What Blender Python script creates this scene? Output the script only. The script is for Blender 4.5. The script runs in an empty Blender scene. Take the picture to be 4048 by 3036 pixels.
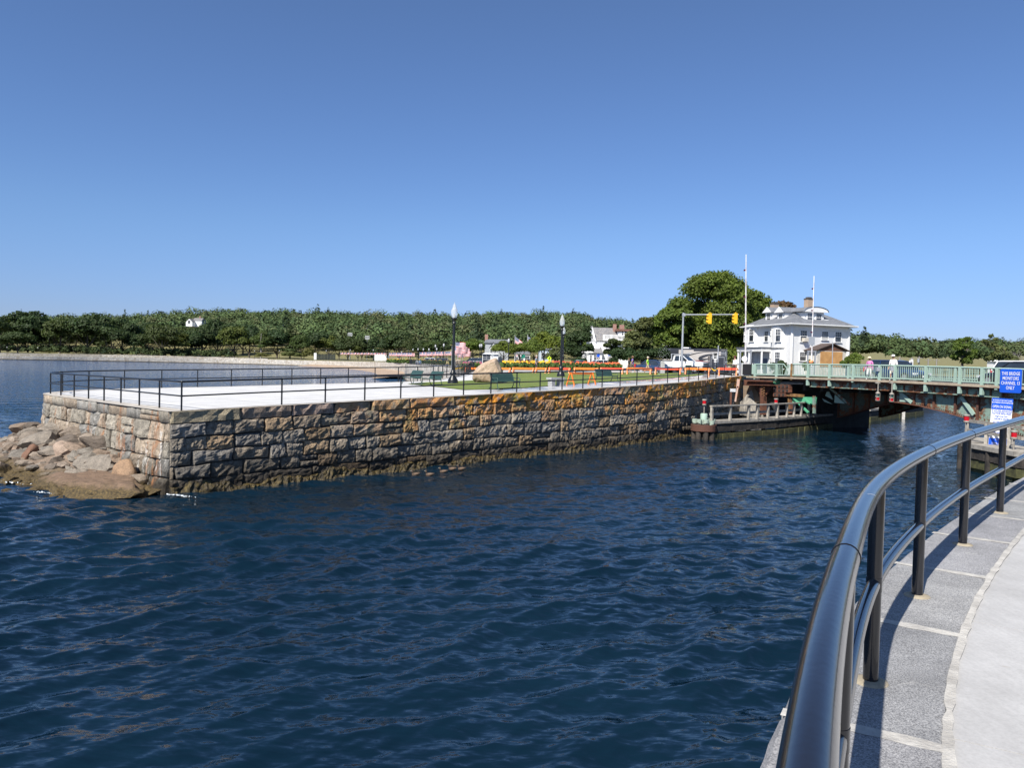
import bpy, bmesh, math, random
import numpy as np
from mathutils import Vector, Matrix, Euler, noise
PI = math.pi; R = math.radians
random.seed(7); np.random.seed(7)
sc = bpy.context.scene
COL = sc.collection
# ------------------------------------------------------------------ camera
EYE = 5.0; PITCH = R(1.66); ROLL = R(1.4); FPX = 3040.0
cam = bpy.data.cameras.new('camera'); camo = bpy.data.objects.new('camera', cam); COL.objects.link(camo)
cam.sensor_width = 36.0; cam.lens = 36.0*FPX/4048.0; cam.clip_start = 0.05; cam.clip_end = 6000
camo.matrix_world = Matrix.Translation((0, 0, EYE)) @ Matrix.Rotation(PI/2-PITCH, 4, 'X') @ Matrix.Rotation(ROLL, 4, 'Z')
sc.camera = camo
# ------------------------------------------------------------------ sky, sun, exposure
SUN_EL = R(46); SUN_AZ = R(211)          # azimuth clockwise from +Y, where the sun stands
w = bpy.data.worlds.new("World"); sc.world = w; w.use_nodes = True
nt = w.node_tree
sky = nt.nodes.new('ShaderNodeTexSky'); sky.sky_type = 'NISHITA'; sky.sun_disc = False
sky.sun_elevation = SUN_EL; sky.sun_rotation = SUN_AZ; sky.altitude = 0
sky.air_density = 1.0; sky.dust_density = 0.25; sky.ozone_density = 2.6
bg = nt.nodes['Background']; bg.inputs[1].default_value = 0.072
tc = nt.nodes.new('ShaderNodeTexCoord'); sx = nt.nodes.new('ShaderNodeSeparateXYZ'); nt.links.new(tc.outputs['Generated'], sx.inputs[0])
rp = nt.nodes.new('ShaderNodeValToRGB'); nt.links.new(sx.outputs[2], rp.inputs[0]); rp.color_ramp.interpolation = 'EASE'
for e_, (p_, c_) in zip([rp.color_ramp.elements[0], rp.color_ramp.elements[1], rp.color_ramp.elements.new(.18)], ((0.0, (.54, .66, 1.14, 1)), (.5, (.76, .98, 1.20, 1)), (.18, (.71, .87, 1.17, 1)))):
    e_.position = p_; e_.color = c_
mxs = nt.nodes.new('ShaderNodeMix'); mxs.data_type = 'RGBA'; mxs.blend_type = 'MULTIPLY'; mxs.inputs[0].default_value = 1
nt.links.new(sky.outputs[0], mxs.inputs[6]); nt.links.new(rp.outputs[0], mxs.inputs[7]); nt.links.new(mxs.outputs[2], bg.inputs[0])
sun = bpy.data.lights.new('sun', 'SUN'); sun.energy = 4.9; sun.angle = R(0.53); sun.color = (1.0, .95, .87)
suno = bpy.data.objects.new('sun', sun); COL.objects.link(suno)
sdir = Vector((math.sin(SUN_AZ)*math.cos(SUN_EL), math.cos(SUN_AZ)*math.cos(SUN_EL), math.sin(SUN_EL)))
suno.rotation_euler = sdir.to_track_quat('Z', 'Y').to_euler()
sc.view_settings.view_transform = 'Standard'; sc.view_settings.look = 'None'
sc.view_settings.exposure = 0.58; sc.view_settings.gamma = 1.0
sc.cycles.max_bounces = 6; sc.cycles.transparent_max_bounces = 6
sc.cycles.sample_clamp_indirect = 4
# ------------------------------------------------------------------ helpers: from photograph pixel to place
def ray(px, py):
    x = (px-2024)/FPX; y = -(py-1518)/FPX
    c, s = math.cos(ROLL), math.sin(ROLL)
    X = x*c-y*s; Y = x*s+y*c
    cp, sp = math.cos(PITCH), math.sin(PITCH)
    return (X, cp+Y*sp, -sp+Y*cp)
def PZ(px, py, z=0.0):
    r = ray(px, py); t = (z-EYE)/r[2]; return Vector((r[0]*t, r[1]*t, z))
def gz(x, y):                                     # park ground rises gently towards the road
    return min(2.95+.0225*(x+12)+.0124*(y-27), 4.35)
def PG(px, py):
    r = ray(px, py); t = (2.95+12*.0225-27*.0124-EYE)/(r[2]-.0225*r[0]-.0124*r[1])
    return Vector((r[0]*t, r[1]*t, EYE+r[2]*t))
def PD(px, py, d):                                # point at depth d (metres along +Y)
    r = ray(px, py); t = d/r[1]; return Vector((r[0]*t, d, EYE+r[2]*t))
def GD(px, d, py=1440):                           # ground point in column px at depth d
    p = PD(px, py, d); p.z = gz(p.x, p.y); return p
# ------------------------------------------------------------------ helpers: objects
def link(o, parent=None):
    COL.objects.link(o)
    if parent is not None: o.parent = parent
    return o
def tag(o, label=None, cat=None, group=None, kind=None):
    if label: o['label'] = label
    if cat: o['category'] = cat
    if group: o['group'] = group
    if kind: o['kind'] = kind
    return o
def thing(name, label, cat, loc=(0, 0, 0), rz=0, group=None):
    o = bpy.data.objects.new(name, None); o.empty_display_size = .2
    COL.objects.link(o); o.location = loc; o.rotation_euler = (0, 0, rz)
    return tag(o, label, cat, group)
def copy_tree(o, parent=None, kids=True):
    c = o.copy(); COL.objects.link(c)
    if parent is not None: c.parent = parent
    if kids:
        for ch in list(o.children): copy_tree(ch, c)
    return c
def place(o, loc, rz=0, s=1.0, label=None, group=None):
    o.location = loc; o.rotation_euler = (0, 0, rz); o.scale = (s, s, s)
    if label: o['label'] = label
    if group: o['group'] = group
    return o
class MB:
    """collects shapes and links them as ONE mesh"""
    def __init__(s): s.v = []; s.f = []; s.m = []; s.c = []; s.sm = []; s.cm = 0; s.cc = None; s.smooth = False; s.X = None
    def add(s, vs, fs, smooth=None):
        b = len(s.v)
        if s.X is not None: vs = [tuple(s.X @ Vector(v)) for v in vs]
        s.v.extend(vs)
        for f in fs:
            s.f.append([b+i for i in f]); s.m.append(s.cm); s.c.append(s.cc or (1, 1, 1, 1)); s.sm.append(s.smooth if smooth is None else smooth)
    def box(s, c, size, rz=0.0, M=None, taper=1.0):
        hx, hy, hz = size[0]/2, size[1]/2, size[2]/2
        T = Matrix.Translation(c) @ (M if M is not None else Matrix.Rotation(rz, 4, 'Z'))
        vs = []
        for z in (-1, 1):
            k = taper if z > 0 else 1
            for x, y in ((-1, -1), (1, -1), (1, 1), (-1, 1)): vs.append(tuple(T @ Vector((x*hx*k, y*hy*k, z*hz))))
        s.add(vs, [(0, 3, 2, 1), (4, 5, 6, 7), (0, 1, 5, 4), (1, 2, 6, 5), (2, 3, 7, 6), (3, 0, 4, 7)], False)
    def bar(s, a, b, w, h):                       # box from a to b, w wide, h high
        a = Vector(a); b = Vector(b); d = b-a; L = d.length
        q = d.to_track_quat('X', 'Z').to_matrix().to_4x4()
        s.box((a+b)/2, (L, w, h), M=q)
    def tube(s, pts, r, n=8, caps=True, closed=False):
        pts = [Vector(p) for p in pts]; rs = r if isinstance(r, (list, tuple)) else [r]*len(pts)
        vs = []; N = len(pts); up = None
        for i, p in enumerate(pts):
            t = (pts[min(i+1, N-1)]-pts[max(i-1, 0)])
            if t.length < 1e-9: t = Vector((0, 0, 1))
            t.normalize()
            if up is None: up = Vector((0, 0, 1)) if abs(t.z) < .9 else Vector((1, 0, 0))
            x = t.cross(up).normalized(); y = x.cross(t).normalized(); up = y if abs(t.z) > .9 else Vector((0, 0, 1))
            for k in range(n):
                a = 2*PI*k/n; vs.append(tuple(p+(x*math.cos(a)+y*math.sin(a))*rs[i]))
        fs = [(i*n+k, i*n+(k+1) % n, (i+1)*n+(k+1) % n, (i+1)*n+k) for i in range(N-1) for k in range(n)]
        s.add(vs, fs, True)
        if caps:
            s.add([vs[k] for k in range(n)], [tuple(reversed(range(n)))], False)
            s.add([vs[(N-1)*n+k] for k in range(n)], [tuple(range(n))], False)
    def lathe(s, prof, c=(0, 0, 0), n=16):
        vs = []; c = Vector(c)
        for r, z in prof:
            for k in range(n):
                a = 2*PI*k/n; vs.append((c.x+r*math.cos(a), c.y+r*math.sin(a), c.z+z))
        fs = [(i*n+k, i*n+(k+1) % n, (i+1)*n+(k+1) % n, (i+1)*n+k) for i in range(len(prof)-1) for k in range(n)]
        s.add(vs, fs, True)
        s.add(vs[:n], [tuple(reversed(range(n)))], False); s.add(vs[-n:], [tuple(range(n))], False)
    def prism(s, pts, z0, z1):                    # vertical prism over a plan polygon; z0, z1 numbers or functions
        f0 = z0 if callable(z0) else (lambda x, y: z0); f1 = z1 if callable(z1) else (lambda x, y: z1)
        n = len(pts); vs = [(p[0], p[1], f0(p[0], p[1])) for p in pts]+[(p[0], p[1], f1(p[0], p[1])) for p in pts]
        s.add(vs, [tuple(reversed(range(n))), tuple(range(n, 2*n))]+[(i, (i+1) % n, n+(i+1) % n, n+i) for i in range(n)], False)
    def extr(s, pts, d, M=None):                  # polygon (3D points) pushed along d
        pts = [Vector(p) for p in pts]; d = Vector(d); n = len(pts)
        vs = [tuple(p) for p in pts]+[tuple(p+d) for p in pts]
        s.add(vs, [tuple(reversed(range(n))), tuple(range(n, 2*n))]+[(i, (i+1) % n, n+(i+1) % n, n+i) for i in range(n)], False)
    def poly(s, pts): s.add([tuple(p) for p in pts], [tuple(range(len(pts)))], False)
    def ball(s, c, r, n=10, m=7, sq=(1, 1, 1)):
        prof = [(max(1e-4, math.sin(PI*i/m)), -math.cos(PI*i/m)) for i in range(m+1)]
        vs = []; 
        for pr, z in prof:
            for k in range(n):
                a = 2*PI*k/n; vs.append((c[0]+r*sq[0]*pr*math.cos(a), c[1]+r*sq[1]*pr*math.sin(a), c[2]+r*sq[2]*z))
        s.add(vs, [(i*n+k, i*n+(k+1) % n, (i+1)*n+(k+1) % n, (i+1)*n+k) for i in range(m) for k in range(n)], True)
    def build(s, name, mats, parent=None, fix=True):
        me = bpy.data.meshes.new(name); me.from_pydata(s.v, [], s.f)
        for m in (mats if isinstance(mats, (list, tuple)) else [mats]): me.materials.append(m)
        me.polygons.foreach_set('material_index', s.m); me.polygons.foreach_set('use_smooth', s.sm)
        if any(c != (1, 1, 1, 1) for c in s.c):
            a = me.attributes.new('col', 'FLOAT_COLOR', 'FACE'); a.data.foreach_set('color', [x for c in s.c for x in c])
        if fix:
            bm = bmesh.new(); bm.from_mesh(me); bmesh.ops.recalc_face_normals(bm, faces=bm.faces); bm.to_mesh(me); bm.free()
        me.update()
        return link(bpy.data.objects.new(name, me), parent)
def npmesh(name, V, F, mats, parent=None, cols=None, smooth=True, midx=None, quads=4):
    """mesh from numpy arrays; F is (n,3) or (n,4); cols is per face (n,4)"""
    me = bpy.data.meshes.new(name); V = np.asarray(V, np.float32); F = np.asarray(F, np.int32)
    k = F.shape[1]; n = len(F)
    me.vertices.add(len(V)); me.vertices.foreach_set('co', V.ravel())
    me.loops.add(n*k); me.loops.foreach_set('vertex_index', F.ravel())
    me.polygons.add(n); me.polygons.foreach_set('loop_start', np.arange(0, n*k, k, dtype=np.int32))
    me.polygons.foreach_set('use_smooth', np.full(n, smooth))
    for m in (mats if isinstance(mats, (list, tuple)) else [mats]): me.materials.append(m)
    if midx is not None: me.polygons.foreach_set('material_index', np.asarray(midx, np.int32))
    if cols is not None:
        a = me.attributes.new('col', 'FLOAT_COLOR', 'FACE'); a.data.foreach_set('color', np.asarray(cols, np.float32).ravel())
    me.update(calc_edges=True); me.validate()
    return link(bpy.data.objects.new(name, me), parent)
# ------------------------------------------------------------------ helpers: materials
def newmat(name):
    m = bpy.data.materials.new(name); m.use_nodes = True; t = m.node_tree
    return m, t, t.nodes['Principled BSDF']
def N(t, typ, **kw):
    n = t.nodes.new(typ)
    for k, v in kw.items():
        if k.startswith('i_'):
            key = k[2:]; n.inputs[int(key) if key.isdigit() else key.replace('_', ' ')].default_value = v
        else: setattr(n, k, v)
    return n
def ramp(t, fac, stops):
    r = t.nodes.new('ShaderNodeValToRGB'); e = r.color_ramp.elements
    while len(e) > 1: e.remove(e[-1])
    e[0].position = stops[0][0]; e[0].color = stops[0][1]
    for p, c in stops[1:]:
        x = e.new(p); x.color = c
    t.links.new(fac, r.inputs[0]); return r.outputs[0]
def g(v): return (v, v, v, 1)
def rgb(c): return (c[0], c[1], c[2], 1)
def mix(t, fac, a, b, mode='MIX'):
    n = t.nodes.new('ShaderNodeMix'); n.data_type = 'RGBA'; n.blend_type = mode
    for s, v in ((n.inputs[0], fac), (n.inputs[6], a), (n.inputs[7], b)):
        if hasattr(v, 'is_output'): t.links.new(v, s)
        elif isinstance(v, (int, float)): s.default_value = v if s == n.inputs[0] else g(v)
        else: s.default_value = rgb(v)
    return n.outputs[2]
def noise_tex(t, scale, detail=4, rough=.55, vec=None, dist=0):
    n = t.nodes.new('ShaderNodeTexNoise'); n.inputs['Scale'].default_value = scale; n.inputs['Detail'].default_value = detail
    n.inputs['Roughness'].default_value = rough; n.inputs['Distortion'].default_value = dist
    if vec is not None: t.links.new(vec, n.inputs['Vector'])
    return n.outputs[0]
def bump(t, b, h, strength=.3, dist=.02):
    n = t.nodes.new('ShaderNodeBump'); n.inputs['Strength'].default_value = strength; n.inputs['Distance'].default_value = dist
    t.links.new(h, n.inputs['Height']); t.links.new(n.outputs[0], b.inputs['Normal'])
def coords(t, kind='Object'):
    return t.nodes.new('ShaderNodeTexCoord').outputs[kind]
def attr(t, name='col'):
    n = t.nodes.new('ShaderNodeAttribute'); n.attribute_name = name; return n
MATS = {}
def pm(name, c1, c2=None, scale=4, rough=.7, bstr=0, bscale=30, metal=0, spec=.5, lo=.35, hi=.65, useattr=False, coat=0, r2=None):
    """plain two-tone mottled material"""
    if name in MATS: return MATS[name]
    m, t, b = newmat(name); v = coords(t)
    b.inputs['Roughness'].default_value = rough; b.inputs['Metallic'].default_value = metal
    b.inputs['Specular IOR Level'].default_value = spec; b.inputs['Coat Weight'].default_value = coat
    if c2 is None: c2 = tuple(x*.82 for x in c1)
    n1 = noise_tex(t, scale, 6, .6, v)
    c = ramp(t, n1, [(lo, rgb(c2)), (hi, rgb(c1))])
    if useattr: c = mix(t, 1.0, c, attr(t).outputs['Color'], 'MULTIPLY')
    t.links.new(c, b.inputs['Base Color'])
    if r2 is not None: t.links.new(ramp(t, n1, [(lo, g(r2)), (hi, g(rough))]), b.inputs['Roughness'])
    if bstr: bump(t, b, noise_tex(t, bscale, 5, .6, v), bstr, .02)
    MATS[name] = m; return m
def smooth_path(pts, n=6):
    """Catmull-Rom through plan points"""
    P = [Vector((p[0], p[1], p[2] if len(p) > 2 else 0)) for p in pts]; out = []
    for i in range(len(P)-1):
        p0 = P[max(i-1, 0)]; p1 = P[i]; p2 = P[i+1]; p3 = P[min(i+2, len(P)-1)]
        for k in range(n):
            u = k/n; out.append(.5*((2*p1)+(-p0+p2)*u+(2*p0-5*p1+4*p2-p3)*u*u+(-p0+3*p1-3*p2+p3)*u**3))
    out.append(P[-1]); return out
class Path:
    def __init__(s, pts): 
        s.p = [Vector((p[0], p[1], 0)) for p in pts]; s.L = [0]
        for a, b in zip(s.p, s.p[1:]): s.L.append(s.L[-1]+(b-a).length)
        s.len = s.L[-1]
    def at(s, d):
        d = max(0, min(d, s.len-1e-6))
        for i in range(len(s.p)-1):
            if d <= s.L[i+1]:
                a, b = s.p[i], s.p[i+1]; t = (b-a).normalized(); return a+t*(d-s.L[i]), t
        return s.p[-1], (s.p[-1]-s.p[-2]).normalized()
    def column(s, px, py=1500):                   # where the column of sight px crosses the path
        r = ray(px, py); nx, ny = r[1], -r[0]
        for i in range(len(s.p)-1):
            a, b = s.p[i], s.p[i+1]; fa = a.x*nx+a.y*ny; fb = b.x*nx+b.y*ny
            if fa*fb <= 0 and fa != fb: return s.L[i]+(b-a).length*fa/(fa-fb)
        return None
def offset(pts, d):                               # to the right of travel
    out = []; n = len(pts)
    for i in range(n):
        a = Vector(pts[max(i-1, 0)][:2]); b = Vector(pts[min(i+1, n-1)][:2]); t = (b-a).normalized()
        out.append(Vector((pts[i][0]+t.y*d, pts[i][1]-t.x*d, 0)))
    return out
def text_mesh(body, size, align='CENTER', spacing=1.0, bold=0.0, extrude=.002, linespace=1.0, sx=1.0):
    cu = bpy.data.curves.new('lettering', 'FONT'); cu.body = body; cu.size = size; cu.align_x = align; cu.align_y = 'CENTER'
    cu.space_character = spacing; cu.space_line = linespace; cu.offset = bold; cu.extrude = extrude; cu.resolution_u = 2
    o = bpy.data.objects.new('lettering', cu); COL.objects.link(o)
    dg = bpy.context.evaluated_depsgraph_get(); me = bpy.data.meshes.new_from_object(o.evaluated_get(dg))
    bpy.data.objects.remove(o); 
    for v in me.vertices: v.co.x *= sx
    return me
def letters(name, body, size, mat_, parent, loc, **kw):
    """flat lettering standing upright, reading from -Y"""
    me = text_mesh(body, size, **kw); me.materials.clear(); me.materials.append(mat_)
    o = link(bpy.data.objects.new(name, me), parent); o.location = loc; o.rotation_euler = (PI/2, 0, 0); return o
# ================================================================== materials of the setting
def water_mat():
    m, t, b = newmat('sea_water'); geo = N(t, 'ShaderNodeNewGeometry').outputs['Position']
    mp = N(t, 'ShaderNodeMapping'); t.links.new(geo, mp.inputs[0]); mp.inputs['Rotation'].default_value = (0, 0, R(-50)); mp.inputs['Scale'].default_value = (1, 2.9, 1)
    # small wavelets tilt the surface directly, so far water keeps its broken sheen
    nz = t.nodes.new('ShaderNodeTexNoise'); nz.inputs['Scale'].default_value = 2.3; nz.inputs['Detail'].default_value = 5; nz.inputs['Roughness'].default_value = .62; nz.inputs['Distortion'].default_value = .3
    t.links.new(mp.outputs[0], nz.inputs['Vector'])
    def vm(op, a, b_):
        n = N(t, 'ShaderNodeVectorMath', operation=op)
        for i, v in enumerate((a, b_)):
            if hasattr(v, 'is_output'): t.links.new(v, n.inputs[i])
            else: n.inputs[i].default_value = v
        return n.outputs[0]
    tilt = vm('MULTIPLY', vm('SUBTRACT', nz.outputs['Color'], (.5, .5, .5)), (1.05, 1.2, 0))
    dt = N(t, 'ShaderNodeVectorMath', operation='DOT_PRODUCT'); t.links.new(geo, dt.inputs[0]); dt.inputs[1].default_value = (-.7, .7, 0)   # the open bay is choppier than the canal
    chop = N(t, 'ShaderNodeMapRange', interpolation_type='SMOOTHSTEP', i_1=40.0, i_2=95.0, i_3=1.0, i_4=2.3); t.links.new(dt.outputs['Value'], chop.inputs[0])
    tilt = vm('MULTIPLY', tilt, chop.outputs[0])
    nn = N(t, 'ShaderNodeVectorMath', operation='NORMALIZE'); t.links.new(vm('ADD', N(t, 'ShaderNodeNewGeometry').outputs['Normal'], tilt), nn.inputs[0])
    t.links.new(nn.outputs[0], b.inputs['Normal'])
    n3 = noise_tex(t, .12, 3, .5, geo)
    wc = ramp(t, n3, [(.35, (.0018, .010, .020, 1)), (.7, (.0036, .016, .031, 1))])
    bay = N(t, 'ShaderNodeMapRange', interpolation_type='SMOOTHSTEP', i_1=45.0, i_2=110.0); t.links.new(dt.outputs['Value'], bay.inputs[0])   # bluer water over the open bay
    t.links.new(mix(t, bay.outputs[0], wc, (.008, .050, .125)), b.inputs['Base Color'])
    b.inputs['Roughness'].default_value = .05; b.inputs['IOR'].default_value = 1.333
    return m
def deck_mat():
    m, t, b = newmat('pale_concrete'); v = N(t, 'ShaderNodeNewGeometry').outputs['Position']
    mp = N(t, 'ShaderNodeMapping'); t.links.new(v, mp.inputs[0]); mp.inputs['Rotation'].default_value = (0, 0, R(-48))
    br = N(t, 'ShaderNodeTexBrick', offset=0.0, squash=1.0); t.links.new(mp.outputs[0], br.inputs[0])
    br.inputs['Scale'].default_value = 1; br.inputs['Brick Width'].default_value = 2.4; br.inputs['Row Height'].default_value = 1.8
    br.inputs['Mortar Size'].default_value = .022; br.inputs['Mortar Smooth'].default_value = .3
    br.inputs['Color1'].default_value = (.62, .615, .605, 1); br.inputs['Color2'].default_value = (.57, .565, .555, 1); br.inputs['Mortar'].default_value = (.24, .235, .22, 1)
    n = noise_tex(t, 1.3, 6, .65, v)
    c = mix(t, 1.0, br.outputs[0], ramp(t, n, [(.3, g(.84)), (.65, g(1))]), 'MULTIPLY')
    # watered by the lawn sprinklers: glossy darker patches close to the lawn
    wv = N(t, 'ShaderNodeTexCoord').outputs['Object']
    wet = attr(t, 'wet').outputs['Fac']
    wn = noise_tex(t, .55, 4, .6, v)
    wm = N(t, 'ShaderNodeMath', operation='MULTIPLY'); t.links.new(wet, wm.inputs[0]); t.links.new(ramp(t, wn, [(.36, g(0)), (.5, g(1))]), wm.inputs[1])
    c = mix(t, wm.outputs[0], c, (.36, .36, .36)); t.links.new(c, b.inputs['Base Color'])
    rr = N(t, 'ShaderNodeMapRange'); t.links.new(wm.outputs[0], rr.inputs[0]); rr.inputs[3].default_value = .8; rr.inputs[4].default_value = .12; t.links.new(rr.outputs[0], b.inputs['Roughness'])
    return m
def stone_mat(name, lichen=True):
    """quarried granite: own colour per stone, lichen and weed where they grow, dark tide stain by height"""
    m, t, b = newmat(name); v = N(t, 'ShaderNodeNewGeometry').outputs['Position']; a = attr(t)
    n1 = noise_tex(t, 3.2, 8, .68, v); n2 = noise_tex(t, 22, 5, .65, v); n3 = noise_tex(t, 2.3, 7, .7, v, .5)
    c = mix(t, 1.0, a.outputs['Color'], ramp(t, n1, [(.28, (.42, .40, .38, 1)), (.5, (.9, .88, .84, 1)), (.72, (1.35, 1.3, 1.25, 1))]), 'MULTIPLY')
    c = mix(t, 1.0, c, ramp(t, n2, [(.3, g(.55)), (.6, g(1.15))]), 'MULTIPLY')
    sz = N(t, 'ShaderNodeSeparateXYZ'); t.links.new(v, sz.inputs[0])
    zn = N(t, 'ShaderNodeMath', operation='MULTIPLY_ADD'); t.links.new(n3, zn.inputs[0]); zn.inputs[1].default_value = .9; t.links.new(sz.outputs[2], zn.inputs[2])
    tide = ramp(t, N(t, 'ShaderNodeMapRange', i_1=.3, i_2=3.0).outputs[0], [(0, g(0)), (1, g(1))])
    mr = tide.node.inputs[0].links[0].from_node; t.links.new(zn.outputs[0], mr.inputs[0])
    tide.node.color_ramp.elements[0].color = (.13, .11, .08, 1); tide.node.color_ramp.elements[0].position = .16; tide.node.color_ramp.elements[1].position = .58
    c = mix(t, 1.0, c, tide, 'MULTIPLY')
    if lichen:
        ln = noise_tex(t, 2.1, 9, .75, v, .8)
        la = N(t, 'ShaderNodeMath', operation='MULTIPLY'); t.links.new(a.outputs['Alpha'], la.inputs[0]); t.links.new(ramp(t, ln, [(.40, g(0)), (.50, g(1))]), la.inputs[1])
        lc = ramp(t, noise_tex(t, 1.1, 4, .6, v), [(.36, (.30, .25, .05, 1)), (.5, (.64, .26, .022, 1)), (.7, (.48, .17, .03, 1))])
        c = mix(t, la.outputs[0], c, lc)
    else:                                         # rust runs and white streaks below the coping
        mp = N(t, 'ShaderNodeMapping'); t.links.new(v, mp.inputs[0]); mp.inputs['Scale'].default_value = (2.2, 2.2, .22)
        k = ramp(t, noise_tex(t, 1.0, 4, .55, mp.outputs[0]), [(.60, g(0)), (.68, g(.75))]); c = mix(t, k, c, (.30, .13, .05))
        mp2 = N(t, 'ShaderNodeMapping'); t.links.new(v, mp2.inputs[0]); mp2.inputs['Scale'].default_value = (5, 5, .5); mp2.inputs['Location'].default_value = (3, 7, 1)
        k = ramp(t, noise_tex(t, 1.0, 4, .6, mp2.outputs[0]), [(.62, g(0)), (.68, g(.7))]); c = mix(t, k, c, (.62, .60, .56))
    t.links.new(c, b.inputs['Base Color']); b.inputs['Roughness'].default_value = .85
    s = N(t, 'ShaderNodeMath', operation='MULTIPLY_ADD'); t.links.new(n2, s.inputs[0]); s.inputs[1].default_value = .3; t.links.new(n1, s.inputs[2])
    bump(t, b, s.outputs[0], 1.0, .11)
    return m
def weed_mat():
    m, t, b = newmat('rockweed'); v = N(t, 'ShaderNodeNewGeometry').outputs['Position']
    t.links.new(ramp(t, noise_tex(t, 5, 8, .75, v), [(.35, (.012, .009, .004, 1)), (.52, (.06, .042, .012, 1)), (.66, (.17, .12, .035, 1))]), b.inputs['Base Color'])
    b.inputs['Roughness'].default_value = .45; bump(t, b, noise_tex(t, 28, 5, .7, v), 1.0, .04); return m
def grass_mat(name='lawn_grass', c1=(.165, .215, .045), c2=(.10, .155, .032), stripe=True):
    m, t, b = newmat(name); v = N(t, 'ShaderNodeNewGeometry').outputs['Position']
    n = noise_tex(t, .7, 6, .7, v); c = ramp(t, n, [(.3, rgb(c2)), (.6, rgb(c1))])
    if stripe:
        mp = N(t, 'ShaderNodeMapping'); t.links.new(v, mp.inputs[0]); mp.inputs['Rotation'].default_value = (0, 0, R(20))
        wv = N(t, 'ShaderNodeTexWave', wave_type='BANDS', bands_direction='Y'); t.links.new(mp.outputs[0], wv.inputs[0]); wv.inputs['Scale'].default_value = .22; wv.inputs['Distortion'].default_value = 1.2
        c = mix(t, 1.0, c, ramp(t, wv.outputs[0], [(.3, g(.78)), (.7, (1.15, 1.1, .9, 1))]), 'MULTIPLY')
    t.links.new(c, b.inputs['Base Color']); b.inputs['Roughness'].default_value = .9
    bump(t, b, noise_tex(t, 35, 4, .7, v), .8, .05); return m
M_WATER = water_mat(); M_DECK = deck_mat(); M_STONE = stone_mat('quarry_granite'); M_STONE2 = stone_mat('pale_granite', False); M_WEED = weed_mat(); M_GRASS = grass_mat()
M_DRY = grass_mat('dry_grass', (.22, .19, .08), (.12, .13, .05), False)
M_ASPH = pm('asphalt', (.075, .075, .075), (.05, .05, .05), 3, .9, .3, 60)
M_BLACK = pm('black_rail_paint', (.012, .013, .016), (.010, .011, .013), 5, .32, 0)
M_MORTAR = pm('dark_joint', (.05, .045, .04), (.025, .022, .02), 3, .95, .6, 14)
# ================================================================== water
def build_water():
    rr = [0.6]
    while rr[-1] < 1000: rr.append(rr[-1]+(rr[-1]*.03 if rr[-1] < 6.5 else min(rr[-1]**2/3845*.62+.004, rr[-1]*.02)))
    rr = np.array(rr); fine = np.arange(-37, 38.01, .10); left = np.linspace(-180, -37, 40)[:-1]; right = np.linspace(38, 180, 40)[1:]
    aa = np.radians(np.concatenate([left, fine, right])); 
    X = rr[:, None]*np.sin(aa)[None]; Y = rr[:, None]*np.cos(aa)[None]; Z = np.zeros_like(X); DX = np.zeros_like(X); DY = np.zeros_like(X)
    rng = np.random.default_rng(3); cell = np.gradient(rr)[:, None]
    for i in range(80):
        lam = .16*(24 ** (i/79.0)); main = math.atan2(-.72, .69) if i % 3 else math.atan2(-.95, .25)
        th = main+rng.normal(0, .33); k = 2*PI/lam
        slope = .030+.034*math.exp(-(math.log(lam/.8)/.7)**2)
        if lam > 2.0: slope *= .75
        A = slope/k; ph = rng.uniform(0, 2*PI)
        fade = np.clip((lam/cell-2.2)/3, 0, 1)
        arg = k*(X*math.cos(th)+Y*math.sin(th))+ph
        Z += A*fade*np.cos(arg); sN = np.sin(arg)*A*fade*.8
        DX -= sN*math.cos(th); DY -= sN*math.sin(th)
    # patchy wind: calmer and rougher areas
    env = .78+.34*np.sin(X*.21+Y*.13+1.0)*np.sin(X*.09-Y*.17)
    Z *= env; X2 = X+DX*env; Y2 = Y+DY*env
    nr, na = X.shape; V = np.stack([X2, Y2, Z], -1).reshape(-1, 3)
    i, j = np.meshgrid(np.arange(nr-1), np.arange(na-1), indexing='ij'); q = (i*na+j).ravel()
    F = np.stack([q, q+1, q+na+1, q+na], 1)
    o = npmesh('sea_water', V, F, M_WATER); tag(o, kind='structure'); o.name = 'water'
    return o
build_water()
# ================================================================== pier plan
EDGE = [(-12.0, 27.0), (-9.4, 29.75), (-5.2, 34.2), (-.9, 38.7), (3.9, 43.9), (8.3, 49.05), (12.55, 54.9), (16.95, 63.0), (21.2, 70.6)]
CANAL = Path(EDGE)
TIP = smooth_path([(-22.1, 36.8), (-23.45, 38.5), (-23.7, 40.8), (-22.9, 43.0), (-20.9, 44.6)], 4)
LEFT = Path([(-22.1, 36.8), (-12.0, 27.0)])
BACK = [(-20.9, 44.6), (-17.7, 46.5), (-14.8, 49.1), (-12.2, 51.1), (-8.7, 53.6), (-6.2, 57.0), (-5.6, 64.0)]
SHORE_NEAR = [(-5.6, 64.0), (-6.0, 76.0), (-8.6, 90.0)]
ring = [(-12.0, 27.0)]+[tuple(p) for p in EDGE[1:]]
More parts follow.
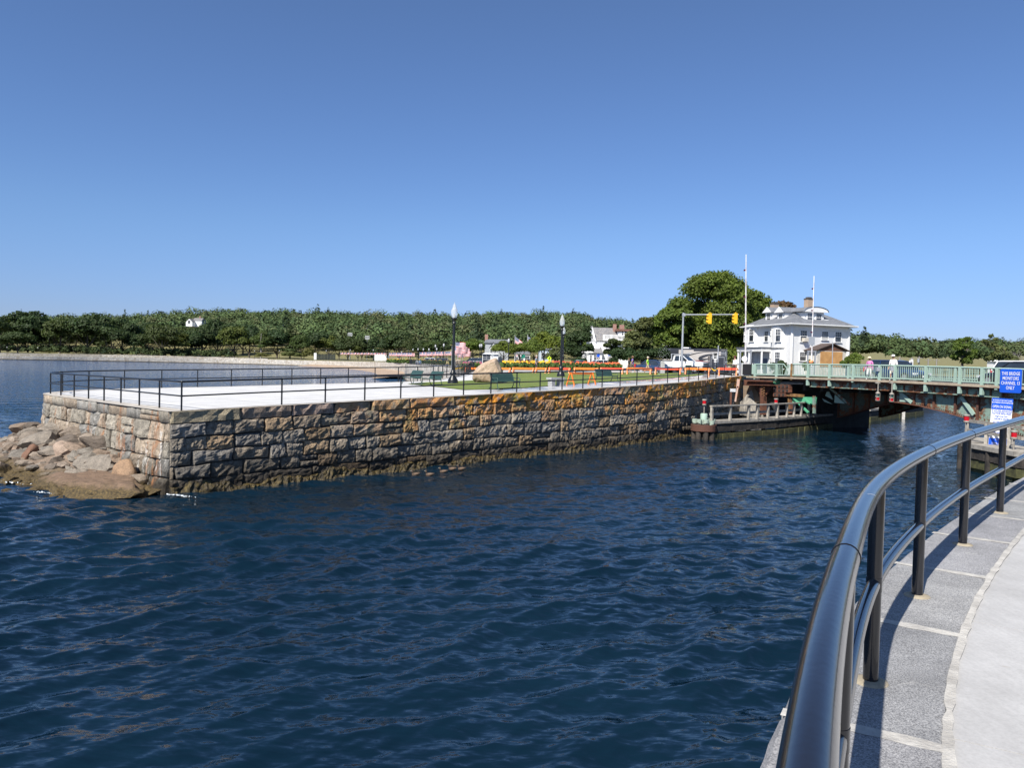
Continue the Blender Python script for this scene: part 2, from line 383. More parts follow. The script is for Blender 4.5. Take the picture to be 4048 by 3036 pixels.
# ---- ground sheets
def sheet(name, pts, dz, mat_, step=2.0, label=None, kind='structure', zf=gz):
    """flat-ish sheet cut from a plan polygon, draped on the ground function"""
    bm = bmesh.new(); vs = [bm.verts.new((p[0], p[1], 0)) for p in pts]; bm.faces.new(vs)
    xs = [p[0] for p in pts]; ys = [p[1] for p in pts]
    if step:
        for ax, lo, hi in ((0, min(xs), max(xs)), (1, min(ys), max(ys))):
            k = lo+step
            while k < hi:
                co = (k, 0, 0) if ax == 0 else (0, k, 0); no = (1, 0, 0) if ax == 0 else (0, 1, 0)
                bmesh.ops.bisect_plane(bm, geom=bm.verts[:]+bm.edges[:]+bm.faces[:], plane_co=co, plane_no=no); k += step
    bmesh.ops.triangulate(bm, faces=bm.faces[:])
    for v in bm.verts: v.co.z = zf(v.co.x, v.co.y)+dz
    for f in bm.faces:
        if f.normal.z < 0: f.normal_flip()
    bm.normal_update()
    me = bpy.data.meshes.new(name); bm.to_mesh(me); bm.free(); me.materials.append(mat_)
    o = link(bpy.data.objects.new(name, me)); o['kind'] = kind
    if label: o['label'] = label
    return o
inner_edge = [tuple(p[:2]) for p in offset(EDGE, -.55)]
deck_pts = [(-11.75, 27.75)]+inner_edge[1:]+[(20.2, 71.5), (18.5, 76), (2, 76), (-1.0, 84.0), (-4, 84), (-4.7, 70)]+[(-5.2, 60), (-5.6, 57.2), (-8.5, 53.9)]+\
    [(-12, 51.3), (-14.6, 49.2), (-17.5, 46.7), (-20.6, 44.9)]
tin = offset([(p[0], p[1]) for p in TIP], .55)
deck_pts += [(p[0], p[1]) for p in reversed(tin)]
deck = sheet('pavement', deck_pts, 0.0, M_DECK, 1.5)
LAWN = [(-6.9, 50.6), (-4.3, 46.0), (-2.65, 42.6), (-.9, 43.6), (.5, 44.9), (2.3, 48.0), (5.8, 53.5), (10.3, 59.7), (13.2, 63.6), (16.3, 69.0), (18.6, 74.2), (17.2, 78.0), (10, 78.5), (2.0, 78.5), (-.2, 77.0), (-1.2, 68), (-2.4, 58.0), (-3.9, 55.6), (-5.9, 53.2)]
lawn = sheet('lawn', LAWN, .03, M_GRASS, 1.5, 'mown striped lawn of the small park', 'stuff')
# wet attribute on the deck close to the lawn's canal side
def lawn_dist(x, y):
    d = 1e9
    for a, b in zip(LAWN[1:11], LAWN[2:12]):
        ax, ay = a; bx, by = b; L2 = (bx-ax)**2+(by-ay)**2
        t = max(0, min(1, ((x-ax)*(bx-ax)+(y-ay)*(by-ay))/L2)); d = min(d, math.hypot(x-ax-t*(bx-ax), y-ay-t*(by-ay)))
    return d
wa = deck.data.attributes.new('wet', 'FLOAT', 'POINT')
wa.data.foreach_set('value', [max(0, min(1, (3.6-lawn_dist(v.co.x, v.co.y))/1.4))*(1 if v.co.x > -1.0 else .25) for v in deck.data.vertices])
# land behind the park: one big sheet to the hills
def landz(x, y):
    z = gz(x, y)
    if y > 95: z = min(z, 4.2)
    return z-.12
BANK = [(21.2, 70.6), (24.5, 76.0), (32, 83), (50, 95), (66, 120), (100, 160), (260, 200)]   # canal bank behind the bridge
LAND = [(-4.5, 70), (-4.3, 80), (-4.7, 92), (-6.6, 104), (-10.5, 120), (66, 120)]+[(p[0]-.3, p[1]+.3) for p in BANK[3::-1]]+[(20.2, 70.6), (16.0, 63), (8, 64), (4, 66)]
sheet('ground', LAND, -.05, M_DRY, 0, zf=landz)
# ================================================================== stone walls
def stone_wall(path, zt, zb, rows, wmin, wmax, out, pal, rng, rough=.055, gap=.03, top_lich=None, batter=.06, wob=.05, gx=13, gy=9, tall=.12):
    """V,F,C of a wall of separate rough blocks along a plan path. out=+1: faces to the right of travel"""
    V = []; F = []; C = []; L = path.len
    def bnd(k, s):
        zc = zt(s); z = zb+(zc-zb)*k/rows
        if 0 < k < rows: z += wob*(noise.noise(Vector((s*.35, k*3.7, 1.3)))+.6*noise.noise(Vector((s*1.3, k*5.1, 7.7))))
        return z
    def UV_(i, n): return 0.0 if i == 0 else (1.0 if i == n-1 else (.5 if n == 3 else .035+.93*(i-1)/(n-3)))
    for k in range(rows):
        s = -rng.uniform(0, wmin)
        while s < L-.05:
            wd = rng.uniform(wmin, wmax)*(1.25 if k == 0 else 1)
            s0 = max(s, 0); s1 = min(s+wd, L)
            if L-s1 < wmin*.6: s1 = L
            s = s1 if s1 >= L else s+wd
            if s1-s0 < .08: continue
            hi = 1
            parts = [(0, 1)] if rng.random() > .025 else ([(0, .48), (.52, 1)])
            for f0, f1 in parts:
                seed = rng.uniform(0, 100); base = pal(rng, k/rows); n0 = len(V)
                lich = top_lich(k, (s0+s1)/2, rng) if top_lich else 0
                bulge = rng.uniform(.0, .06); tl = rng.uniform(-.05, .05); cut = rng.uniform(.12, .3); off = rng.uniform(-.05, .05)
                sh = [rng.uniform(-.035, .035) for _ in range(8)]
                for j in range(gy):
                    v = UV_(j, gy)
                    for i in range(gx):
                        u = UV_(i, gx)
                        ss = s0+gap/2+(s1-s0-gap)*u
                        zl = bnd(k, ss)+gap/2; zh = bnd(k+1, ss)-gap/2; a = zl+(zh-zl)*f0; b2 = zl+(zh-zl)*f1
                        z = a+(b2-a)*v
                        # uneven corners
                        ss += (sh[0]*(1-u)*(1-v)+sh[1]*u*(1-v)+sh[2]*u*v+sh[3]*(1-u)*v)*(0 if (s0 < .01 or s1 > L-.01) else 1)
                        z += sh[4]*(1-u)*(1-v)+sh[5]*u*(1-v)+sh[6]*u*v+sh[7]*(1-u)*v
                        p, t = path.at(ss); nrm = Vector((t.y, -t.x, 0))*out
                        e = min(u, 1-u)*(s1-s0); e2 = min(v, 1-v)*(b2-a); ed = min(e, e2)
                        d = off+bulge*(1-math.exp(-ed/.12))-cut*.25*math.exp(-ed/.012)
                        d += rough*noise.noise(Vector((ss*2.6+seed, z*2.6, seed*.3)))*1.2+rough*1.1*noise.noise(Vector((ss*6.5, z*6.5, seed)))+rough*.9*noise.noise(Vector((ss*14, z*14, seed)))+tl*(v-.5)
                        d += batter*(1-(z-zb)/max(.1, (zt(s0)-zb)))
                        V.append(p+nrm*d+Vector((0, 0, z)))
                # skirt going back into the wall
                nb = len(V); rim = [(i, 0) for i in range(gx)]+[(gx-1, j) for j in range(1, gy)]+[(i, gy-1) for i in range(gx-2, -1, -1)]+[(0, j) for j in range(gy-2, 0, -1)]
                for i, j in rim:
                    q = V[n0+j*gx+i]; p, t = path.at(s0+(s1-s0)*(i/(gx-1))); V.append(q-Vector((t.y, -t.x, 0))*out*.32)
                for j in range(gy-1):
                    for i in range(gx-1):
                        F.append((n0+j*gx+i, n0+j*gx+i+1, n0+(j+1)*gx+i+1, n0+(j+1)*gx+i)); C.append((*base, lich))
                m = len(rim)
                for q in range(m):
                    a0 = n0+rim[q][1]*gx+rim[q][0]; a1 = n0+rim[(q+1) % m][1]*gx+rim[(q+1) % m][0]
                    F.append((a1, a0, nb+q, nb+(q+1) % m)); C.append((*[x*.8 for x in base], lich))
    return V, F, C
def pal_canal(rng, h):
    k = rng.random(); l = rng.uniform(.75, 1.25)
    if k < .55: c = (.27, .24, .20)
    elif k < .75: c = (.32, .27, .21)
    elif k < .9: c = (.23, .215, .195)
    else: c = (.30, .22, .14)
    return tuple(x*l for x in c)
def pal_left(rng, h):
    k = rng.random(); l = rng.uniform(.8, 1.2)
    c = (.32, .295, .25) if k < .5 else ((.36, .30, .235) if k < .8 else (.27, .265, .25))
    return tuple(x*l for x in c)
rng = random.Random(11)
CANAL_LEN = CANAL.len
def ztop_c(s):
    p, t = CANAL.at(s); return gz(p.x, p.y)
COPE = .44
def lich_c(k, s, rng):
    f = min(1, max(0, (s-5)/9))
    if k >= 5: return f*rng.choice([.45, .8, 1, 1])
    if k == 4: return f*rng.choice([0, .5, .9, .9])*(.8 if s > 8 else .7)
    if k == 3: return f*rng.choice([0, 0, .25, .5])
    return 0
wall = thing('seawall', 'long rough granite canal wall with orange lichen and a weedy foot', 'wall', (0, 0, 0))
V, F, C = stone_wall(CANAL, lambda s: ztop_c(s)-COPE, .0, 5, .6, 1.6, 1, pal_canal, rng, top_lich=lambda k, s, r: lich_c(k, s, r), batter=.10, gap=.032, rough=.048)
npmesh('stone_courses', V, F, M_STONE, wall, C, False)
V, F, C = stone_wall(CANAL, ztop_c, 0, 1, 1.5, 2.9, 1, lambda r, h: tuple(x*r.uniform(.9, 1.15) for x in (.35, .28, .22)), rng, rough=.05, gap=.025, top_lich=lambda k, s, r: lich_c(5, s, r), batter=0, gx=12, gy=5)
V = [Vector(v) for v in V]
def cope_z(v):  # squash the one-row wall to a coping band
    best = gz(v.x, v.y); return best-COPE+(v.z/best)*COPE
V = [Vector((v.x, v.y, cope_z(v))) for v in V]
npmesh('coping_face', V, F, M_STONE, wall, C, False)
M_COPET = pm('coping_top_granite', (.50, .46, .40), (.36, .33, .29), 2.5, .85, .5, 25)
def strip(name, path_pts_out, path_pts_in, dz, mat_, parent, zf=gz, thick=None):
    mb = MB(); n = len(path_pts_out)
    for i in range(n-1):
        a, b = path_pts_out[i], path_pts_out[i+1]; c, d = path_pts_in[i+1], path_pts_in[i]
        mb.poly([(q[0], q[1], zf(q[0], q[1])+dz) for q in (a, b, c, d)])
    return mb.build(name, mat_, parent, fix=False)
eo = [(-12.03, 26.93)]+[tuple(p[:2]) for p in offset(EDGE, .03)[1:]]; ei = [(-11.75, 27.75)]+[tuple(p[:2]) for p in offset(EDGE, -.56)[1:]]
strip('coping_top', eo, ei, .006, M_COPET, wall)
mb = MB()                                                                 # dark core seen in the joints
for a, b in zip(EDGE, EDGE[1:]):
    t = (Vector(b)-Vector(a)).normalized(); nx, ny = t.y, -t.x
    a2 = (a[0]-nx*.07+.0, a[1]-ny*.07); b2 = (b[0]-nx*.07, b[1]-ny*.07)
    mb.poly([(a2[0], a2[1], -1.5), (b2[0], b2[1], -1.5), (b2[0], b2[1], gz(*b)-.05), (a2[0], a2[1], gz(*a)-.05)])
mb.build('joint_mortar', M_MORTAR, wall, fix=False)
# weed band at the foot
def weed_band(name, path, parent, out=1, h0=.34, seed=0, s0=0, s1=None, mat_=None):
    V = []; F = []; L = (s1 or path.len); n = int((L-s0)/.09); m = 7
    for i in range(n+1):
        s = s0+(L-s0)*i/n; p, t = path.at(s); nr = Vector((t.y, -t.x, 0))*out
        h = h0*(.75+.9*noise.noise(Vector((s*.5, seed, 0)))+.35*noise.noise(Vector((s*2.2, seed, 4))))
        h = max(.08, h)
        for j in range(m):
            v = j/(m-1); z = -.25+(h+.25)*v
            d = .12+.20*(1-v)**1.2+.11*noise.noise(Vector((s*4, z*4, seed)))+.07*noise.noise(Vector((s*11, z*9, seed+3)))
            if j == m-1: d = -.02
            V.append(p+nr*d+Vector((0, 0, z+.05*noise.noise(Vector((s*9, z*9, 9))))))
    for i in range(n):
        for j in range(m-1):
            a = i*m+j; F.append((a, a+m, a+m+1, a+1))
    return npmesh(name, V, F, mat_ or M_WEED, parent, smooth=False)
weed_band('seaweed', CANAL, wall, 1, .42, 0)
# left end wall and round tip
tipwall = thing('end_wall', 'sunlit pale granite end of the pier above the rubble', 'wall', (0, 0, 0))
TL = Path([(p[0], p[1]) for p in reversed(TIP)]+[(-18, 32.8), (-12.0, 27.0)])
zt_l = lambda s: gz(*TL.at(s)[0][:2])
V, F, C = stone_wall(TL, lambda s: zt_l(s)-.42, -.1, 4, .55, 1.5, 1, pal_left, rng, rough=.04, batter=.22, gap=.03, wob=.09)
npmesh('stone_courses', V, F, M_STONE2, tipwall, C, False)
V, F, C = stone_wall(TL, zt_l, 0, 1, .8, 1.7, 1, pal_left, rng, rough=.025, gap=.02, batter=0, gx=9, gy=5)
V = [Vector((v.x, v.y, cope_z(v))) for v in V]
npmesh('coping_face', V, F, M_STONE2, tipwall, C, True)
to = [tuple(p[:2]) for p in offset(TL.p, .03)]; ti = [tuple(p[:2]) for p in offset(TL.p, -.56)]; to[-1] = (-12.03, 26.93); ti[-1] = (-11.75, 27.75)
strip('coping_top', to, ti, .006, M_COPET, tipwall)
mb = MB()
for a, b in zip(TL.p, TL.p[1:]):
    t = (b-a).normalized(); o_ = Vector((t.y, -t.x, 0))*-.07; a2 = a+o_; b2 = b+o_
    mb.poly([(a2.x, a2.y, -1.5), (b2.x, b2.y, -1.5), (b2.x, b2.y, gz(b.x, b.y)-.05), (a2.x, a2.y, gz(a.x, a.y)-.05)])
mb.build('joint_mortar', pm('pale_joint', (.22, .20, .17), (.12, .11, .09), 3, .95, .6, 14), tipwall, fix=False)
# seaward side of the pier (away from the camera)
mb = MB(); bk = [(p[0], p[1]) for p in [TIP[-1]]]+BACK[1:]
backwall = None
V, F, C = stone_wall(Path([(q[0], q[1]) for q in reversed(bk)]), lambda s: 2.95, -.2, 5, .8, 1.8, 1, pal_left, rng, gx=4, gy=3)
tag(npmesh('harbour_side_wall', V, F, M_STONE2, None, C, True), 'granite wall on the harbour side of the pier', 'wall')
bo = [(p[0], p[1]) for p in bk]; bi = [tuple(p[:2]) for p in offset(bk, .55)]
tag(strip('coping_kerb', bo, bi, .006, M_COPET, None), 'narrow granite kerb along the harbour edge of the pier', 'kerb')
# ================================================================== near bank: coping stones, slab, railing
NZ = EYE-1.62
RAILP = [(-.25, -2.2), (-.1, -1.2), (.0, -.4), (.16, .35), (.45, 1.12), (1.03, 2.34), (1.88, 3.92), (2.92, 5.45), (4.28, 7.2), (5.75, 8.95), (7.3, 10.75), (9.1, 12.7), (11.6, 15.4), (14.5, 18.4)]
NR = Path([tuple(p[:2]) for p in smooth_path(RAILP, 8)])
def nr_s(y):                                      # distance along the rail where it has this Y
    lo, hi = 0, NR.len
    for _ in range(40):
        m = (lo+hi)/2
        if NR.at(m)[0].y < y: lo = m
        else: hi = m
    return lo
def granite_mat():
    m, t, b = newmat('speckled_granite'); v = N(t, 'ShaderNodeNewGeometry').outputs['Position']
    sp = noise_tex(t, 130, 3, .7, v); n = noise_tex(t, 2.2, 6, .65, v); st = noise_tex(t, 5, 8, .75, v, .6)
    c = ramp(t, sp, [(.33, (.10, .10, .104, 1)), (.47, (.255, .255, .26, 1)), (.62, (.44, .44, .44, 1)), (.75, (.58, .57, .55, 1))])
    c = mix(t, 1.0, c, ramp(t, n, [(.3, g(.72)), (.65, g(1.1))]), 'MULTIPLY'); c = mix(t, 1.0, c, attr(t).outputs['Color'], 'MULTIPLY')
    c = mix(t, ramp(t, st, [(.60, g(0)), (.70, g(.55))]), c, (.62, .60, .56))
    t.links.new(c, b.inputs['Base Color']); b.inputs['Roughness'].default_value = .75
    bump(t, b, noise_tex(t, 70, 5, .7, v), .45, .006); return m
M_GRAN = granite_mat()
def slab_mat():
    m, t, b = newmat('smooth_concrete'); v = N(t, 'ShaderNodeNewGeometry').outputs['Position']
    n = noise_tex(t, 1.6, 7, .65, v); n2 = noise_tex(t, 60, 4, .6, v); n3 = noise_tex(t, 4.2, 3, .5, v, .3)
    mp = N(t, 'ShaderNodeMapping'); t.links.new(v, mp.inputs[0]); mp.inputs['Scale'].default_value = (30, 4, 1); mp.inputs['Rotation'].default_value = (0, 0, R(-30))
    br = noise_tex(t, 1.0, 2, .5, mp.outputs[0])
    c = ramp(t, n, [(.3, (.36, .355, .35, 1)), (.65, (.46, .455, .45, 1))])
    c = mix(t, 1.0, c, ramp(t, n2, [(.3, g(.9)), (.6, g(1.03))]), 'MULTIPLY'); c = mix(t, 1.0, c, ramp(t, br, [(.3, g(.95)), (.7, g(1.02))]), 'MULTIPLY')
    c = mix(t, ramp(t, n3, [(.70, g(0)), (.76, g(.6))]), c, (.30, .25, .2))
    t.links.new(c, b.inputs['Base Color']); b.inputs['Roughness'].default_value = .85; bump(t, b, br, .12, .004); return m
M_SLAB = slab_mat()
M_GROUT = pm('pale_mortar', (.52, .50, .46), (.34, .325, .30), 7, .95, .6, 40)
M_GROUT2 = pm('post_grout', (.36, .31, .22), (.26, .22, .16), 12, .9, .4, 60)
# coping stones: one thing each would be bricks of one kerb -> one kerb with its joints
YJ = [-3.2, -1.7, -.2, .9, 2.1, 3.42, 4.88, 6.25, 7.5, 8.65, 9.75, 11.1, 12.6, 14.2, 16, 18]
SJ = [nr_s(y) for y in YJ]
kerb = thing('kerb', 'speckled granite kerb under the curved railing beside the walkway', 'kerb')
rgk = random.Random(4); mb = MB(); 
OUTW, INW = .33, .355
def nr_pt(s, lat):                                # lat>0: to the right of travel (landward)
    p, t = NR.at(s); return Vector((p.x+t.y*lat, p.y-t.x*lat, 0))
for a, b_ in zip(SJ, SJ[1:]):
    mb.cc = (*[rgk.uniform(.78, 1.08)]*3, 1); mb.cc = (mb.cc[0]*1.0, mb.cc[1]*rgk.uniform(.985, 1.0), mb.cc[2]*rgk.uniform(.96, 1.02), 1)
    g0, g1 = a+.035, b_-.035; n = max(3, int((g1-g0)/.12)); jo = [rgk.uniform(-.02, .02) for _ in range(4)]
    rows = []
    for i in range(n+1):
        s = g0+(g1-g0)*i/n; e = .012*noise.noise(Vector((s*5, 1, 0))); e2 = .012*noise.noise(Vector((s*6, 8, 0)))
        prof = [(-OUTW+e, -.5), (-OUTW+e, -.03), (-OUTW+.03+e, 0), (-OUTW+.12, .001), (0, .002), (INW-.1, .002), (INW-.012+e2, 0), (INW+e2, -.02), (INW+e2, -.2)]
        rows.append([nr_pt(s, l)+Vector((0, 0, NZ+h+(.004*noise.noise(Vector((s*3, l*5, 2))) if h > -.1 else 0))) for l, h in prof])
    vs = [tuple(v) for r_ in rows for v in r_]; m_ = len(rows[0])
    fs = [(i*m_+j, i*m_+j+1, (i+1)*m_+j+1, (i+1)*m_+j) for i in range(n) for j in range(m_-1)]
    fs += [tuple(range(m_)), tuple(n*m_+j for j in reversed(range(m_)))]
    mb.add(vs, fs, False)
mb.build('granite_blocks', M_GRAN, kerb)
mb = MB()
for s in SJ[1:-1]:                                # raised, smeared mortar between the blocks
    n = 14; vs = []
    for i in range(n+1):
        l = -OUTW+.005+(OUTW+INW-.01)*i/n; wd = .045+.018*noise.noise(Vector((l*7, s, 3))); dx = .012*noise.noise(Vector((l*4, s, 9)))
        for q in (-1, 1):
            p = nr_pt(s+dx+q*wd, l); vs.append((p.x, p.y, NZ+.004))
    mb.add(vs, [(2*i, 2*i+1, 2*i+3, 2*i+2) for i in range(n)], False)
n = 220; vs = []                                  # mortar line between kerb and slab
for i in range(n+1):
    s = SJ[0]+(SJ[-1]-SJ[0])*i/n; wd = .022+.014*noise.noise(Vector((s*6, 5, 0)))
    for q in (-1, 1):
        p = nr_pt(s, INW+.004+q*wd+.012*noise.noise(Vector((s*3, 2, q)))); vs.append((p.x, p.y, NZ+.005))
mb.add(vs, [(2*i, 2*i+1, 2*i+3, 2*i+2) for i in range(n)], False)
mb.build('mortar_joints', M_GROUT, kerb)
# walkway slab, cast in bays with open joints
mb = MB(); SB = [nr_s(y) for y in (-3.2, -1.3, .6, 3.55, 5.2, 7.4, 9.6, 12, 15, 18)]
for a, b_ in zip(SB, SB[1:]):
    n = 12
    for i in range(n):
        s0 = a+(b_-a)*i/n+(.006 if i == 0 else 0); s1 = a+(b_-a)*(i+1)/n-(.006 if i == n-1 else 0)
        for l0, l1 in ((INW+.012, 2.4), (2.412, 4.4)):
            q = [nr_pt(s0, l0), nr_pt(s1, l0), nr_pt(s1, l1), nr_pt(s0, l1)]
            mb.prism([(p.x, p.y) for p in q], NZ-.12, NZ-.004)
o = mb.build('walkway', M_SLAB, None, fix=False); tag(o, kind='structure')
mb = MB(); pts = [nr_pt(SJ[0]+(SJ[-1]-SJ[0])*i/60, -OUTW+.06) for i in range(61)]
mb.poly([(p.x, p.y, NZ-.06) for p in pts]+[(40, 18, NZ-.06), (40, -8, NZ-.06)])
o = mb.build('bank', M_GROUT2, None); tag(o, kind='structure')
NEARP = Path([tuple(nr_pt(SJ[0]+(SJ[-1]-SJ[0])*i/60, -OUTW+.12)[:2]) for i in range(61)])
V, F, C = stone_wall(NEARP, lambda s: NZ-.42, -.2, 5, .7, 1.6, -1, pal_canal, rng)
tag(npmesh('bank_wall', V, F, M_STONE, None, C), 'granite canal wall below the curved black railing', 'wall')
# the curved railing
M_RAIL = pm('gloss_black_pipe', (.011, .011, .014), (.009, .009, .011), 6, .16, .03, 40, coat=.3)
rail = thing('railing', 'curved glossy black pipe railing on the granite kerb in the foreground', 'railing')
TOPZ = NZ+1.07-.043; MIDZ = NZ+.515
def rail_run(z, s0, s1, r, ri=.0): 
    n = int((s1-s0)/.11); pts = [NR.at(s0+(s1-s0)*i/n)[0]+Vector((0, 0, z)) for i in range(n+1)]; return pts
PS = [nr_s(y) for y in (-.9, .75, 2.28, 3.95, 5.5, 7.2, 8.9, 10.75, 12.4, 14.2, 16, 18)]
mb = MB(); mb.tube(rail_run(TOPZ, .2, PS[-1]+.1, .043), .043, 20); mb.build('top_rail', M_RAIL, rail)
# collars on the top rail
for y in (2.42, 5.75, 7.35):
    s = nr_s(y); p, t = NR.at(s); mb = MB(); c = p+Vector((0, 0, TOPZ)); mb.tube([c-t*.006, c+t*.006], .0455, 20); mb.build('collar', M_RAIL, rail)
M_CHALK = pm('white_scrape', (.8, .8, .8), (.5, .5, .52), 60, .8)
p, t = NR.at(nr_s(3.45)); mb = MB(); sd = Vector((t.y, -t.x, 0))
for k in range(7):
    a0 = R(25+6*k); vs = []
    for q in range(4):
        an = a0+R(8)*q/3+R(12); off = (.012*k-.04)+.006*math.sin(q*2+k)
        for w_ in (-.0022, .0022):
            c = p+Vector((0, 0, TOPZ))+t*(off+w_)+(sd*math.cos(PI/2-an+.5)+Vector((0, 0, math.sin(PI/2-an+.5))))*.0436; vs.append(tuple(c))
    mb.add(vs, [(2*q, 2*q+1, 2*q+3, 2*q+2) for q in range(3)], False)
mb.build('scrape', M_CHALK, rail)
post_proto = None
for a, b_ in zip(PS, PS[1:]):
    mb = MB(); mb.tube(rail_run(MIDZ, a, b_, .033), .033, 16); mb.build('mid_rail', M_RAIL, rail)
for s in PS:
    p, t = NR.at(s)
    if post_proto is None:
        mb = MB(); mb.tube([(0, 0, -.05), (0, 0, 1.07-.06)], .0375, 20); mb.tube([(0, 0, .478), (0, 0, .552)], .0392, 20); post_proto = mb.build('post', M_RAIL, rail)
        mb = MB(); mb.lathe([(.088, 0), (.085, .008), (.06, .014), (.04, .016)], n=20); gp = mb.build('post_grout', M_GROUT2, post_proto)
        q = post_proto
    else: q = copy_tree(post_proto, rail)
    q.location = (p.x, p.y, NZ); q.rotation_euler = (0, 0, random.uniform(0, 6))
# ================================================================== pier railing
prail = thing('railing', 'long thin black pipe railing round the pale pier and along the canal wall', 'railing')
in25 = [tuple(p[:2]) for p in offset(EDGE, -.3)]; in25[0] = (-11.75, 27.35)
tip25 = [tuple(p[:2]) for p in offset(TIP, .3)]; bk25 = [tuple(p[:2]) for p in offset([(TIP[-1].x, TIP[-1].y)]+BACK[1:], .3)]
PR = in25[::-1]+[(-21.75, 36.95)]+tip25[1:]+bk25[1:]
RP = Path(PR)
zs = lambda p: gz(p.x, p.y)
def prun(h, r):
    n = int(RP.len/.45); pts = []
    Ls = sorted(set([RP.len*i/n for i in range(n+1)]+RP.L))
    for s in Ls:
        p, t = RP.at(s); pts.append(p+Vector((0, 0, zs(p)+h)))
    return pts
mb = MB(); mb.tube(prun(1.04, .03), .036, 8); mb.build('top_rail', M_BLACK, prail)
mb = MB(); mb.tube(prun(.53, .025), .029, 8); mb.build('mid_rail', M_BLACK, prail)
Canal_s = RP.L[len(in25)-1]
cols = [714, 924, 1114, 1286, 1442, 1584, 1714, 1832, 1940, 2042, 2134, 2221, 2303, 2379, 2450, 2516, 2579, 2637, 2681, 2721, 2759, 2795, 2828, 2860, 2890, 2920]
ss = []
CR = Path(in25)
for c in cols:
    d = CR.column(c, 1560)
    if d is not None: ss.append(Canal_s-d)
s = Canal_s
ss[0] = Canal_s
d = Canal_s+1.95
while d < RP.len: ss.append(d); d += 1.95
pp = None
for s in ss:
    p, t = RP.at(s)
    if pp is None:
        mb = MB(); mb.tube([(0, 0, -.02), (0, 0, 1.04)], .034, 8); mb.tube([(0, 0, .49), (0, 0, .57)], .038, 8); pp = mb.build('post', M_BLACK, prail); q = pp
    else: q = copy_tree(pp, prail)
    q.location = (p.x, p.y, zs(p))
# ================================================================== rubble below the pier end
def rock_mat(name, c1, c2, weed=True):
    m, t, b = newmat(name); v = N(t, 'ShaderNodeNewGeometry').outputs['Position']; a = attr(t)
    n1 = noise_tex(t, 4, 8, .7, v); n2 = noise_tex(t, 26, 5, .65, v)
    c = ramp(t, n1, [(.3, rgb(c2)), (.62, rgb(c1))]); c = mix(t, 1.0, c, ramp(t, n2, [(.3, g(.6)), (.62, g(1.15))]), 'MULTIPLY')
    oi = N(t, 'ShaderNodeObjectInfo'); c = mix(t, 1.0, c, ramp(t, oi.outputs['Random'], [(0, (.6, .58, .56, 1)), (.4, (1, .95, .88, 1)), (.7, (1.15, .98, .85, 1)), (1, (.88, .84, .78, 1))]), 'MULTIPLY')
    if weed:
        sz = N(t, 'ShaderNodeSeparateXYZ'); t.links.new(v, sz.inputs[0]); n3 = noise_tex(t, 2.5, 6, .7, v)
        zn = N(t, 'ShaderNodeMath', operation='MULTIPLY_ADD'); t.links.new(n3, zn.inputs[0]); zn.inputs[1].default_value = -.5; t.links.new(sz.outputs[2], zn.inputs[2])
        k = ramp(t, zn.outputs[0], [(.02, g(1)), (.22, g(0))])
        c = mix(t, k, c, ramp(t, noise_tex(t, 14, 5, .7, v), [(.35, (.02, .014, .006, 1)), (.6, (.11, .075, .025, 1)), (.75, (.24, .16, .05, 1))]))
    t.links.new(c, b.inputs['Base Color']); b.inputs['Roughness'].default_value = .8
    s = N(t, 'ShaderNodeMath', operation='MULTIPLY_ADD'); t.links.new(n2, s.inputs[0]); s.inputs[1].default_value = .3; t.links.new(n1, s.inputs[2]); bump(t, b, s.outputs[0], .8, .06)
    return m
M_ROCK = rock_mat('brown_rubble', (.25, .205, .165), (.12, .10, .08))
M_ROCKG = rock_mat('grey_rubble', (.27, .25, .22), (.14, .13, .115))
M_ROCKR = rock_mat('reddish_rock', (.19, .115, .08), (.11, .07, .05))
def rock_np(seed, cuts=9, sub=3, rough=.09, sharp=26):
    bm = bmesh.new(); bmesh.ops.create_icosphere(bm, subdivisions=sub, radius=1); r = random.Random(seed)
    pl = [(Vector((r.gauss(0, 1), r.gauss(0, 1), r.gauss(0, 1))).normalized(), r.uniform(.48, .95)) for _ in range(cuts)]
    for v in bm.verts:
        d = v.co.normalized(); s = 0
        for n, h in pl:
            k = d.dot(n)/h
            if k > 0: s += k**sharp
        rad = min(1.25, (s+.55**sharp)**(-1/sharp))
        rad *= 1+rough*noise.noise(d*2.3+Vector((seed, 0, 0)))+rough*.6*noise.noise(d*6+Vector((0, seed, 0)))
        v.co = d*rad
    bmesh.ops.recalc_face_normals(bm, faces=bm.faces)
    return bm
def rock(name, label, cat, loc, size, rot, seed, mat_, group=None, sub=3, cuts=9, smooth=False):
    bm = rock_np(seed, cuts, sub); me = bpy.data.meshes.new(name); bm.to_mesh(me); bm.free(); me.materials.append(mat_)
    for p in me.polygons: p.use_smooth = smooth
    o = link(bpy.data.objects.new(name, me)); o.location = loc; o.scale = size; o.rotation_euler = rot
    return tag(o, label, cat, group)
# bank of packed small stones and mortar under the loose rocks
u_ax = Vector((.718, -.696, 0)).normalized()      # along the end wall towards the corner
o_ax = Vector((-.696, -.718, 0)).normalized()     # outward
W0 = Vector((-22.1, 36.8, 0)); WL = 14.1
def bank_z(s, o):                                 # s along the wall from the round tip, o outward
    wid = 3.9-max(0, s-12)*1.0; top = 1.45 if s < 6.5 else max(.15, 1.45-.19*(s-6.5))
    f = 1-max(0, o)/wid
    return top*f-.28*(1-f)+.16*noise.noise(Vector((s*.9, o*.9, 3)))+.10*noise.noise(Vector((s*2.3, o*2.3, 7)))
V = []; F = []; ns, no = 120, 46
for i in range(ns):
    s = -6.5+(WL+6.3)*i/(ns-1)
    for j in range(no):
        o = -2.2+9.5*j/(no-1)
        p = W0+u_ax*s+o_ax*o; z = bank_z(s, o) if s > 0 else bank_z(0, o)-.07*s*s
        V.append((p.x, p.y, max(z, -.9)+.05*noise.noise(Vector((s*5, o*5, 1)))))
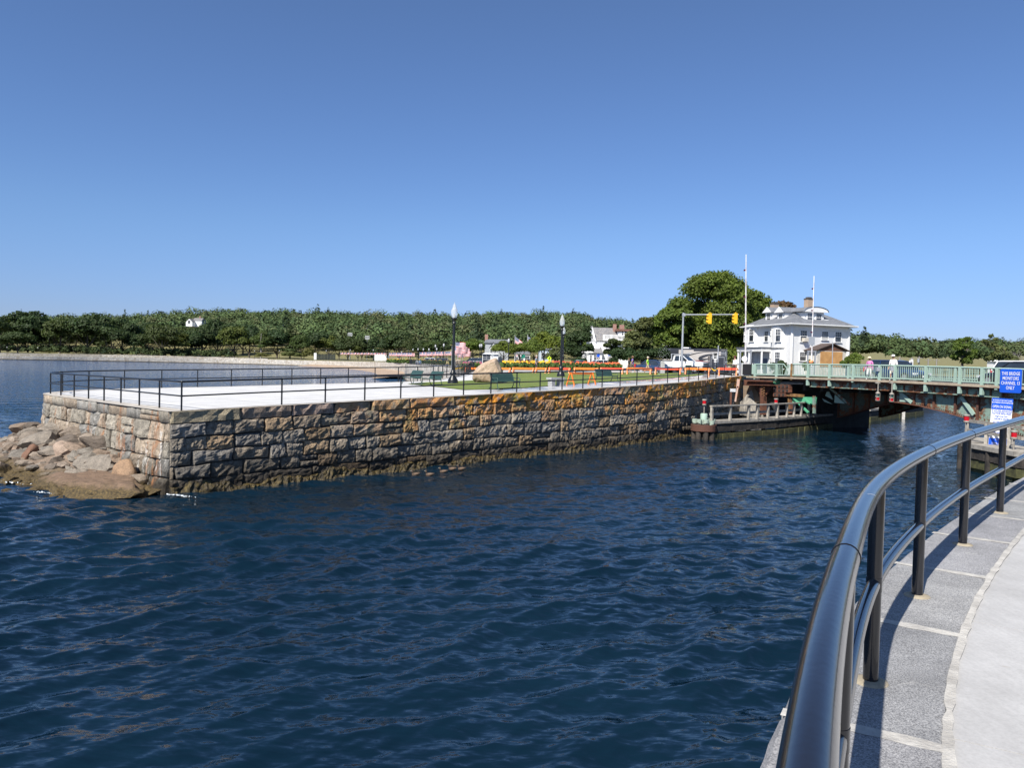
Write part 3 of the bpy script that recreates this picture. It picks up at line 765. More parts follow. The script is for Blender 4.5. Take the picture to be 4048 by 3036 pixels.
F = [(i*no+j, i*no+j+1, (i+1)*no+j+1, (i+1)*no+j) for i in range(ns-1) for j in range(no-1)]
tag(npmesh('rubble_bank', V, F, M_ROCK, None, smooth=False), kind='structure')
rr_ = random.Random(21); GRP = 'loose rocks of the rubble bank'
def bank_pt(s, o): p = W0+u_ax*s+o_ax*o; return p
kinds = [(M_ROCK, 'rubble_rock', 'brownish angular rock among the rubble bank under the pale end wall'), (M_ROCKG, 'rubble_rock', 'greyish angular rock among the rubble bank under the pale end wall')]
placed = []
tries = 0
while len(placed) < 175 and tries < 4000:
    tries += 1
    s = rr_.uniform(-3.6, WL-1.5); wid = 3.9-max(0, s-12)*1.0
    o = rr_.uniform(.2, wid*1.0); sz = rr_.choice([.22, .28, .34, .4, .5, .62])*rr_.uniform(.85, 1.15)*(1 if s < 8 else .8)
    if any((s-a)**2+(o-b)**2 < (.72*(sz+c))**2 for a, b, c in placed): continue
    placed.append((s, o, sz)); p = bank_pt(s, o); z = (bank_z(s, o) if s > 0 else bank_z(0, o)-.07*s*s)-sz*.04
    if z < -.5: continue
    mt, nm, lb = kinds[0 if rr_.random() < .55 else 1]
    rock(nm, lb, 'rock', (p.x, p.y, z), (sz*rr_.uniform(.9, 1.5), sz*rr_.uniform(.8, 1.1), sz*rr_.uniform(.5, .75)), (rr_.uniform(-.3, .3), rr_.uniform(-.3, .3), rr_.uniform(0, 6.3)), rr_.randint(0, 9999), mt, GRP+(' brown' if mt is M_ROCK else ' grey'), sub=2 if sz < .45 else 3)
# the rocks one can single out
def on_px(px, py, z): return PZ(px, py, z)
p = on_px(385, 1930, .12)
rock('shore_slab', 'large low brown slab with a weedy waterline at the foot of the end wall', 'rock', (p.x, p.y, .18), (2.15, 1.15, .55), (R(6), R(-2), R(-24)), 31, rock_mat('slab_rock', (.20, .15, .11), (.09, .07, .05)), None, 5, 9, False)
p = on_px(500, 1850, .75); rock('shore_boulder', 'rounded boulder with an orange top and black front beside the wall foot', 'rock', (p.x, p.y, .55), (.42, .5, .42), (0, 0, .5), 52, rock_mat('orange_boulder', (.36, .24, .15), (.22, .15, .1), False), None, 3, 8, True)
p = on_px(118, 1805, .5); rock('shore_boulder', 'round reddish brown boulder near the outer edge of the rubble', 'rock', (p.x, p.y, .55), (.44, .44, .38), (0, 0, 0), 11, M_ROCKR, None, 3, 5, True)
p = on_px(70, 1745, .5); rock('shore_boulder', 'dark red flat topped rock at the seaward end of the rubble', 'rock', (p.x, p.y, .35), (.72, .5, .40), (0, .1, .4), 14, M_ROCKR, None, 3, 7, False)
p = on_px(390, 1815, .9); rock('shore_boulder', 'long pale split rock lying above the large weedy slab', 'rock', (p.x, p.y, .75), (1.0, .55, .5), (.1, -.1, -.5), 88, M_ROCKG, None, 3, 7, False)
p = on_px(300, 1770, 1.0); rock('shore_boulder', 'big pale pinkish rock in the middle of the rubble bank', 'rock', (p.x, p.y, .85), (.85, .6, .45), (.15, .1, -.4), 71, rock_mat('pink_rock', (.36, .29, .24), (.22, .18, .15)), None, 3, 7, False)
# foam where the swell breaks on the rocks
M_FOAM = pm('foam', (.8, .83, .85), (.6, .66, .7), 9, .6)
mb = MB(); rf = random.Random(5)
def foam_patch(cx, cy, L, Wd, ang, n):
    for _ in range(n):
        a = rf.gauss(0, .38); b = rf.gauss(0, .3); x = cx+math.cos(ang)*a*L-math.sin(ang)*b*Wd; y = cy+math.sin(ang)*a*L+math.cos(ang)*b*Wd
        r_ = rf.uniform(.008, .032)*(1-.5*abs(a)); k = 6; st = rf.uniform(1.2, 3)
        mb.add([(x+r_*st*math.cos(q*2*PI/k)*rf.uniform(.6, 1.1), y+r_*math.sin(q*2*PI/k)*rf.uniform(.6, 1.1), .05+rf.uniform(0, .05)) for q in range(k)], [tuple(range(k))], False)
for px, py, L, Wd, n in ((5, 1790, 2.0, .8, 200), (5, 1850, 1.4, .5, 90), (20, 1905, 1.4, .3, 60), (170, 1950, .8, .12, 30), (712, 1962, .7, .12, 60)):
    q = PZ(px, py, .05); foam_patch(q.x, q.y, L, Wd, R(-20), n)
o = mb.build('sea_foam', M_FOAM, None, fix=False); tag(o, 'white broken foam along the rocks at the pier end', 'foam', kind='stuff')
# ================================================================== trees
def leaf_mat(name, c1, c2, tr=.30):
    if name in MATS: return MATS[name]
    m, t, b = newmat(name); a = attr(t); v = coords(t)
    c = ramp(t, noise_tex(t, 2.5, 3, .6, v), [(.3, rgb(c2)), (.7, rgb(c1))])
    oi = N(t, 'ShaderNodeObjectInfo'); c = mix(t, 1.0, c, ramp(t, oi.outputs['Random'], [(0, (.72, .82, .8, 1)), (.5, (1, 1, 1, 1)), (.8, (1.2, 1.1, .9, 1)), (1, (1.02, .92, .8, 1))]), 'MULTIPLY')
    c = mix(t, 1.0, c, a.outputs['Color'], 'MULTIPLY')
    t.links.new(c, b.inputs['Base Color']); b.inputs['Roughness'].default_value = .6; b.inputs['Specular IOR Level'].default_value = .25
    tl = N(t, 'ShaderNodeBsdfTranslucent'); t.links.new(mix(t, 1.0, c, (1.1, 1.25, .6), 'MULTIPLY'), tl.inputs[0])
    ms = N(t, 'ShaderNodeMixShader'); ms.inputs[0].default_value = tr; out = t.nodes['Material Output']
    t.links.new(b.outputs[0], ms.inputs[1]); t.links.new(tl.outputs[0], ms.inputs[2]); t.links.new(ms.outputs[0], out.inputs[0])
    MATS[name] = m; return m
M_LEAF = leaf_mat('oak_leaves', (.064, .092, .032), (.038, .060, .022))
M_LEAFL = leaf_mat('light_leaves', (.105, .135, .036), (.065, .092, .024))
M_LEAFD = leaf_mat('dark_leaves', (.058, .088, .032), (.034, .056, .022))
M_MAPLE = leaf_mat('maple_leaves', (.145, .190, .034), (.090, .130, .024))
M_LEAFO = leaf_mat('olive_leaves', (.155, .17, .06), (.09, .105, .038))
M_LEAFB = leaf_mat('browning_leaves', (.17, .10, .05), (.09, .06, .03))
M_BARK = pm('bark', (.12, .10, .08), (.06, .05, .042), 12, .9, .8, 30)
M_BARKG = pm('grey_bark', (.30, .28, .26), (.18, .17, .16), 12, .9, .5, 30)
def leaves_np(rng, lobes, n, size, flat=.25, shell=.45, droop=0, rnd=.42, jit=.07):
    """n leaf clumps (quads) through the outer volume of the lobes; returns V, F, colours"""
    L = np.array(lobes, float); vol = (L[:, 3]*L[:, 4]*L[:, 5])**(2/3); pk = rng.choice(len(L), n, p=vol/vol.sum())
    d = rng.normal(size=(n, 3)); d /= np.linalg.norm(d, axis=1)[:, None]
    low = d[:, 2] < -.35; d[low, 2] *= -rng.uniform(.2, 1, low.sum())
    d /= np.linalg.norm(d, axis=1)[:, None]
    r = (1-shell*rng.random(n)**1.6)*(1+jit*np.clip(rng.normal(size=n), -2, 1.6))
    P = L[pk, :3]+d*L[pk, 3:6]*r[:, None]
    nn = d+rng.normal(size=(n, 3))*rnd+np.array([0, 0, flat]); nn /= np.linalg.norm(nn, axis=1)[:, None]
    t = np.cross(nn, rng.normal(size=(n, 3))); t /= np.linalg.norm(t, axis=1)[:, None]; bt = np.cross(nn, t)
    s = size*rng.uniform(.55, 1.25, n)[:, None]; el = rng.uniform(.6, 1.0, n)[:, None]
    bend = nn*s*rng.uniform(-.35, .1, n)[:, None]
    V = np.stack([P-t*s+bend, P-bt*s*el*.8, P+t*s+bend, P+bt*s*el*.8], 1).reshape(-1, 3)
    F = np.arange(4*n).reshape(n, 4)
    lc = rng.uniform(.84, 1.15, len(L))[pk]*rng.uniform(.88, 1.12, n); hue = rng.normal(0, .035, n)
    C = np.stack([lc*(1+hue), lc, lc*(1-hue), np.ones(n)], 1)
    return V, F, C
def crown_lobes(rng, W, H0, H1, nl, top=.5, irr=.25):
    """lobes filling a rounded crown W wide between heights H0 and H1"""
    out = []; Hc = (H0+H1)/2; hh = (H1-H0)/2
    for i in range(nl):
        d = rng.normal(size=3); d /= np.linalg.norm(d); 
        if d[2] < -.5: d[2] *= -.6
        k = rng.uniform(.45, .80); s = rng.uniform(.20, .36)
        z = Hc+d[2]*hh*k+(rng.uniform(-.1, .1))*hh
        out.append((d[0]*W/2*k*(1+irr*rng.normal()*.3), d[1]*W/2*k*(1+irr*rng.normal()*.3), z, W*s*.75, W*s*.75, hh*s*1.25))
    out.append((0, 0, Hc, W*.27, W*.27, hh*.62))
    return out
def trunk_mb(rng, H0, H1, r, W, n=5, lean=0):
    mb = MB(); top = H0+(H1-H0)*.35
    mb.tube([(0, 0, -.3), (0, 0, 0), (lean*.3, 0, H0*.6), (lean, 0, top)], [r*1.5, r*1.15, r*.85, r*.5], 8)
    for i in range(n):
        a = 2*PI*i/n+rng.uniform(-.4, .4); z0 = H0*rng.uniform(.55, 1.1); k = rng.uniform(.25, .38)
        mb.tube([(lean*.4, 0, z0), (math.cos(a)*W*k*.5, math.sin(a)*W*k*.5, z0+(H1-H0)*.22), (math.cos(a)*W*k, math.sin(a)*W*k, z0+(H1-H0)*.5)], [r*.5, r*.35, r*.12], 6)
    return mb
def make_tree(name, seed, W, H, H0, nleaf, lsize, mat_, label, nl=16, cat='tree', r=None, bark=None, group=None, lobes=None, shell=.45, pieces=True):
    rng = np.random.default_rng(seed); root = thing(name, label, cat, (0, 0, 0), 0, group)
    lb = lobes(rng) if lobes else crown_lobes(rng, W, H0, H, nl)
    V, F, C = leaves_np(rng, lb, nleaf, lsize, shell=shell); npmesh('crown', V, F, mat_, root, C, False)
    if r != 0: trunk_mb(rng, H0, H, r or H*.028, W).build('trunk', bark or M_BARK, root)
    return root
def pine_lobes(W, H, H0):
    def f(rng):
        out = []; k = 8
        for i in range(k):
            z = H0+(H-H0)*(i+.3)/k; rad = W/2*(1-(i/k)**1.3)*rng.uniform(.7, 1.1)+.3
            for q in range(3):
                a = rng.uniform(0, 6.3); out.append((math.cos(a)*rad*.55, math.sin(a)*rad*.55, z, rad*.55, rad*.55, (H-H0)/k*.55))
        return out
    return f
# unit-size tree variants, 10 m high; each placed tree is a copy of one
TREEV = {}
def variants(key, n, **kw):
    TREEV[key] = []
    for i in range(n):
        o = make_tree(seed=100*len(TREEV)+i, **kw); TREEV[key].append([o, False])
variants('oak', 5, name='oak_tree', W=11, H=10, H0=2.3, nleaf=4200, lsize=.40, mat_=M_LEAF, label='x', nl=20)
variants('light', 3, name='broadleaf_tree', W=9.5, H=10, H0=1.9, nleaf=3800, lsize=.40, mat_=M_LEAFL, label='x', nl=18)
variants('dark', 3, name='broadleaf_tree', W=8.5, H=10, H0=1.6, nleaf=3800, lsize=.40, mat_=M_LEAFD, label='x', nl=18)
variants('pine', 2, name='pine_tree', W=6.5, H=10, H0=1.2, nleaf=3000, lsize=.34, mat_=M_LEAFD, label='x', lobes=pine_lobes(6.5, 10, 1.2))
variants('bush', 3, name='round_bush', W=10, H=10, H0=.2, nleaf=1500, lsize=.5, mat_=M_LEAFO, label='x', nl=14, cat='bush', r=0)
variants('park', 3, name='street_tree', W=9.5, H=10, H0=3.4, nleaf=4500, lsize=.34, mat_=M_MAPLE, label='x', nl=16)
rt = random.Random(9)
def tree_at(key, px, top, wpx, d, zb, label, group, matx=None):
    """a tree whose crown top is at row `top`, standing at depth d on height zb"""
    v = rt.choice(TREEV[key])
    if not v[1]: o = v[0]; v[1] = True
    else: o = copy_tree(v[0])
    p = PD(px, 1420, d); zt = PD(px, top, d).z; H = max(1.0, zt-zb); W = wpx*d/FPX
    w0 = {'oak': 11, 'light': 9.5, 'dark': 8.5, 'pine': 6.5, 'bush': 10, 'park': 9.5}[key]
    o.location = (p.x, d, zb-.05); o.scale = (W/w0, W/w0*rt.uniform(.9, 1.1), H/10.4); o.rotation_euler = (0, 0, rt.uniform(0, 6.3))
    o['label'] = label; o['group'] = group; return o
# ---- far shore: seawall, promenade, slope
SH = [(-330, 330), (-250, 378), (-216, 408), (-165, 432), (-108, 412), (-66, 344.5), (-38, 260), (-24.2, 176), (-14.8, 137), (-7.0, 104), (-5.0, 92), (-4.6, 80), (-4.8, 70), (-5.2, 62)]
SHP = Path([tuple(p[:2]) for p in smooth_path(SH, 5)])
def sh_top(p):
    d = p.y
    r_ = [(60, 3.4), (80, 3.75), (104, 3.9), (176, 3.9), (270, 3.8), (345, 3.4), (424, 2.9), (462, 2.9), (500, 2.9)]
    if p.x < -160: return 2.9-1.2*min(1, (-160-p.x)/90)
    for (a, za), (b, zb) in zip(r_, r_[1:]):
        if d <= b: return za+(zb-za)*(d-a)/(b-a)
    return 2.0
def rubblewall_mat(name='field_stone', scale=1.0):
    m, t, b = newmat(name); v = N(t, 'ShaderNodeNewGeometry').outputs['Position']
    vo = N(t, 'ShaderNodeTexVoronoi', i_Scale=scale); t.links.new(v, vo.inputs['Vector'])
    ve = N(t, 'ShaderNodeTexVoronoi', feature='DISTANCE_TO_EDGE', i_Scale=scale); t.links.new(v, ve.inputs['Vector'])
    c = ramp(t, N(t, 'ShaderNodeSeparateColor').outputs[0], [(.0, (.34, .29, .23, 1)), (.35, (.52, .48, .42, 1)), (.7, (.44, .41, .37, 1)), (1, (.60, .55, .47, 1))])
    sc_ = c.node.inputs[0].links[0].from_node; t.links.new(vo.outputs['Color'], sc_.inputs[0])
    c = mix(t, ramp(t, ve.outputs[0], [(.02, g(.75)), (.09, g(0))]), c, (.2, .18, .15))
    sz = N(t, 'ShaderNodeSeparateXYZ'); t.links.new(v, sz.inputs[0])
    c = mix(t, 1.0, c, ramp(t, sz.outputs[2], [(.18, (.2, .17, .12, 1)), (.42, (.9, .86, .8, 1)), (.6, g(1))]), 'MULTIPLY')
    t.links.new(c, b.inputs['Base Color']); b.inputs['Roughness'].default_value = .9; bump(t, b, ve.outputs[0], .6, .12); return m
M_FIELD = rubblewall_mat('field_stone', 1.1)
def ribbon(name, pth, z0, z1, mat_, parent=None, off=0, thick=0, n=200):
    """upright wall along a plan path with a flat top `thick` deep"""
    V = []; 
    for i in range(n+1):
        s = pth.len*i/n; p, t = pth.at(s); q = Vector((-t.y, t.x, 0)); a = p+q*off; b_ = p+q*(off+thick); zz0 = z0(p) if callable(z0) else z0; zz1 = z1(p) if callable(z1) else z1
        V += [(a.x-q.x*.25, a.y-q.y*.25, zz0), (a.x, a.y, zz1), (b_.x, b_.y, zz1), (b_.x, b_.y, zz0)]
    F = [(i*4+j, (i+1)*4+j, (i+1)*4+j+1, i*4+j+1) for i in range(n) for j in range(3)]
    o = npmesh(name, V, F, mat_, parent, smooth=False)
    bm = bmesh.new(); bm.from_mesh(o.data); bmesh.ops.recalc_face_normals(bm, faces=bm.faces); bm.to_mesh(o.data); bm.free(); return o
tag(ribbon('seawall', SHP, -1.2, lambda p: sh_top(p)+.0, M_FIELD, None, 0, .7, 400), 'long pale stone seawall curving round the far shore of the bay', 'wall')
UPP = Path([(-340, 337), (-256, 386), (-222, 416), (-172, 442), (-140, 440)])
tag(ribbon('retaining_wall', UPP, 1, lambda p: sh_top(p)+1.45-.9*max(0, min(1, (p.x+215)/60)), M_FIELD, None, 0, .5, 120), 'low pale stone retaining wall above the far promenade on the left', 'wall')
# pale walk along the harbour wall, beach at its foot
iw = [q for q in SHP.p if 62 <= q.y <= 300 and q.x > -60]; wi = offset([(q.x, q.y) for q in iw], -.5); wo = offset([(q.x, q.y) for q in iw], -5.0)
mb = MB()
for k_ in range(len(iw)-1): mb.poly([(q.x, q.y, sh_top(q)+.06) for q in (wi[k_], wi[k_+1], wo[k_+1], wo[k_])])
tag(mb.build('promenade', pm('promenade_concrete', (.55, .54, .52), (.45, .44, .42), .8, .9), None, fix=False), kind='structure')
bw = [q for q in SHP.p if 185 <= q.y <= 420 and -115 < q.x]; bo_ = offset([(q.x, q.y) for q in bw], 11.0); mb = MB()
for k_ in range(len(bw)-1): mb.poly([tuple(bw[k_])[:2]+(1.0,), tuple(bw[k_+1])[:2]+(1.0,), (bo_[k_+1].x, bo_[k_+1].y, -.35), (bo_[k_].x, bo_[k_].y, -.35)])
tag(mb.build('beach', pm('sand', (.42, .32, .23), (.28, .20, .14), .5, .9), None, fix=False), kind='structure')
# terrain behind the seawall: promenade, slope, wooded ridge
SKY = [(-1500, 1270), (0, 1285), (400, 1285), (620, 1275), (760, 1258), (1000, 1262), (1150, 1260), (1300, 1262), (1370, 1274), (1500, 1268), (1700, 1272), (1850, 1270), (2000, 1268), (2150, 1266), (2280, 1268), (2400, 1288), (2500, 1302), (2700, 1330), (3000, 1352), (3350, 1352), (3450, 1358), (3530, 1366), (3700, 1378), (3900, 1375), (4300, 1370), (6000, 1370)]
def sky_y(px):
    for (a, ya), (b, yb) in zip(SKY, SKY[1:]):
        if px <= b: return ya+(yb-ya)*max(0, px-a)/(b-a)
    return SKY[-1][1]
HD = 980.0
def hill_z(x, y):
    px = 2024+FPX*x/max(y, 1); zr = 5+((1430+.0244*(px-2024))-sky_y(px))/FPX*HD-9
    f = max(0, min(1, (y-500)/(HD-500))); f = f*f*(3-2*f); f = .35*f+.65*max(0, min(1, (y-520)/(HD-520)))
    if y > HD: f = max(.2, 1-(y-HD)/900)
    return max(2.0, 3.4+(zr-3.4)*f)
def shore_y(x):
    best = None
    for a, b in zip(SHP.p, SHP.p[1:]):
        if (a.x-x)*(b.x-x) <= 0 and a.x != b.x:
            y = a.y+(b.y-a.y)*(x-a.x)/(b.x-a.x); best = y if best is None else max(best, y)
    return best
V = []; us = np.arange(-1.02, .95, .02); ys = list(np.arange(0, 1.0001, .04))
for u in us:
    for f in ys:
        # from just behind the seawall to beyond the ridge
        y0 = 490.0
        for k in range(30):
            sy = shore_y(u*y0); ny = (sy+1.2) if sy else 118
            if abs(ny-y0) < .5: break
            y0 = .5*y0+.5*ny
        if u > -.06: y0 = 118
        if u > .55: y0 = 120+(u-.55)*360
        y = y0+(1700-y0)*f**1.5; x = u*y; zb = sh_top(Vector((x, y0, 0)))-.05 if u < -.06 else 4.0
        t = min(1, (y-y0)/60); z = zb+(max(hill_z(x, y), zb)-zb)*(t*t*(3-2*t)); V.append((x, y, z-.02))
nj = len(ys); F = [(i*nj+j, (i+1)*nj+j, (i+1)*nj+j+1, i*nj+j+1) for i in range(len(us)-1) for j in range(nj-1)]
hills = npmesh('hills', V, F, M_DRY, None, smooth=True); tag(hills, kind='structure')
def land_z(x, y):
    """height of the far land"""
    u = x/y; y0 = 490.0
    for k in range(30):
        sy = shore_y(u*y0); ny = (sy+1.2) if sy else 118
        if abs(ny-y0) < .5: break
        y0 = .5*y0+.5*ny
    if u > -.06: y0 = 118
    zb = sh_top(Vector((x, y0, 0))) if u < -.06 else 4.0
    t = max(0, min(1, (y-y0)/60)); return zb+(max(hill_z(x, y), zb)-zb)*(t*t*(3-2*t))
# wooded ridge: one mass of crowns
def forest(name, label, n, u0, u1, d0, d1, cw, per, ls, seed, zf, cols, skip=None):
    rng = np.random.default_rng(seed); Vs = []; Fs = []; Cs = []; base = 0
    for i in range(n):
        d = math.sqrt(rng.uniform(d0*d0, d1*d1)); u = rng.uniform(u0, u1); x = u*d
        if skip and skip(u, d): continue
        z = zf(x, d); w_ = cw*rng.uniform(.65, 1.3); h = w_*rng.uniform(.8, 1.25); pineish = rng.random() < .05
        nl = 5; lb = []
        for q in range(nl):
            a = rng.uniform(0, 6.3); k = rng.uniform(.2, .55)
            lb.append((math.cos(a)*w_*k*.6, math.sin(a)*w_*k*.6, h*rng.uniform(.45, .72), w_*.36, w_*.36, h*.30))
        lb.append((0, 0, h*.62, w_*.42, w_*.42, h*.4))
        if pineish: lb = [(0, 0, h*(.45+.2*q), w_*.36*(1-.26*q), w_*.36*(1-.26*q), h*.22) for q in range(4)]
        V, F, C = leaves_np(rng, lb, per, ls, shell=.15, rnd=.25)
        cc = np.array(cols[rng.integers(len(cols))])*rng.uniform(.9, 1.1)
        if pineish: cc = np.array((.034, .052, .026))
        C[:, :3] *= cc; Vs.append(V+np.array([x, d, z])); Fs.append(F+base); base += len(V); Cs.append(C)
    o = npmesh(name, np.concatenate(Vs), np.concatenate(Fs), FOREST_M, None, np.concatenate(Cs), False)
    return tag(o, label, 'woodland', kind='stuff')
FOREST_M, t_, b_ = newmat('woodland_leaves'); t_.links.new(attr(t_).outputs['Color'], b_.inputs['Base Color']); b_.inputs['Roughness'].default_value = .8; b_.inputs['Specular IOR Level'].default_value = .15
GREENS = [(.072, .110, .042), (.084, .118, .046), (.066, .102, .042), (.090, .116, .050), (.100, .112, .052), (.076, .110, .040)]
forest('wooded_ridge', 'green wooded ridge beyond the bay under the sky', 2300, -.78, .36, 560, 1010, 16, 260, 1.15, 5, land_z, GREENS)
forest('wooded_shore_slope', 'low wooded rise behind the bridge on the right', 520, .36, .80, 430, 640, 11, 260, .9, 6, lambda x, y: 5+((1430+.0244*(2024+FPX*x/y-2024))-sky_y(2024+FPX*x/y))/FPX*y-9, [tuple(x*.8 for x in c) for c in GREENS])
# ---- shore trees one can tell apart
OAKS = 'shoreline oaks along the far seawall'
for px, top, wp, key in [(-30, 1230, 150, 'oak'), (30, 1228, 150, 'oak'), (70, 1300, 100, 'oak'), (130, 1217, 170, 'oak'), (195, 1262, 120, 'oak'), (238, 1248, 130, 'oak'), (300, 1292, 110, 'oak'), (345, 1231, 170, 'oak'), (405, 1262, 120, 'dark'),
                         (440, 1275, 120, 'oak'), (482, 1250, 140, 'oak'), (525, 1285, 110, 'oak'), (575, 1262, 130, 'oak'), (640, 1262, 130, 'oak'), (735, 1282, 120, 'oak'), (800, 1274, 130, 'oak'), (860, 1252, 130, 'dark'), (960, 1262, 120, 'oak'),
                         (110, 1300, 110, 'dark'), (210, 1310, 110, 'oak'), (385, 1310, 110, 'oak'), (540, 1310, 100, 'oak'), (600, 1300, 110, 'oak'), (770, 1305, 100, 'dark'), (830, 1300, 100, 'oak'), (0, 1310, 120, 'oak')]:
    d = 470+rt.uniform(-8, 60)*(1 if top > 1290 else 1.4); d = d-(0 if px > 200 else 45)
    x = PD(px, 1420, d).x; tree_at(key, px, top+6, wp*1.05, d, land_z(x, d)-.5, ('dark green' if key == 'oak' else 'blackish green')+' spreading tree in the dense row above the far seawall', OAKS+(' dark' if key == 'dark' else ''))
for px, top, wp in [(690, 1302, 130), (925, 1277, 130), (1030, 1303, 90), (1190, 1312, 80)]:
    d = 478; x = PD(px, 1420, d).x; tree_at('light', px, top, wp, d, land_z(x, d)-.3, {690: 'fresh green rounded tree standing forward of the dark shoreline oaks', 925: 'tall yellow green tree at the right end of the shoreline oaks', 1030: 'light green tree beside the bare grey trunk on the far shore', 1190: 'bright green tree right of the dark conifer on the far shore'}[px], 'light green far shore trees')
for px, top, wp, key, lab in [(985, 1285, 90, 'dark', 'dark narrow tree between the yellow green tree and the pale trunk'), (1095, 1290, 110, 'dark', 'broad dark tree left of the pointed conifer across the bay'), (1146, 1280, 80, 'pine', 'dark pointed conifer above the round clipped bushes'),
                              (1245, 1297, 95, 'dark', 'dense dark tree above the olive bush near the ball court'), (1300, 1320, 80, 'light', 'green tree behind the fenced court left of the light towers'), (1340, 1338, 90, 'oak', 'low wide tree behind the fenced court'),
                              (1375, 1325, 80, 'dark', 'dark tree behind the left light tower'), (1415, 1356, 55, 'light', 'small round tree right of the fenced court'), (1430, 1330, 60, 'dark', 'dark tree between the two light towers'), (1478, 1330, 85, 'pine', 'dark ragged conifer right of the second light tower'), (1530, 1312, 70, 'dark', 'slim dark tree left of the largest far shore tree'),
                              (1577, 1294, 130, 'dark', 'largest dark domed tree behind the row of flags'), (1622, 1332, 60, 'oak', 'small dark tree right of the largest domed tree'), (1655, 1345, 80, 'oak', 'rounded tree above the middle of the flag row'), (1700, 1340, 80, 'light', 'yellowish green tree left of the black lamp post'), (1740, 1342, 80, 'oak', 'brownish green tree right behind the tall black lamp post')]:
    d = 500 if px < 1500 else (430 if px < 1600 else 330); x = PD(px, 1420, d).x
    tree_at(key, px, top, wp*1.1, d, land_z(x, d)-.3, lab, 'trees behind the far promenade')
for px, top, wp, lab in [(1143, 1384, 75, 'clipped round dark bush nearest the pointed conifer'), (1186, 1390, 55, 'second clipped dark bush beside the olive one'), (1225, 1372, 65, 'tall olive green bush left of the fenced court'), (1035, 1392, 60, 'low bush on the grass below the light green tree'), (430, 1400, 60, 'low scrub bush under the shoreline oaks'), (180, 1385, 60, 'yellow green scrub bush under the leftmost oaks')]:
    d = 466; x = PD(px, 1420, d).x; tree_at('bush', px, top, wp, d, land_z(x, d)-.2, lab, 'bushes on the far shore')
# undergrowth below the shoreline oaks
forest('undergrowth', 'scrubby undergrowth below the shoreline oaks', 420, -.70, -.36, 455, 500, 4.2, 40, .75, 8, lambda x, y: land_z(x, y)-.4, [(.045, .065, .024), (.03, .045, .018), (.06, .08, .03)], skip=lambda u, d: d < 380+90*min(1, (u+.72)*4) and u < -.5)
rng_ = np.random.default_rng(77)
mb = MB(); q = PD(1031, 1420, 474); z0 = land_z(q.x, 474)
dead = thing('dead_tree', 'bare pale grey trunk standing among the far shore trees', 'tree', (q.x, 474, z0))
mb.tube([(0, 0, 0), (.1, 0, 6), (-.2, 0, 11), (.1, 0, 15.5)], [.5, .42, .3, .08], 6); mb.tube([(0, 0, 8), (1.4, 0, 11), (1.8, 0, 13)], [.25, .15, .05], 5); mb.tube([(0, 0, 9), (-1.3, 0, 11.5)], [.2, .06], 5); mb.build('trunk', M_BARKG, dead)
# ---- nearer trees left of the white house
def big_maple():
    d = 128.0; root = thing('maple_tree', 'huge dense green maple towering behind the camper and traffic lights', 'tree', (0, 0, 0))
    rng = np.random.default_rng(40); lb = []
    def L(px, py, rpx, dd=0, sq=.85):
        p = PD(px, py, d+dd); r_ = rpx*d/FPX; lb.append((p.x, p.y, p.z, r_, r_*.9, r_*sq))
    for px, py, r_ in [(2800, 1105, 50), (2860, 1102, 50), (2765, 1130, 50), (2905, 1135, 50), (2840, 1110, 45), (2790, 1120, 50), (2880, 1130, 55), (2740, 1160, 55), (2910, 1165, 50), (2830, 1165, 70), (2700, 1215, 55), (2770, 1215, 70), (2850, 1225, 75), (2925, 1225, 55), (2660, 1265, 50), (2730, 1275, 70), (2810, 1285, 80), (2890, 1290, 75), (2935, 1300, 55), (2690, 1330, 65), (2770, 1345, 75), (2850, 1350, 80), (2920, 1355, 60), (2950, 1200, 45), (2965, 1250, 48), (2955, 1300, 48), (2640, 1310, 45), (2660, 1370, 55), (2740, 1390, 55), (2820, 1395, 60), (2890, 1400, 55)]:
        for k in range(4): L(px+rng.uniform(-25, 25), py+rng.uniform(-10, 22), r_*rng.uniform(.6, .9), rng.uniform(-5.5, 2.5))
    V, F, C = leaves_np(rng, lb, 70000, .23, shell=.4, rnd=.6, jit=.13); npmesh('crown', V, F, M_MAPLE, root, C, False)
    q = PD(2790, 1440, d); z = 4.2; mb = MB()
    mb.tube([(q.x, d, z-.3), (q.x, d, z+2.5), (q.x+.3, d, z+6), (q.x+.6, d, z+10)], [.75, .55, .45, .2], 10)
    for k in range(7):
        a = k*.9; mb.tube([(q.x+.2, d, z+2.5+k*.5), (q.x+math.cos(a)*2.5, d+math.sin(a)*1.5, z+5+k*.6), (q.x+math.cos(a)*4.5, d+math.sin(a)*2.5, z+8+k*.6)], [.3, .2, .06], 6)
    mb.build('trunk', M_BARK, root)
big_maple()
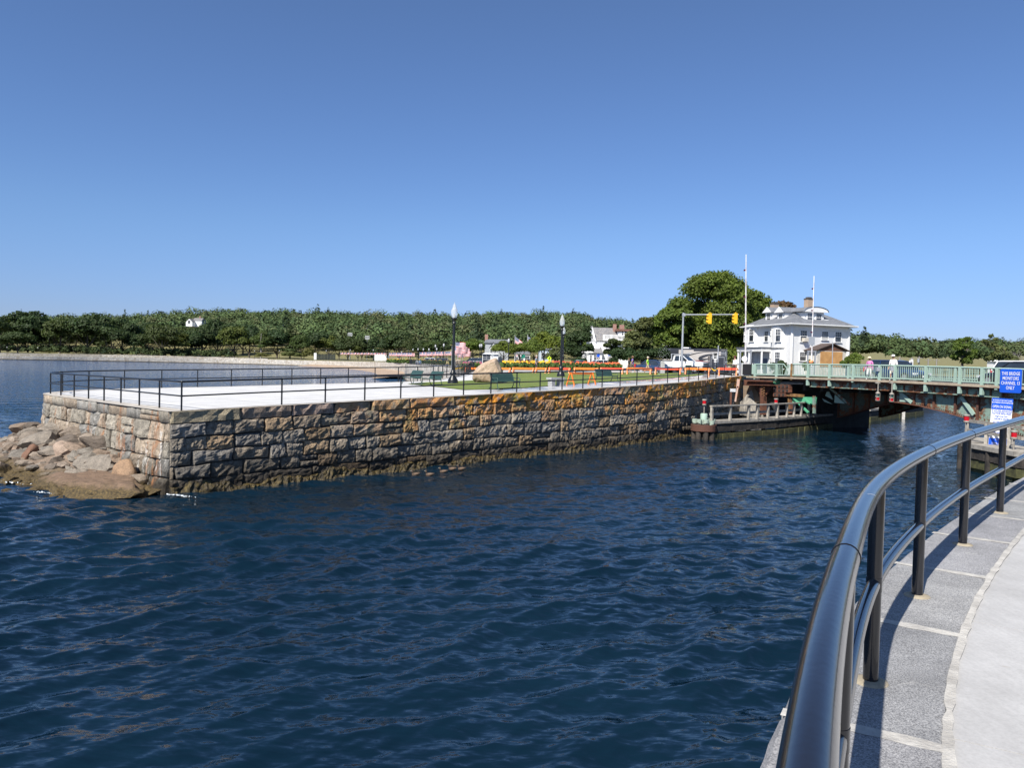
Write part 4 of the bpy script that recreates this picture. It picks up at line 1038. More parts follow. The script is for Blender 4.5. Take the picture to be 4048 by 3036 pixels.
def lobe_tree(name, label, cat, d, lobes, n, ls, mat_, trunk=None, seed=1, dd=1.5, r=.25, bark=None, group=None, shell=.45):
    root = thing(name, label, cat, (0, 0, 0), 0, group); rng = np.random.default_rng(seed); lb = []
    for px, py, rp in lobes:
        for k in range(3):
            p = PD(px+rng.uniform(-.35, .35)*rp, py+rng.uniform(-.3, .3)*rp, d+rng.uniform(-dd, dd)); q = rp*d/FPX*rng.uniform(.55, .85); lb.append((p.x, p.y, p.z, q, q, q*.8))
    V, F, C = leaves_np(rng, lb, int(n*1.8), ls, shell=shell, rnd=.6, jit=.12); npmesh('crown', V, F, mat_, root, C, False)
    if trunk:
        mb = MB(); q = PD(trunk[0], trunk[1], d); zb = min(gz(q.x, d), 4.2); tp = PD(trunk[2], trunk[3], d)
        mb.tube([(q.x, d, zb-.2), ((q.x+tp.x)/2, d, (zb+tp.z)/2), (tp.x, d, tp.z)], [r*1.3, r*.9, r*.3], 8)
        for k in range(5):
            t_ = random.Random(seed*7+k); px, py, rp = lobes[t_.randrange(len(lobes))]; e = PD(px, py, d); st = .35+.4*t_.random()
            s = Vector((q.x+(tp.x-q.x)*st, d, zb+(tp.z-zb)*st)); mb.tube([s, (s+e)/2+Vector((0, 0, .2)), e], [r*.45, r*.3, r*.1], 6)
        mb.build('trunk', bark or M_BARK, root)
    return root
lobe_tree('shade_tree', 'dark green tree between the huge maple and the white house roof', 'tree', 150, [(2975, 1185, 50), (3010, 1200, 55), (3045, 1220, 40), (2965, 1250, 55), (3020, 1255, 55), (2960, 1310, 55), (2950, 1370, 50), (3000, 1300, 50)], 6000, .3, M_MAPLE, (2980, 1440, 2990, 1200), 3)
lobe_tree('shade_tree', 'reddish browning tree top behind the left chimney of the white house', 'tree', 160, [(3085, 1205, 28), (3110, 1200, 24), (3125, 1215, 20), (3100, 1225, 25)], 900, .3, M_LEAFB, (3100, 1440, 3100, 1215), 4)
lobe_tree('shade_tree', 'green leaning tree merging into the left flank of the huge maple', 'tree', 122, [(2690, 1205, 42), (2660, 1225, 42), (2625, 1245, 40), (2690, 1250, 45), (2600, 1275, 40), (2640, 1250, 45), (2570, 1305, 40), (2620, 1320, 50), (2670, 1300, 45), (2600, 1365, 45), (2650, 1370, 45), (2560, 1350, 40)], 8000, .24, M_MAPLE, (2625, 1440, 2625, 1260), 5)
lobe_tree('tall_shrub', 'wispy grey green shrub with thin upright twigs left of the maple', 'shrub', 112, [(2530, 1300, 38), (2560, 1290, 32), (2505, 1330, 40), (2540, 1345, 42), (2480, 1365, 40), (2520, 1390, 45), (2575, 1390, 40), (2545, 1265, 20), (2570, 1262, 16)], 7000, .19, M_LEAFO, (2540, 1440, 2540, 1300), 6, shell=.8)
lobe_tree('tall_shrub', 'dark dense shrub behind the walkers and the orange barricades', 'shrub', 104, [(2425, 1425, 24), (2442, 1412, 28), (2450, 1400, 35), (2490, 1405, 40), (2530, 1410, 40), (2580, 1405, 40), (2610, 1395, 35), (2630, 1410, 30)], 4500, .17, M_LEAFD, None, 7)
lobe_tree('garden_tree', 'green rounded tree in front of the grey roofed house porch', 'tree', 165, [(2422, 1350, 20), (2442, 1360, 20), (2405, 1370, 20), (2430, 1378, 26), (2402, 1393, 20), (2452, 1390, 22), (2425, 1402, 22)], 3500, .24, M_LEAF, (2425, 1440, 2430, 1360), 8)
lobe_tree('street_tree', 'dark green tree filling the gap left of the grey roofed house', 'tree', 175, [(2270, 1340, 40), (2310, 1335, 40), (2250, 1375, 36), (2295, 1375, 40), (2325, 1380, 30), (2275, 1405, 32), (2315, 1320, 25), (2320, 1300, 22)], 4500, .27, M_LEAF, (2285, 1440, 2285, 1350), 9)
PT = 'trees beside the road behind the park'
for px, top, wp, d, lab in [(1868, 1338, 90, 200, 'street tree with a thin trunk left of the white gabled building'), (1990, 1347, 85, 190, 'street tree just behind the boulder'), (2055, 1350, 75, 195, 'street tree behind the green sign'), (2110, 1340, 85, 200, 'street tree behind the man in the grey shirt'),
                            (2150, 1312, 110, 205, 'wide street tree left of the second black lamp'), (2205, 1318, 110, 210, 'broad street tree behind the second black lamp'), (2300, 1345, 60, 240, 'small street tree under the curved road light')]:
    tree_at('park', px, top, wp*1.1, d, 4.1, lab, PT)
lobe_tree('weeping_tree', 'pale grey green feathery tree beside the crossing sign', 'tree', 170, [(2185, 1395, 22), (2205, 1385, 22), (2175, 1410, 20), (2210, 1410, 22)], 1600, .2, M_LEAFO, (2195, 1440, 2195, 1395), 12)
# right hand trees by the bridge approach
lobe_tree('roadside_tree', 'airy green tree with forked crown behind the bridge railing', 'tree', 118, [(3790, 1345, 20), (3820, 1345, 18), (3780, 1370, 25), (3812, 1375, 25), (3800, 1400, 25), (3770, 1415, 22), (3835, 1410, 25), (3850, 1390, 18), (3840, 1355, 10), (3820, 1430, 25)], 2600, .2, M_MAPLE, (3805, 1450, 3805, 1350), 13, r=.18, shell=.9)
lobe_tree('roadside_tree', 'russet and green tree under bare grey branches at the right edge', 'tree', 112, [(3915, 1330, 12), (3935, 1340, 12), (3895, 1355, 14), (3925, 1370, 20), (3960, 1385, 24), (3940, 1410, 28), (3985, 1410, 26), (3910, 1420, 22), (3970, 1430, 26), (4010, 1425, 22)], 2600, .19, M_LEAFO, (3965, 1450, 3970, 1360), 14, r=.18, shell=.9)
def bare_tree():
    d = 114.0; root = thing('bare_tree', 'leafless grey tree with fine spreading twigs at the right edge', 'tree', (0, 0, 0)); mb = MB(); rr = random.Random(3)
    def grow(p, v, L, r, k):
        e = p+v*L; m_ = (p+e)/2+Vector((rr.uniform(-.1, .1)*L, rr.uniform(-.1, .1)*L, 0)); mb.tube([p, m_, e], [r, r*.85, r*.62], 5, caps=False)
        if k == 0: return
        for q in range(3 if k > 1 else 4):
            w_ = (v+Vector((rr.gauss(0, .42), rr.gauss(0, .42), rr.gauss(.06, .2)))).normalized(); grow(e if q else m_, w_, L*rr.uniform(.62, .85), r*.6, k-1)
    q = PD(3975, 1440, d); base = Vector((q.x, d, 4.2))
    for vx in (-.25, .05, .4, .75): grow(base+Vector((vx*.4, 0, 0)), Vector((vx, 0, 1)).normalized(), 1.5, .085, 4)
    mb.build('branches', M_BARKG, root)
bare_tree()
for px, py, rp, lab, mt in [(3195, 1445, 26, 'low green bush at the corner of the white house', M_MAPLE), (3375, 1420, 34, 'leafy green bush right of the boarded porch', M_MAPLE), (3345, 1435, 25, 'small bush against the boarded porch', M_MAPLE), (3080, 1455, 40, 'trimmed green hedge seen through the bridge railing', M_LEAF)]:
    lobe_tree('garden_bush', lab, 'bush', 100, [(px-rp*.4, py, rp*.6), (px+rp*.4, py-rp*.2, rp*.7), (px, py+rp*.5, rp*.7), (px+rp*.1, py-rp*.5, rp*.4)], 1300, .13, mt, None, int(px))
lobe_tree('garden_bush', 'dark bush below the feathery tree by the crossing', 'bush', 160, [(2290, 1425, 14), (2310, 1425, 14), (2270, 1428, 12)], 700, .2, M_LEAFD, None, 60)
for k_ in TREEV:
    for o_, used_ in TREEV[k_]:
        if not used_:
            for ch_ in list(o_.children): bpy.data.objects.remove(ch_)
            bpy.data.objects.remove(o_)
# ================================================================== park furniture
M_LAMPB = pm('lamp_black', (.010, .011, .013), None, 5, .35)
def glass_mat():
    m, t, b = newmat('acrylic_globe'); b.inputs['Base Color'].default_value = (.80, .83, .86, 1); b.inputs['Roughness'].default_value = .18
    b.inputs['Transmission Weight'].default_value = .35; b.inputs['IOR'].default_value = 1.2; b.inputs['Alpha'].default_value = .5; return m
M_GLOBE = glass_mat(); M_WHITE = pm('white_paint', (.80, .80, .80), (.72, .72, .72), 3, .5); M_WHITEM = pm('lamp_core', (.50, .51, .52), None, 3, .4)
M_GALV = pm('galvanised_steel', (.42, .44, .47), (.33, .35, .38), 6, .5, 0, 30, .35)
M_BENCH = pm('bench_green', (.035, .075, .062), (.027, .06, .05), 5, .42)
M_ORANGE = pm('orange_plastic', (.86, .22, .025), (.74, .17, .02), 3, .5); M_REDOR = pm('red_orange_plastic', (.80, .085, .03), (.68, .07, .03), 3, .5); M_YELLOW = pm('yellow_plastic', (.85, .55, .02), (.7, .42, .02), 3, .5)
def lamp_post(label, loc, H=5.45, group='black park lamps', full=True):
    root = thing('lamp_post', label, 'street lamp', loc, 0, group); mb = MB()
    if full:
        mb.lathe([(.36, -.05), (.36, .10), (.33, .16), (.34, .22), (.30, .30), (.20, .48), (.15, .58), (.17, .64), (.22, .70), (.20, .74), (.14, .80), (.115, .95)], n=16)
    else: mb.lathe([(.25, -.05), (.22, .5), (.12, .7)], n=8)
    mb.build('base', M_LAMPB, root)
    mb = MB(); mb.tube([(0, 0, .6), (0, 0, H-1.35)], [.11, .075], 12 if full else 6); mb.build('pole', M_LAMPB, root)
    mb = MB(); z = H-1.35
    mb.lathe([(.08, z-.12), (.15, z-.08), (.13, z-.03), (.09, z+.02), (.10, z+.10), (.19, z+.22), (.21, z+.27), (.20, z+.29)], n=14 if full else 8); mb.build('collar', M_LAMPB, root)
    mb = MB(); z = H-1.06
    mb.lathe([(.15, z), (.20, z+.16), (.228, z+.34), (.215, z+.50), (.165, z+.62), (.115, z+.70)], n=18 if full else 8); gl = mb.build('globe', M_GLOBE if full else M_WHITEM, root)
    if full: mb = MB(); mb.lathe([(.05, z+.02), (.05, z+.3), (.03, z+.34)], n=8); mb.build('bulb', M_WHITEM, gl)
    mb = MB(); mb.lathe([(.12, z+.69), (.125, z+.72), (.11, z+.80), (.06, z+.90), (.03, z+.93), (.035, z+.97), (.012, z+1.0), (.004, z+1.09)], n=14 if full else 6); mb.build('finial', M_GLOBE if full else M_LAMPB, root)
    return root
p = PG(1790, 1517); lamp_post('tall black lamp post with clear acorn globe, nearest on the lawn beside the boulder', tuple(p)); mb = MB()
q = mb; mb.prism([(p.x+.34*math.cos(a*PI/4), p.y+.34*math.sin(a*PI/4)) for a in range(8)], p.z-.1, p.z+.05); tag(mb.build('lamp_footing', M_GROUT, None), 'round concrete footing under the nearest black lamp post', 'footing')
p = PG(2217, 1489.5); lamp_post('black lamp post with clear acorn globe behind the granite bench', tuple(p))
p = GD(2225, 96); lamp_post('black lamp post half hidden directly behind the second nearest lamp', tuple(p))
far_l = lamp_post('small lamp with pale globe among the row of lamps along the far promenade', (0, 0, -50), full=False, group='lamps along the far promenade'); used_l = False
for px, top, d in [(1615, 1378, 330), (1633, 1375, 300), (1653, 1373, 280), (1674, 1373, 260), (1696, 1373, 245), (1722, 1358, 215), (1727, 1371, 235), (1755, 1353, 190), (1856, 1361, 205), (1898, 1354, 175), (1904, 1354, 180), (2012, 1332, 150),
                   (28, 1368, 440), (150, 1370, 455), (289, 1371, 470), (425, 1374, 475), (560, 1377, 480), (680, 1378, 482), (915, 1380, 482), (1007, 1383, 478), (1105, 1382, 474), (1202, 1383, 470), (1290, 1382, 455), (1385, 1379, 430), (1476, 1379, 400), (1588, 1386, 350)]:
    o = copy_tree(far_l) if used_l else far_l; used_l = True
    t = PD(px, top, d); H = 4.9; o.location = (t.x, d, t.z-5.45); 
    if px in (2012, 1898, 1904, 1856): o['label'] = {2012: 'black lamp post on the grass behind the boulder, right of the white kiosk', 1898: 'left of two close lamp posts in front of the white kiosk', 1904: 'right of two close lamp posts in front of the white kiosk', 1856: 'lamp post behind the fluttering large flags'}[px]
# ---- benches
def bench(label, loc, rz, group='green park benches'):
    """faces local -Y, 1.75 m long"""
    root = thing('park_bench', label, 'bench', loc, rz, group); L = 1.75
    mb = MB(); n = 7; prof = [(-.50, .43), (-.46, .455), (-.30, .445), (-.12, .42), (0, .42)]
    for (y0, z0), (y1, z1) in zip(prof, prof[1:]): mb.bar(((0), y0, z0), (0, y1, z1), L, .02)
    mb.build('seat', M_BENCH, root); mb = MB()
    prof = [(0, .42), (.05, .52), (.10, .68), (.15, .82), (.19, .88), (.23, .90)]
    for (y0, z0), (y1, z1) in zip(prof, prof[1:]): mb.bar((0, y0, z0), (0, y1, z1), L, .02)
    mb.build('backrest', M_BENCH, root)
    for x in (-L/2-.01, L/2+.01):
        mb = MB(); r = .024
        mb.tube([(x, -.56, 0), (x, -.50, .10), (x, -.45, .25), (x, -.47, .42), (x, -.49, .56), (x, -.43, .63), (x, -.25, .62), (x, -.05, .60), (x, .10, .70)], r, 6)
        mb.tube([(x, .20, 0), (x, .10, .12), (x, .04, .28), (x, .02, .42), (x, .10, .68), (x, .22, .90)], r, 6); mb.tube([(x, -.45, .40), (x, .02, .40)], r, 6)
        mb.box((x, -.57, .012), (.07, .1, .024)); mb.box((x, .21, .012), (.07, .1, .024)); mb.build('end_frame', M_BENCH, root)
    return root
def face(dx, dy): return math.atan2(dx, -dy)      # local -Y -> (dx, dy)
p = PG(1640, 1519); bench('green metal bench facing the harbour at the corner of the lawn, furthest left', tuple(p), face(-.87, -.5))
p = PG(1718, 1525); bench('green metal bench beside the tall lamp post, facing the harbour', tuple(p), face(-.87, -.5))
p = PG(1988, 1538); p.z += .02; bench('dark green bench directly in front of the big boulder', tuple(p), face(.70, -.71))
p = PG(2390, 1511); p.z += .02; bench('dark green bench by the orange A-frame barricade on the wet path', tuple(p), face(.70, -.71))
M_GREYG = pm('grey_granite', (.40, .40, .40), (.28, .28, .28), 8, .8, .4, 40)
p = PG(2197, 1526); t = thing('granite_bench', 'grey granite slab bench on two block legs by the wet path', 'bench', tuple(p), R(42))
mb = MB(); mb.box((0, 0, .47), (1.25, .45, .12)); mb.build('slab', M_GREYG, t)
for x in (-.38, .38): mb = MB(); mb.box((x, 0, .20), (.30, .36, .42)); mb.build('leg', M_GREYG, t)
# ---- the boulder
def boulder(name, label, pts, d, depth, mat_, seed, cat='boulder'):
    """rock whose front outline is given in the photograph's pixels; depth metres thick"""
    P = []
    for px, py in pts:
        q = PD(px, py, d); P += [Vector((q.x, q.y, q.z))]
    c = sum(P, Vector())/len(P); bm = bmesh.new()
    for q in P:
        for k, sc_ in ((-.5, .72), (-.22, .96), (.2, .98), (.5, .7)):
            e = c+(q-c)*sc_; e.z = q.z if q.z < c.z and sc_ > .9 else e.z; bm.verts.new((e.x, e.y+depth*k, e.z))
    r_ = bmesh.ops.convex_hull(bm, input=bm.verts[:]); 
    for v in [v for v in bm.verts if not v.link_faces]: bm.verts.remove(v)
    bmesh.ops.triangulate(bm, faces=bm.faces[:]); bmesh.ops.subdivide_edges(bm, edges=bm.edges[:], cuts=5, use_grid_fill=True, smooth=0)
    bmesh.ops.triangulate(bm, faces=bm.faces[:])
    for _ in range(3): bmesh.ops.smooth_vert(bm, verts=bm.verts[:], factor=.45, use_axis_x=True, use_axis_y=True, use_axis_z=True)
    bm.normal_update()
    for v in bm.verts:
        v.co += v.normal*(.05*noise.noise(v.co*1.6+Vector((seed, 0, 0)))+.035*noise.noise(v.co*5+Vector((0, seed, 0))))
    bmesh.ops.recalc_face_normals(bm, faces=bm.faces); me = bpy.data.meshes.new(name); bm.to_mesh(me); bm.free(); me.materials.append(mat_)
    for f in me.polygons: f.use_smooth = False
    return tag(link(bpy.data.objects.new(name, me)), label, cat)
def boulder_mat():
    m, t, b = newmat('boulder_granite'); v = N(t, 'ShaderNodeNewGeometry').outputs['Position']
    n = noise_tex(t, 3.5, 8, .7, v); n2 = noise_tex(t, 24, 4, .6, v)
    c = ramp(t, n, [(.3, (.30, .20, .13, 1)), (.6, (.52, .40, .29, 1))]); c = mix(t, 1.0, c, ramp(t, n2, [(.3, g(.7)), (.6, g(1.1))]), 'MULTIPLY')
    sz = N(t, 'ShaderNodeSeparateXYZ'); t.links.new(v, sz.inputs[0]); zn = N(t, 'ShaderNodeMath', operation='MULTIPLY_ADD'); t.links.new(n, zn.inputs[0]); zn.inputs[1].default_value = .7; t.links.new(sz.outputs[2], zn.inputs[2])
    mr = N(t, 'ShaderNodeMapRange', i_1=3.75, i_2=4.6); t.links.new(zn.outputs[0], mr.inputs[0])
    c = mix(t, mr.outputs[0], mix(t, 1.0, c, (.55, .52, .42), 'MULTIPLY'), c); t.links.new(c, b.inputs['Base Color']); b.inputs['Roughness'].default_value = .85
    bump(t, b, n2, .8, .05); return m
M_BOULD = boulder_mat()
boulder('boulder', 'huge tan granite boulder with a pointed top on the lawn', [(1866, 1500), (1866, 1478), (1880, 1456), (1905, 1437), (1935, 1422), (1958, 1415), (1966, 1418), (1976, 1440), (1988, 1465), (1990, 1490), (1984, 1512), (1940, 1522), (1880, 1516)], 53.6, 2.0, M_BOULD, 3)
boulder('boulder', 'smaller pale boulder by the picket fence below the flags', [(1796, 1432), (1800, 1424), (1815, 1421), (1826, 1425), (1829, 1434), (1824, 1442), (1798, 1441)], 112, 1.0, pm('pale_boulder', (.55, .45, .34), (.38, .30, .22), 3, .85, .6, 10), 8)
# ---- orange barricades
def sawhorse(label, ax, ay, bx, by, ztop, m_beam, m_leg, group='orange barricades', hb=.2, tilt=1.0):
    """beam from a to b in plan, legs splayed across it"""
    c = Vector(((ax+bx)/2, (ay+by)/2, 0)); L = math.hypot(bx-ax, by-ay); rz = math.atan2(by-ay, bx-ax); zb = gz(c.x, c.y)
    root = thing('barricade', label, 'barricade', (c.x, c.y, zb), rz, group); H = ztop-zb
    mb = MB(); mb.box((0, 0, H-hb/2), (L, .05, hb)); mb.build('beam', m_beam, root)
    for x in (-L/2+.12, L/2-.12):
        zg = gz(c.x+math.cos(rz)*x, c.y+math.sin(rz)*x)-zb
        mb = MB()
        for s in (-1, 1): mb.bar((x, s*.05, H-.02), (x, s*.30*tilt, zg), .09, .05)
        mb.bar((x, -.2*tilt, zg+H*.33), (x, .2*tilt, zg+H*.33), .06, .03)
        mb.build('a_frame', m_leg, root)
    return root
for i, (x0, x1, mbm, lab) in enumerate([(1838, 1905, M_ORANGE, 'orange barricade left of the boulder at the head of the path'), (1925, 2020, M_ORANGE, 'orange barricade partly hidden behind the boulder'), (2025, 2113, M_ORANGE, 'first full orange barricade right of the boulder'), (2116, 2163, M_ORANGE, 'short looking barricade behind the man in the grey shirt'),
                               (2168, 2256, M_REDOR, 'red orange barricade with a white tag behind the second lamp'), (2268, 2366, M_ORANGE, 'orange barricade behind the green bench by the A-frames'), (2372, 2467, M_REDOR, 'bright red barricade between two orange ones on the lawn'), (2476, 2578, M_ORANGE, 'orange barricade in front of the walker in green'),
                               (2588, 2695, M_REDOR, 'salmon barricade in front of the white pickup bed'), (2706, 2808, M_ORANGE, 'orange barricade in front of the green bin and truck bumper'), (2838, 2918, M_REDOR, 'red barricade in front of the silver car at the road')]):
    d = 79.5-(x0-1838)*.0085; d2 = 79.5-(x1-1838)*.0085; a = PD(x0, 1453+(x0-2021)*.0015, d); b = PD(x1, 1453+(x1-2021)*.0015, d2)
    sawhorse(lab, a.x, a.y, b.x, b.y, (a.z+b.z)/2, mbm, M_ORANGE)
a = PG(2257, 1523); b = PG(2338, 1518); sawhorse('bright orange barricade standing on the wet path near the canal railing', a.x-.1, a.y, b.x+.1, b.y, PD(2257, 1473, a.y).z, M_ORANGE, M_ORANGE, 'orange barricades', .12)
# ---- lamp-lit signal mast
def mast():
    d = 82.0; q = PD(2694, 1480, d); zb = gz(q.x, d); t_ = PD(2702, 1236, d); H = t_.z-zb
    root = thing('traffic_signal', 'grey traffic signal mast with two yellow signal heads over the road', 'traffic light', (q.x, d, zb))
    mb = MB(); mb.tube([(0, 0, -.1), (0, 0, H)], [.13, .09], 12); mb.box((0, 0, .06), (.4, .4, .14)); mb.build('pole', M_GALV, root)
    e = PD(2920, 1243, d); mb = MB(); mb.tube([(-.05, 0, H-.22), (e.x-q.x, 0, e.z-zb)], [.085, .065], 10); mb.box((.05, 0, H-.22), (.3, .3, .3)); mb.build('arm', M_GALV, root)
    MB_Y = pm('signal_yellow', (.80, .46, .015), (.7, .4, .015), 4, .45); MBK = pm('signal_black', (.012, .012, .012), None, 4, .5)
    for px in (2806, 2908):
        c = PD(px, 1259, d); x = c.x-q.x; z = c.z-zb; k = 1.12
        mb = MB(); mb.box((x, 0, z), (.34, .26, k)); mb.box((x, 0, z+k/2+.06), (.06, .06, .14)); h = mb.build('signal_head', MB_Y, root)
        mb = MB()
        for j in (-1, 0, 1): mb.tube([(x-.16, .05, z+j*.35), (x-.36, .05, z+j*.35-.03)], [.15, .16], 10)
        mb.build('visor', MB_Y, h)
        mb = MB()
        for j in (-1, 0, 1): mb.tube([(x-.365, .05, z+j*.35-.03), (x-.37, .05, z+j*.35-.03)], .13, 10)
        mb.build('lens', MBK, h)
mast()
# ---- raised gate arms with their cabinets
def gate(label, base, top, d, cab, lab2=None):
    q = PD(base[0], base[1], d); t_ = PD(top[0], top[1], d); zb = gz(q.x, d)
    root = thing('barrier_gate', label, 'barrier', (q.x, d, zb)); mb = MB(); a = Vector((0, 0, .9)); b = Vector((t_.x-q.x, -.1, t_.z-zb)); n = 14; mr = MB()
    for i in range(n):
        s = a+(b-a)*i/n; e = a+(b-a)*(i+1)/n; (mb if i % 2 else mr).bar(s, e, .085*(1-.5*i/n)+.015, .08*(1-.5*i/n)+.015)
    mb.build('arm', M_WHITE, root); mr.build('arm_stripes', pm('gate_stripe', (.72, .70, .70), (.60, .52, .52), 6, .5), root)
    mb = MB()
    for f in (.38, .62, .86): p_ = a+(b-a)*f; mb.box((p_.x-.10, -.03, p_.z), (.16, .10, .14))
    mb.build('warning_lamp', pm('dark_red_lens', (.10, .01, .03), None, 5, .4), root)
    w_, h_ = cab; mb = MB(); mb.box((0, .25, .6), (w_*.75, .5, 1.15)); mb.build('cabinet', pm('cabinet_grey', (.50, .51, .50), (.42, .43, .42), 6, .5), root)
    mb = MB(); 
    for x in (-w_/2, w_/2): mb.box((x, .1, h_/2), (.10, .16, h_))
    mb.box((0, .1, h_+.04), (w_+.14, .2, .10)); mb.build('housing_frame', M_GALV, root)
    return root, zb
g1, zb1 = gate('tall raised white barrier arm beside the left end of the bridge railing', (2946, 1470), (2948, 1006), 69.5, (.95, 2.3))
mb = MB(); mb.tube([(-.12, -.06, 1.55), (-.12, -.03, 1.55)], [.26, .26], 16); mb.build('gong_plate', M_WHITE, g1)
g2, zb2 = gate('raised white barrier arm standing in front of the white house', (3207, 1475), (3217, 1091), 78, (.75, 2.4))
mb = MB(); mb.box((-.12, -.12, 3.5), (.62, .04, .85)); mb.build('sign_back', M_GALV, g2)
mb = MB(); mb.ball((-.05, .0, 1.35), .22, 12, 8); mb.build('amber_beacon', pm('amber_lens', (.75, .30, .12), None, 4, .3), g2)
# flagless white pole in front of the boarded porch
q = PD(3290, 1470, 80); zb = gz(q.x, 80); tp = PD(3292, 1352, 80); mb = MB(); mb.tube([(q.x, 80, zb), (tp.x, 80, tp.z)], .05, 8); tag(mb.build('sign_pole', M_GALV, None), 'short pale pole in front of the boarded porch', 'pole')
# ---- road signs
M_SIGNW = pm('sign_white', (.82, .82, .82), None, 3, .45); M_SIGNK = pm('sign_black', (.012, .012, .012), None, 3, .5); M_FLUO = pm('sign_yellow_green', (.62, .80, .02), None, 3, .45)
M_SIGNBR = pm('sign_brown', (.11, .05, .03), None, 3, .5); M_SIGNGR = pm('sign_green', (.01, .20, .13), None, 3, .45); M_SIGNB = pm('sign_blue', (.012, .10, .62), (.012, .09, .56), 2, .35); M_RED = pm('sign_red', (.62, .02, .03), None, 3, .4)
def signpost(label, px, base_py, d, parts, cat='sign', pole=True, zb=None, top=None, group=None, polex=0):
    """parts: (name, px centre, py centre, width px, height px, material, list of (text, size px, dx px, dy px, material))"""
    q = PD(px, base_py, d); zb = min(gz(q.x, d), 4.2) if zb is None else zb
    root = thing('road_sign', label, cat, (q.x, d, zb), 0, group); k = d/FPX
    tz = PD(px, top if top else min(p_[2]-p_[4]/2 for p_ in parts), d).z-zb
    if pole: mb = MB(); mb.tube([(polex, .06, -.1), (polex, .06, tz)], .035, 6); mb.build('pole', M_GALV, root)
    for nm, cx, cy, w_, h_, m_, tx in parts:
        c = PD(cx, cy, d); x = c.x-q.x; z = c.z-zb; mb = MB()
        if nm == 'diamond': s_ = w_*k/2; mb.extr([(x-s_, 0, z), (x, 0, z-s_), (x+s_, 0, z), (x, 0, z+s_)], (0, .03, 0))
        else: mb.box((x, 0, z), (w_*k, .03, h_*k))
        pl = mb.build('panel', m_, root)
        for s_, sz, dx, dy, mm in tx: letters('lettering', s_, sz*k*1.35, mm, pl, (x+dx*k, -.025, z-dy*k), bold=.02)
    return root
signpost('white speed limit 25 sign with a small plate below, right of the camper', 2827, 1470, 87, [('p', 2827, 1407, 18.5, 25, M_SIGNW, [('SPEED', 4.2, 0, -8.5, M_SIGNK), ('LIMIT', 4.2, 0, -3, M_SIGNK), ('25', 9.5, 0, 6, M_SIGNK)]), ('p', 2827.5, 1426, 9.5, 12.5, M_SIGNW, [('= =', 4, 0, 0, M_SIGNK)])], zb=4.2)
q = PD(2840, 1366, 88); mb = MB(); mb.tube([(q.x, 88, 4.1), (q.x, 88, q.z)], .07, 8); tag(mb.build('steel_post', M_GALV, None), 'thick bare grey steel post beside the speed limit sign', 'post')
signpost('white 127 route marker with an up arrow plate in front of the shrubs', 2407, 1452, 105, [('p', 2409, 1405.5, 13, 6, M_SIGNW, [('EAST', 3.6, 0, 0, M_SIGNB)]), ('p', 2408, 1415.5, 16.5, 13, M_SIGNW, [('127', 7.5, 0, 0, M_SIGNK)]), ('p', 2407, 1428, 9, 11, M_SIGNW, [('\u2191', 8, 0, 0, M_SIGNK)])], zb=4.2)
signpost('brown and blue picture sign in front of the porch of the grey roofed house', 2365, 1448, 120, [('p', 2365, 1406, 12, 11, M_SIGNB, []), ('p', 2365, 1416.5, 11, 8, M_SIGNBR, [('\u2302', 4, 0, 0, M_SIGNW)])], zb=4.2)
signpost('fluorescent yellow diamond pedestrian crossing sign by the flower bed', 2173, 1448, 120, [('diamond', 2171.5, 1416.5, 19, 19, M_FLUO, []), ('p', 2172.5, 1426.5, 9.5, 6.5, M_FLUO, [('\u2199', 5, 0, 0, M_SIGNK)])], zb=4.2)
k_ = 120/FPX; c_ = PD(2171.5, 1416.5, 120); mb = MB()                       # walking figure on the crossing sign
def sgn(x, z): return (c_.x+x*k_, 119.96, c_.z+z*k_)
mb.lathe([(.01, 0), (1.1*k_, .01), (.01, .02)], sgn(0.3, 5.2), 8)
for a_, b_ in (((0, 4.2), (-.3, .3)), ((-.3, .3), (-2.2, -4.2)), ((-.3, .3), (1.8, -4.2)), ((0, 3.6), (-2.0, 1.0)), ((0, 3.6), (2.0, 1.4))): mb.bar(sgn(*a_), sgn(*b_), .03, 1.3*k_)
o_ = mb.build('walking_figure', M_SIGNK, None); ps = [o for o in bpy.data.objects if o.name.startswith('road_sign') and 'pedestrian' in o.get('label', '')][0]
pn = [c for c in ps.children if c.name.startswith('panel')][0]; o_.parent = pn; o_.location = (-ps.location.x, -ps.location.y, -ps.location.z)
signpost('small white sign with red symbol left of the green sign by the road', 2043.5, 1435, 140, [('p', 2043.5, 1406.5, 6.5, 9.5, M_SIGNW, [('P', 6, 0, 0, M_RED)])], zb=4.1)
signpost('wide green and white sign beneath the street trees', 2068, 1435, 140, [('p', 2068, 1409, 15, 14, M_SIGNGR, []), ('p', 2061.5, 1406, 8, 7, M_SIGNW, [])], zb=4.1)
signpost('grey back of a diamond road sign in front of the white kiosk', 1947, 1428, 130, [('diamond', 1947, 1405.5, 15, 15, M_GALV, [])], zb=4.1)
signpost('low white notice boards on the grass right of the boulder', 2042, 1436, 115, [('p', 2042, 1430.5, 8, 5, M_SIGNW, []), ('p', 2050, 1431.5, 10, 5, M_SIGNW, [])], zb=3.9)
signpost('white sign with a blue stripe beyond the bridge, above the blue car', 3602, 1450, 95, [('p', 3602, 1434, 16, 19, M_SIGNW, [('\u2014', 6, 0, -3, M_SIGNK)]), ('p', 3602.5, 1437, 9, 6, M_SIGNB, []), ('p', 3605, 1422, 9, 4, M_SIGNW, [])], zb=4.2)
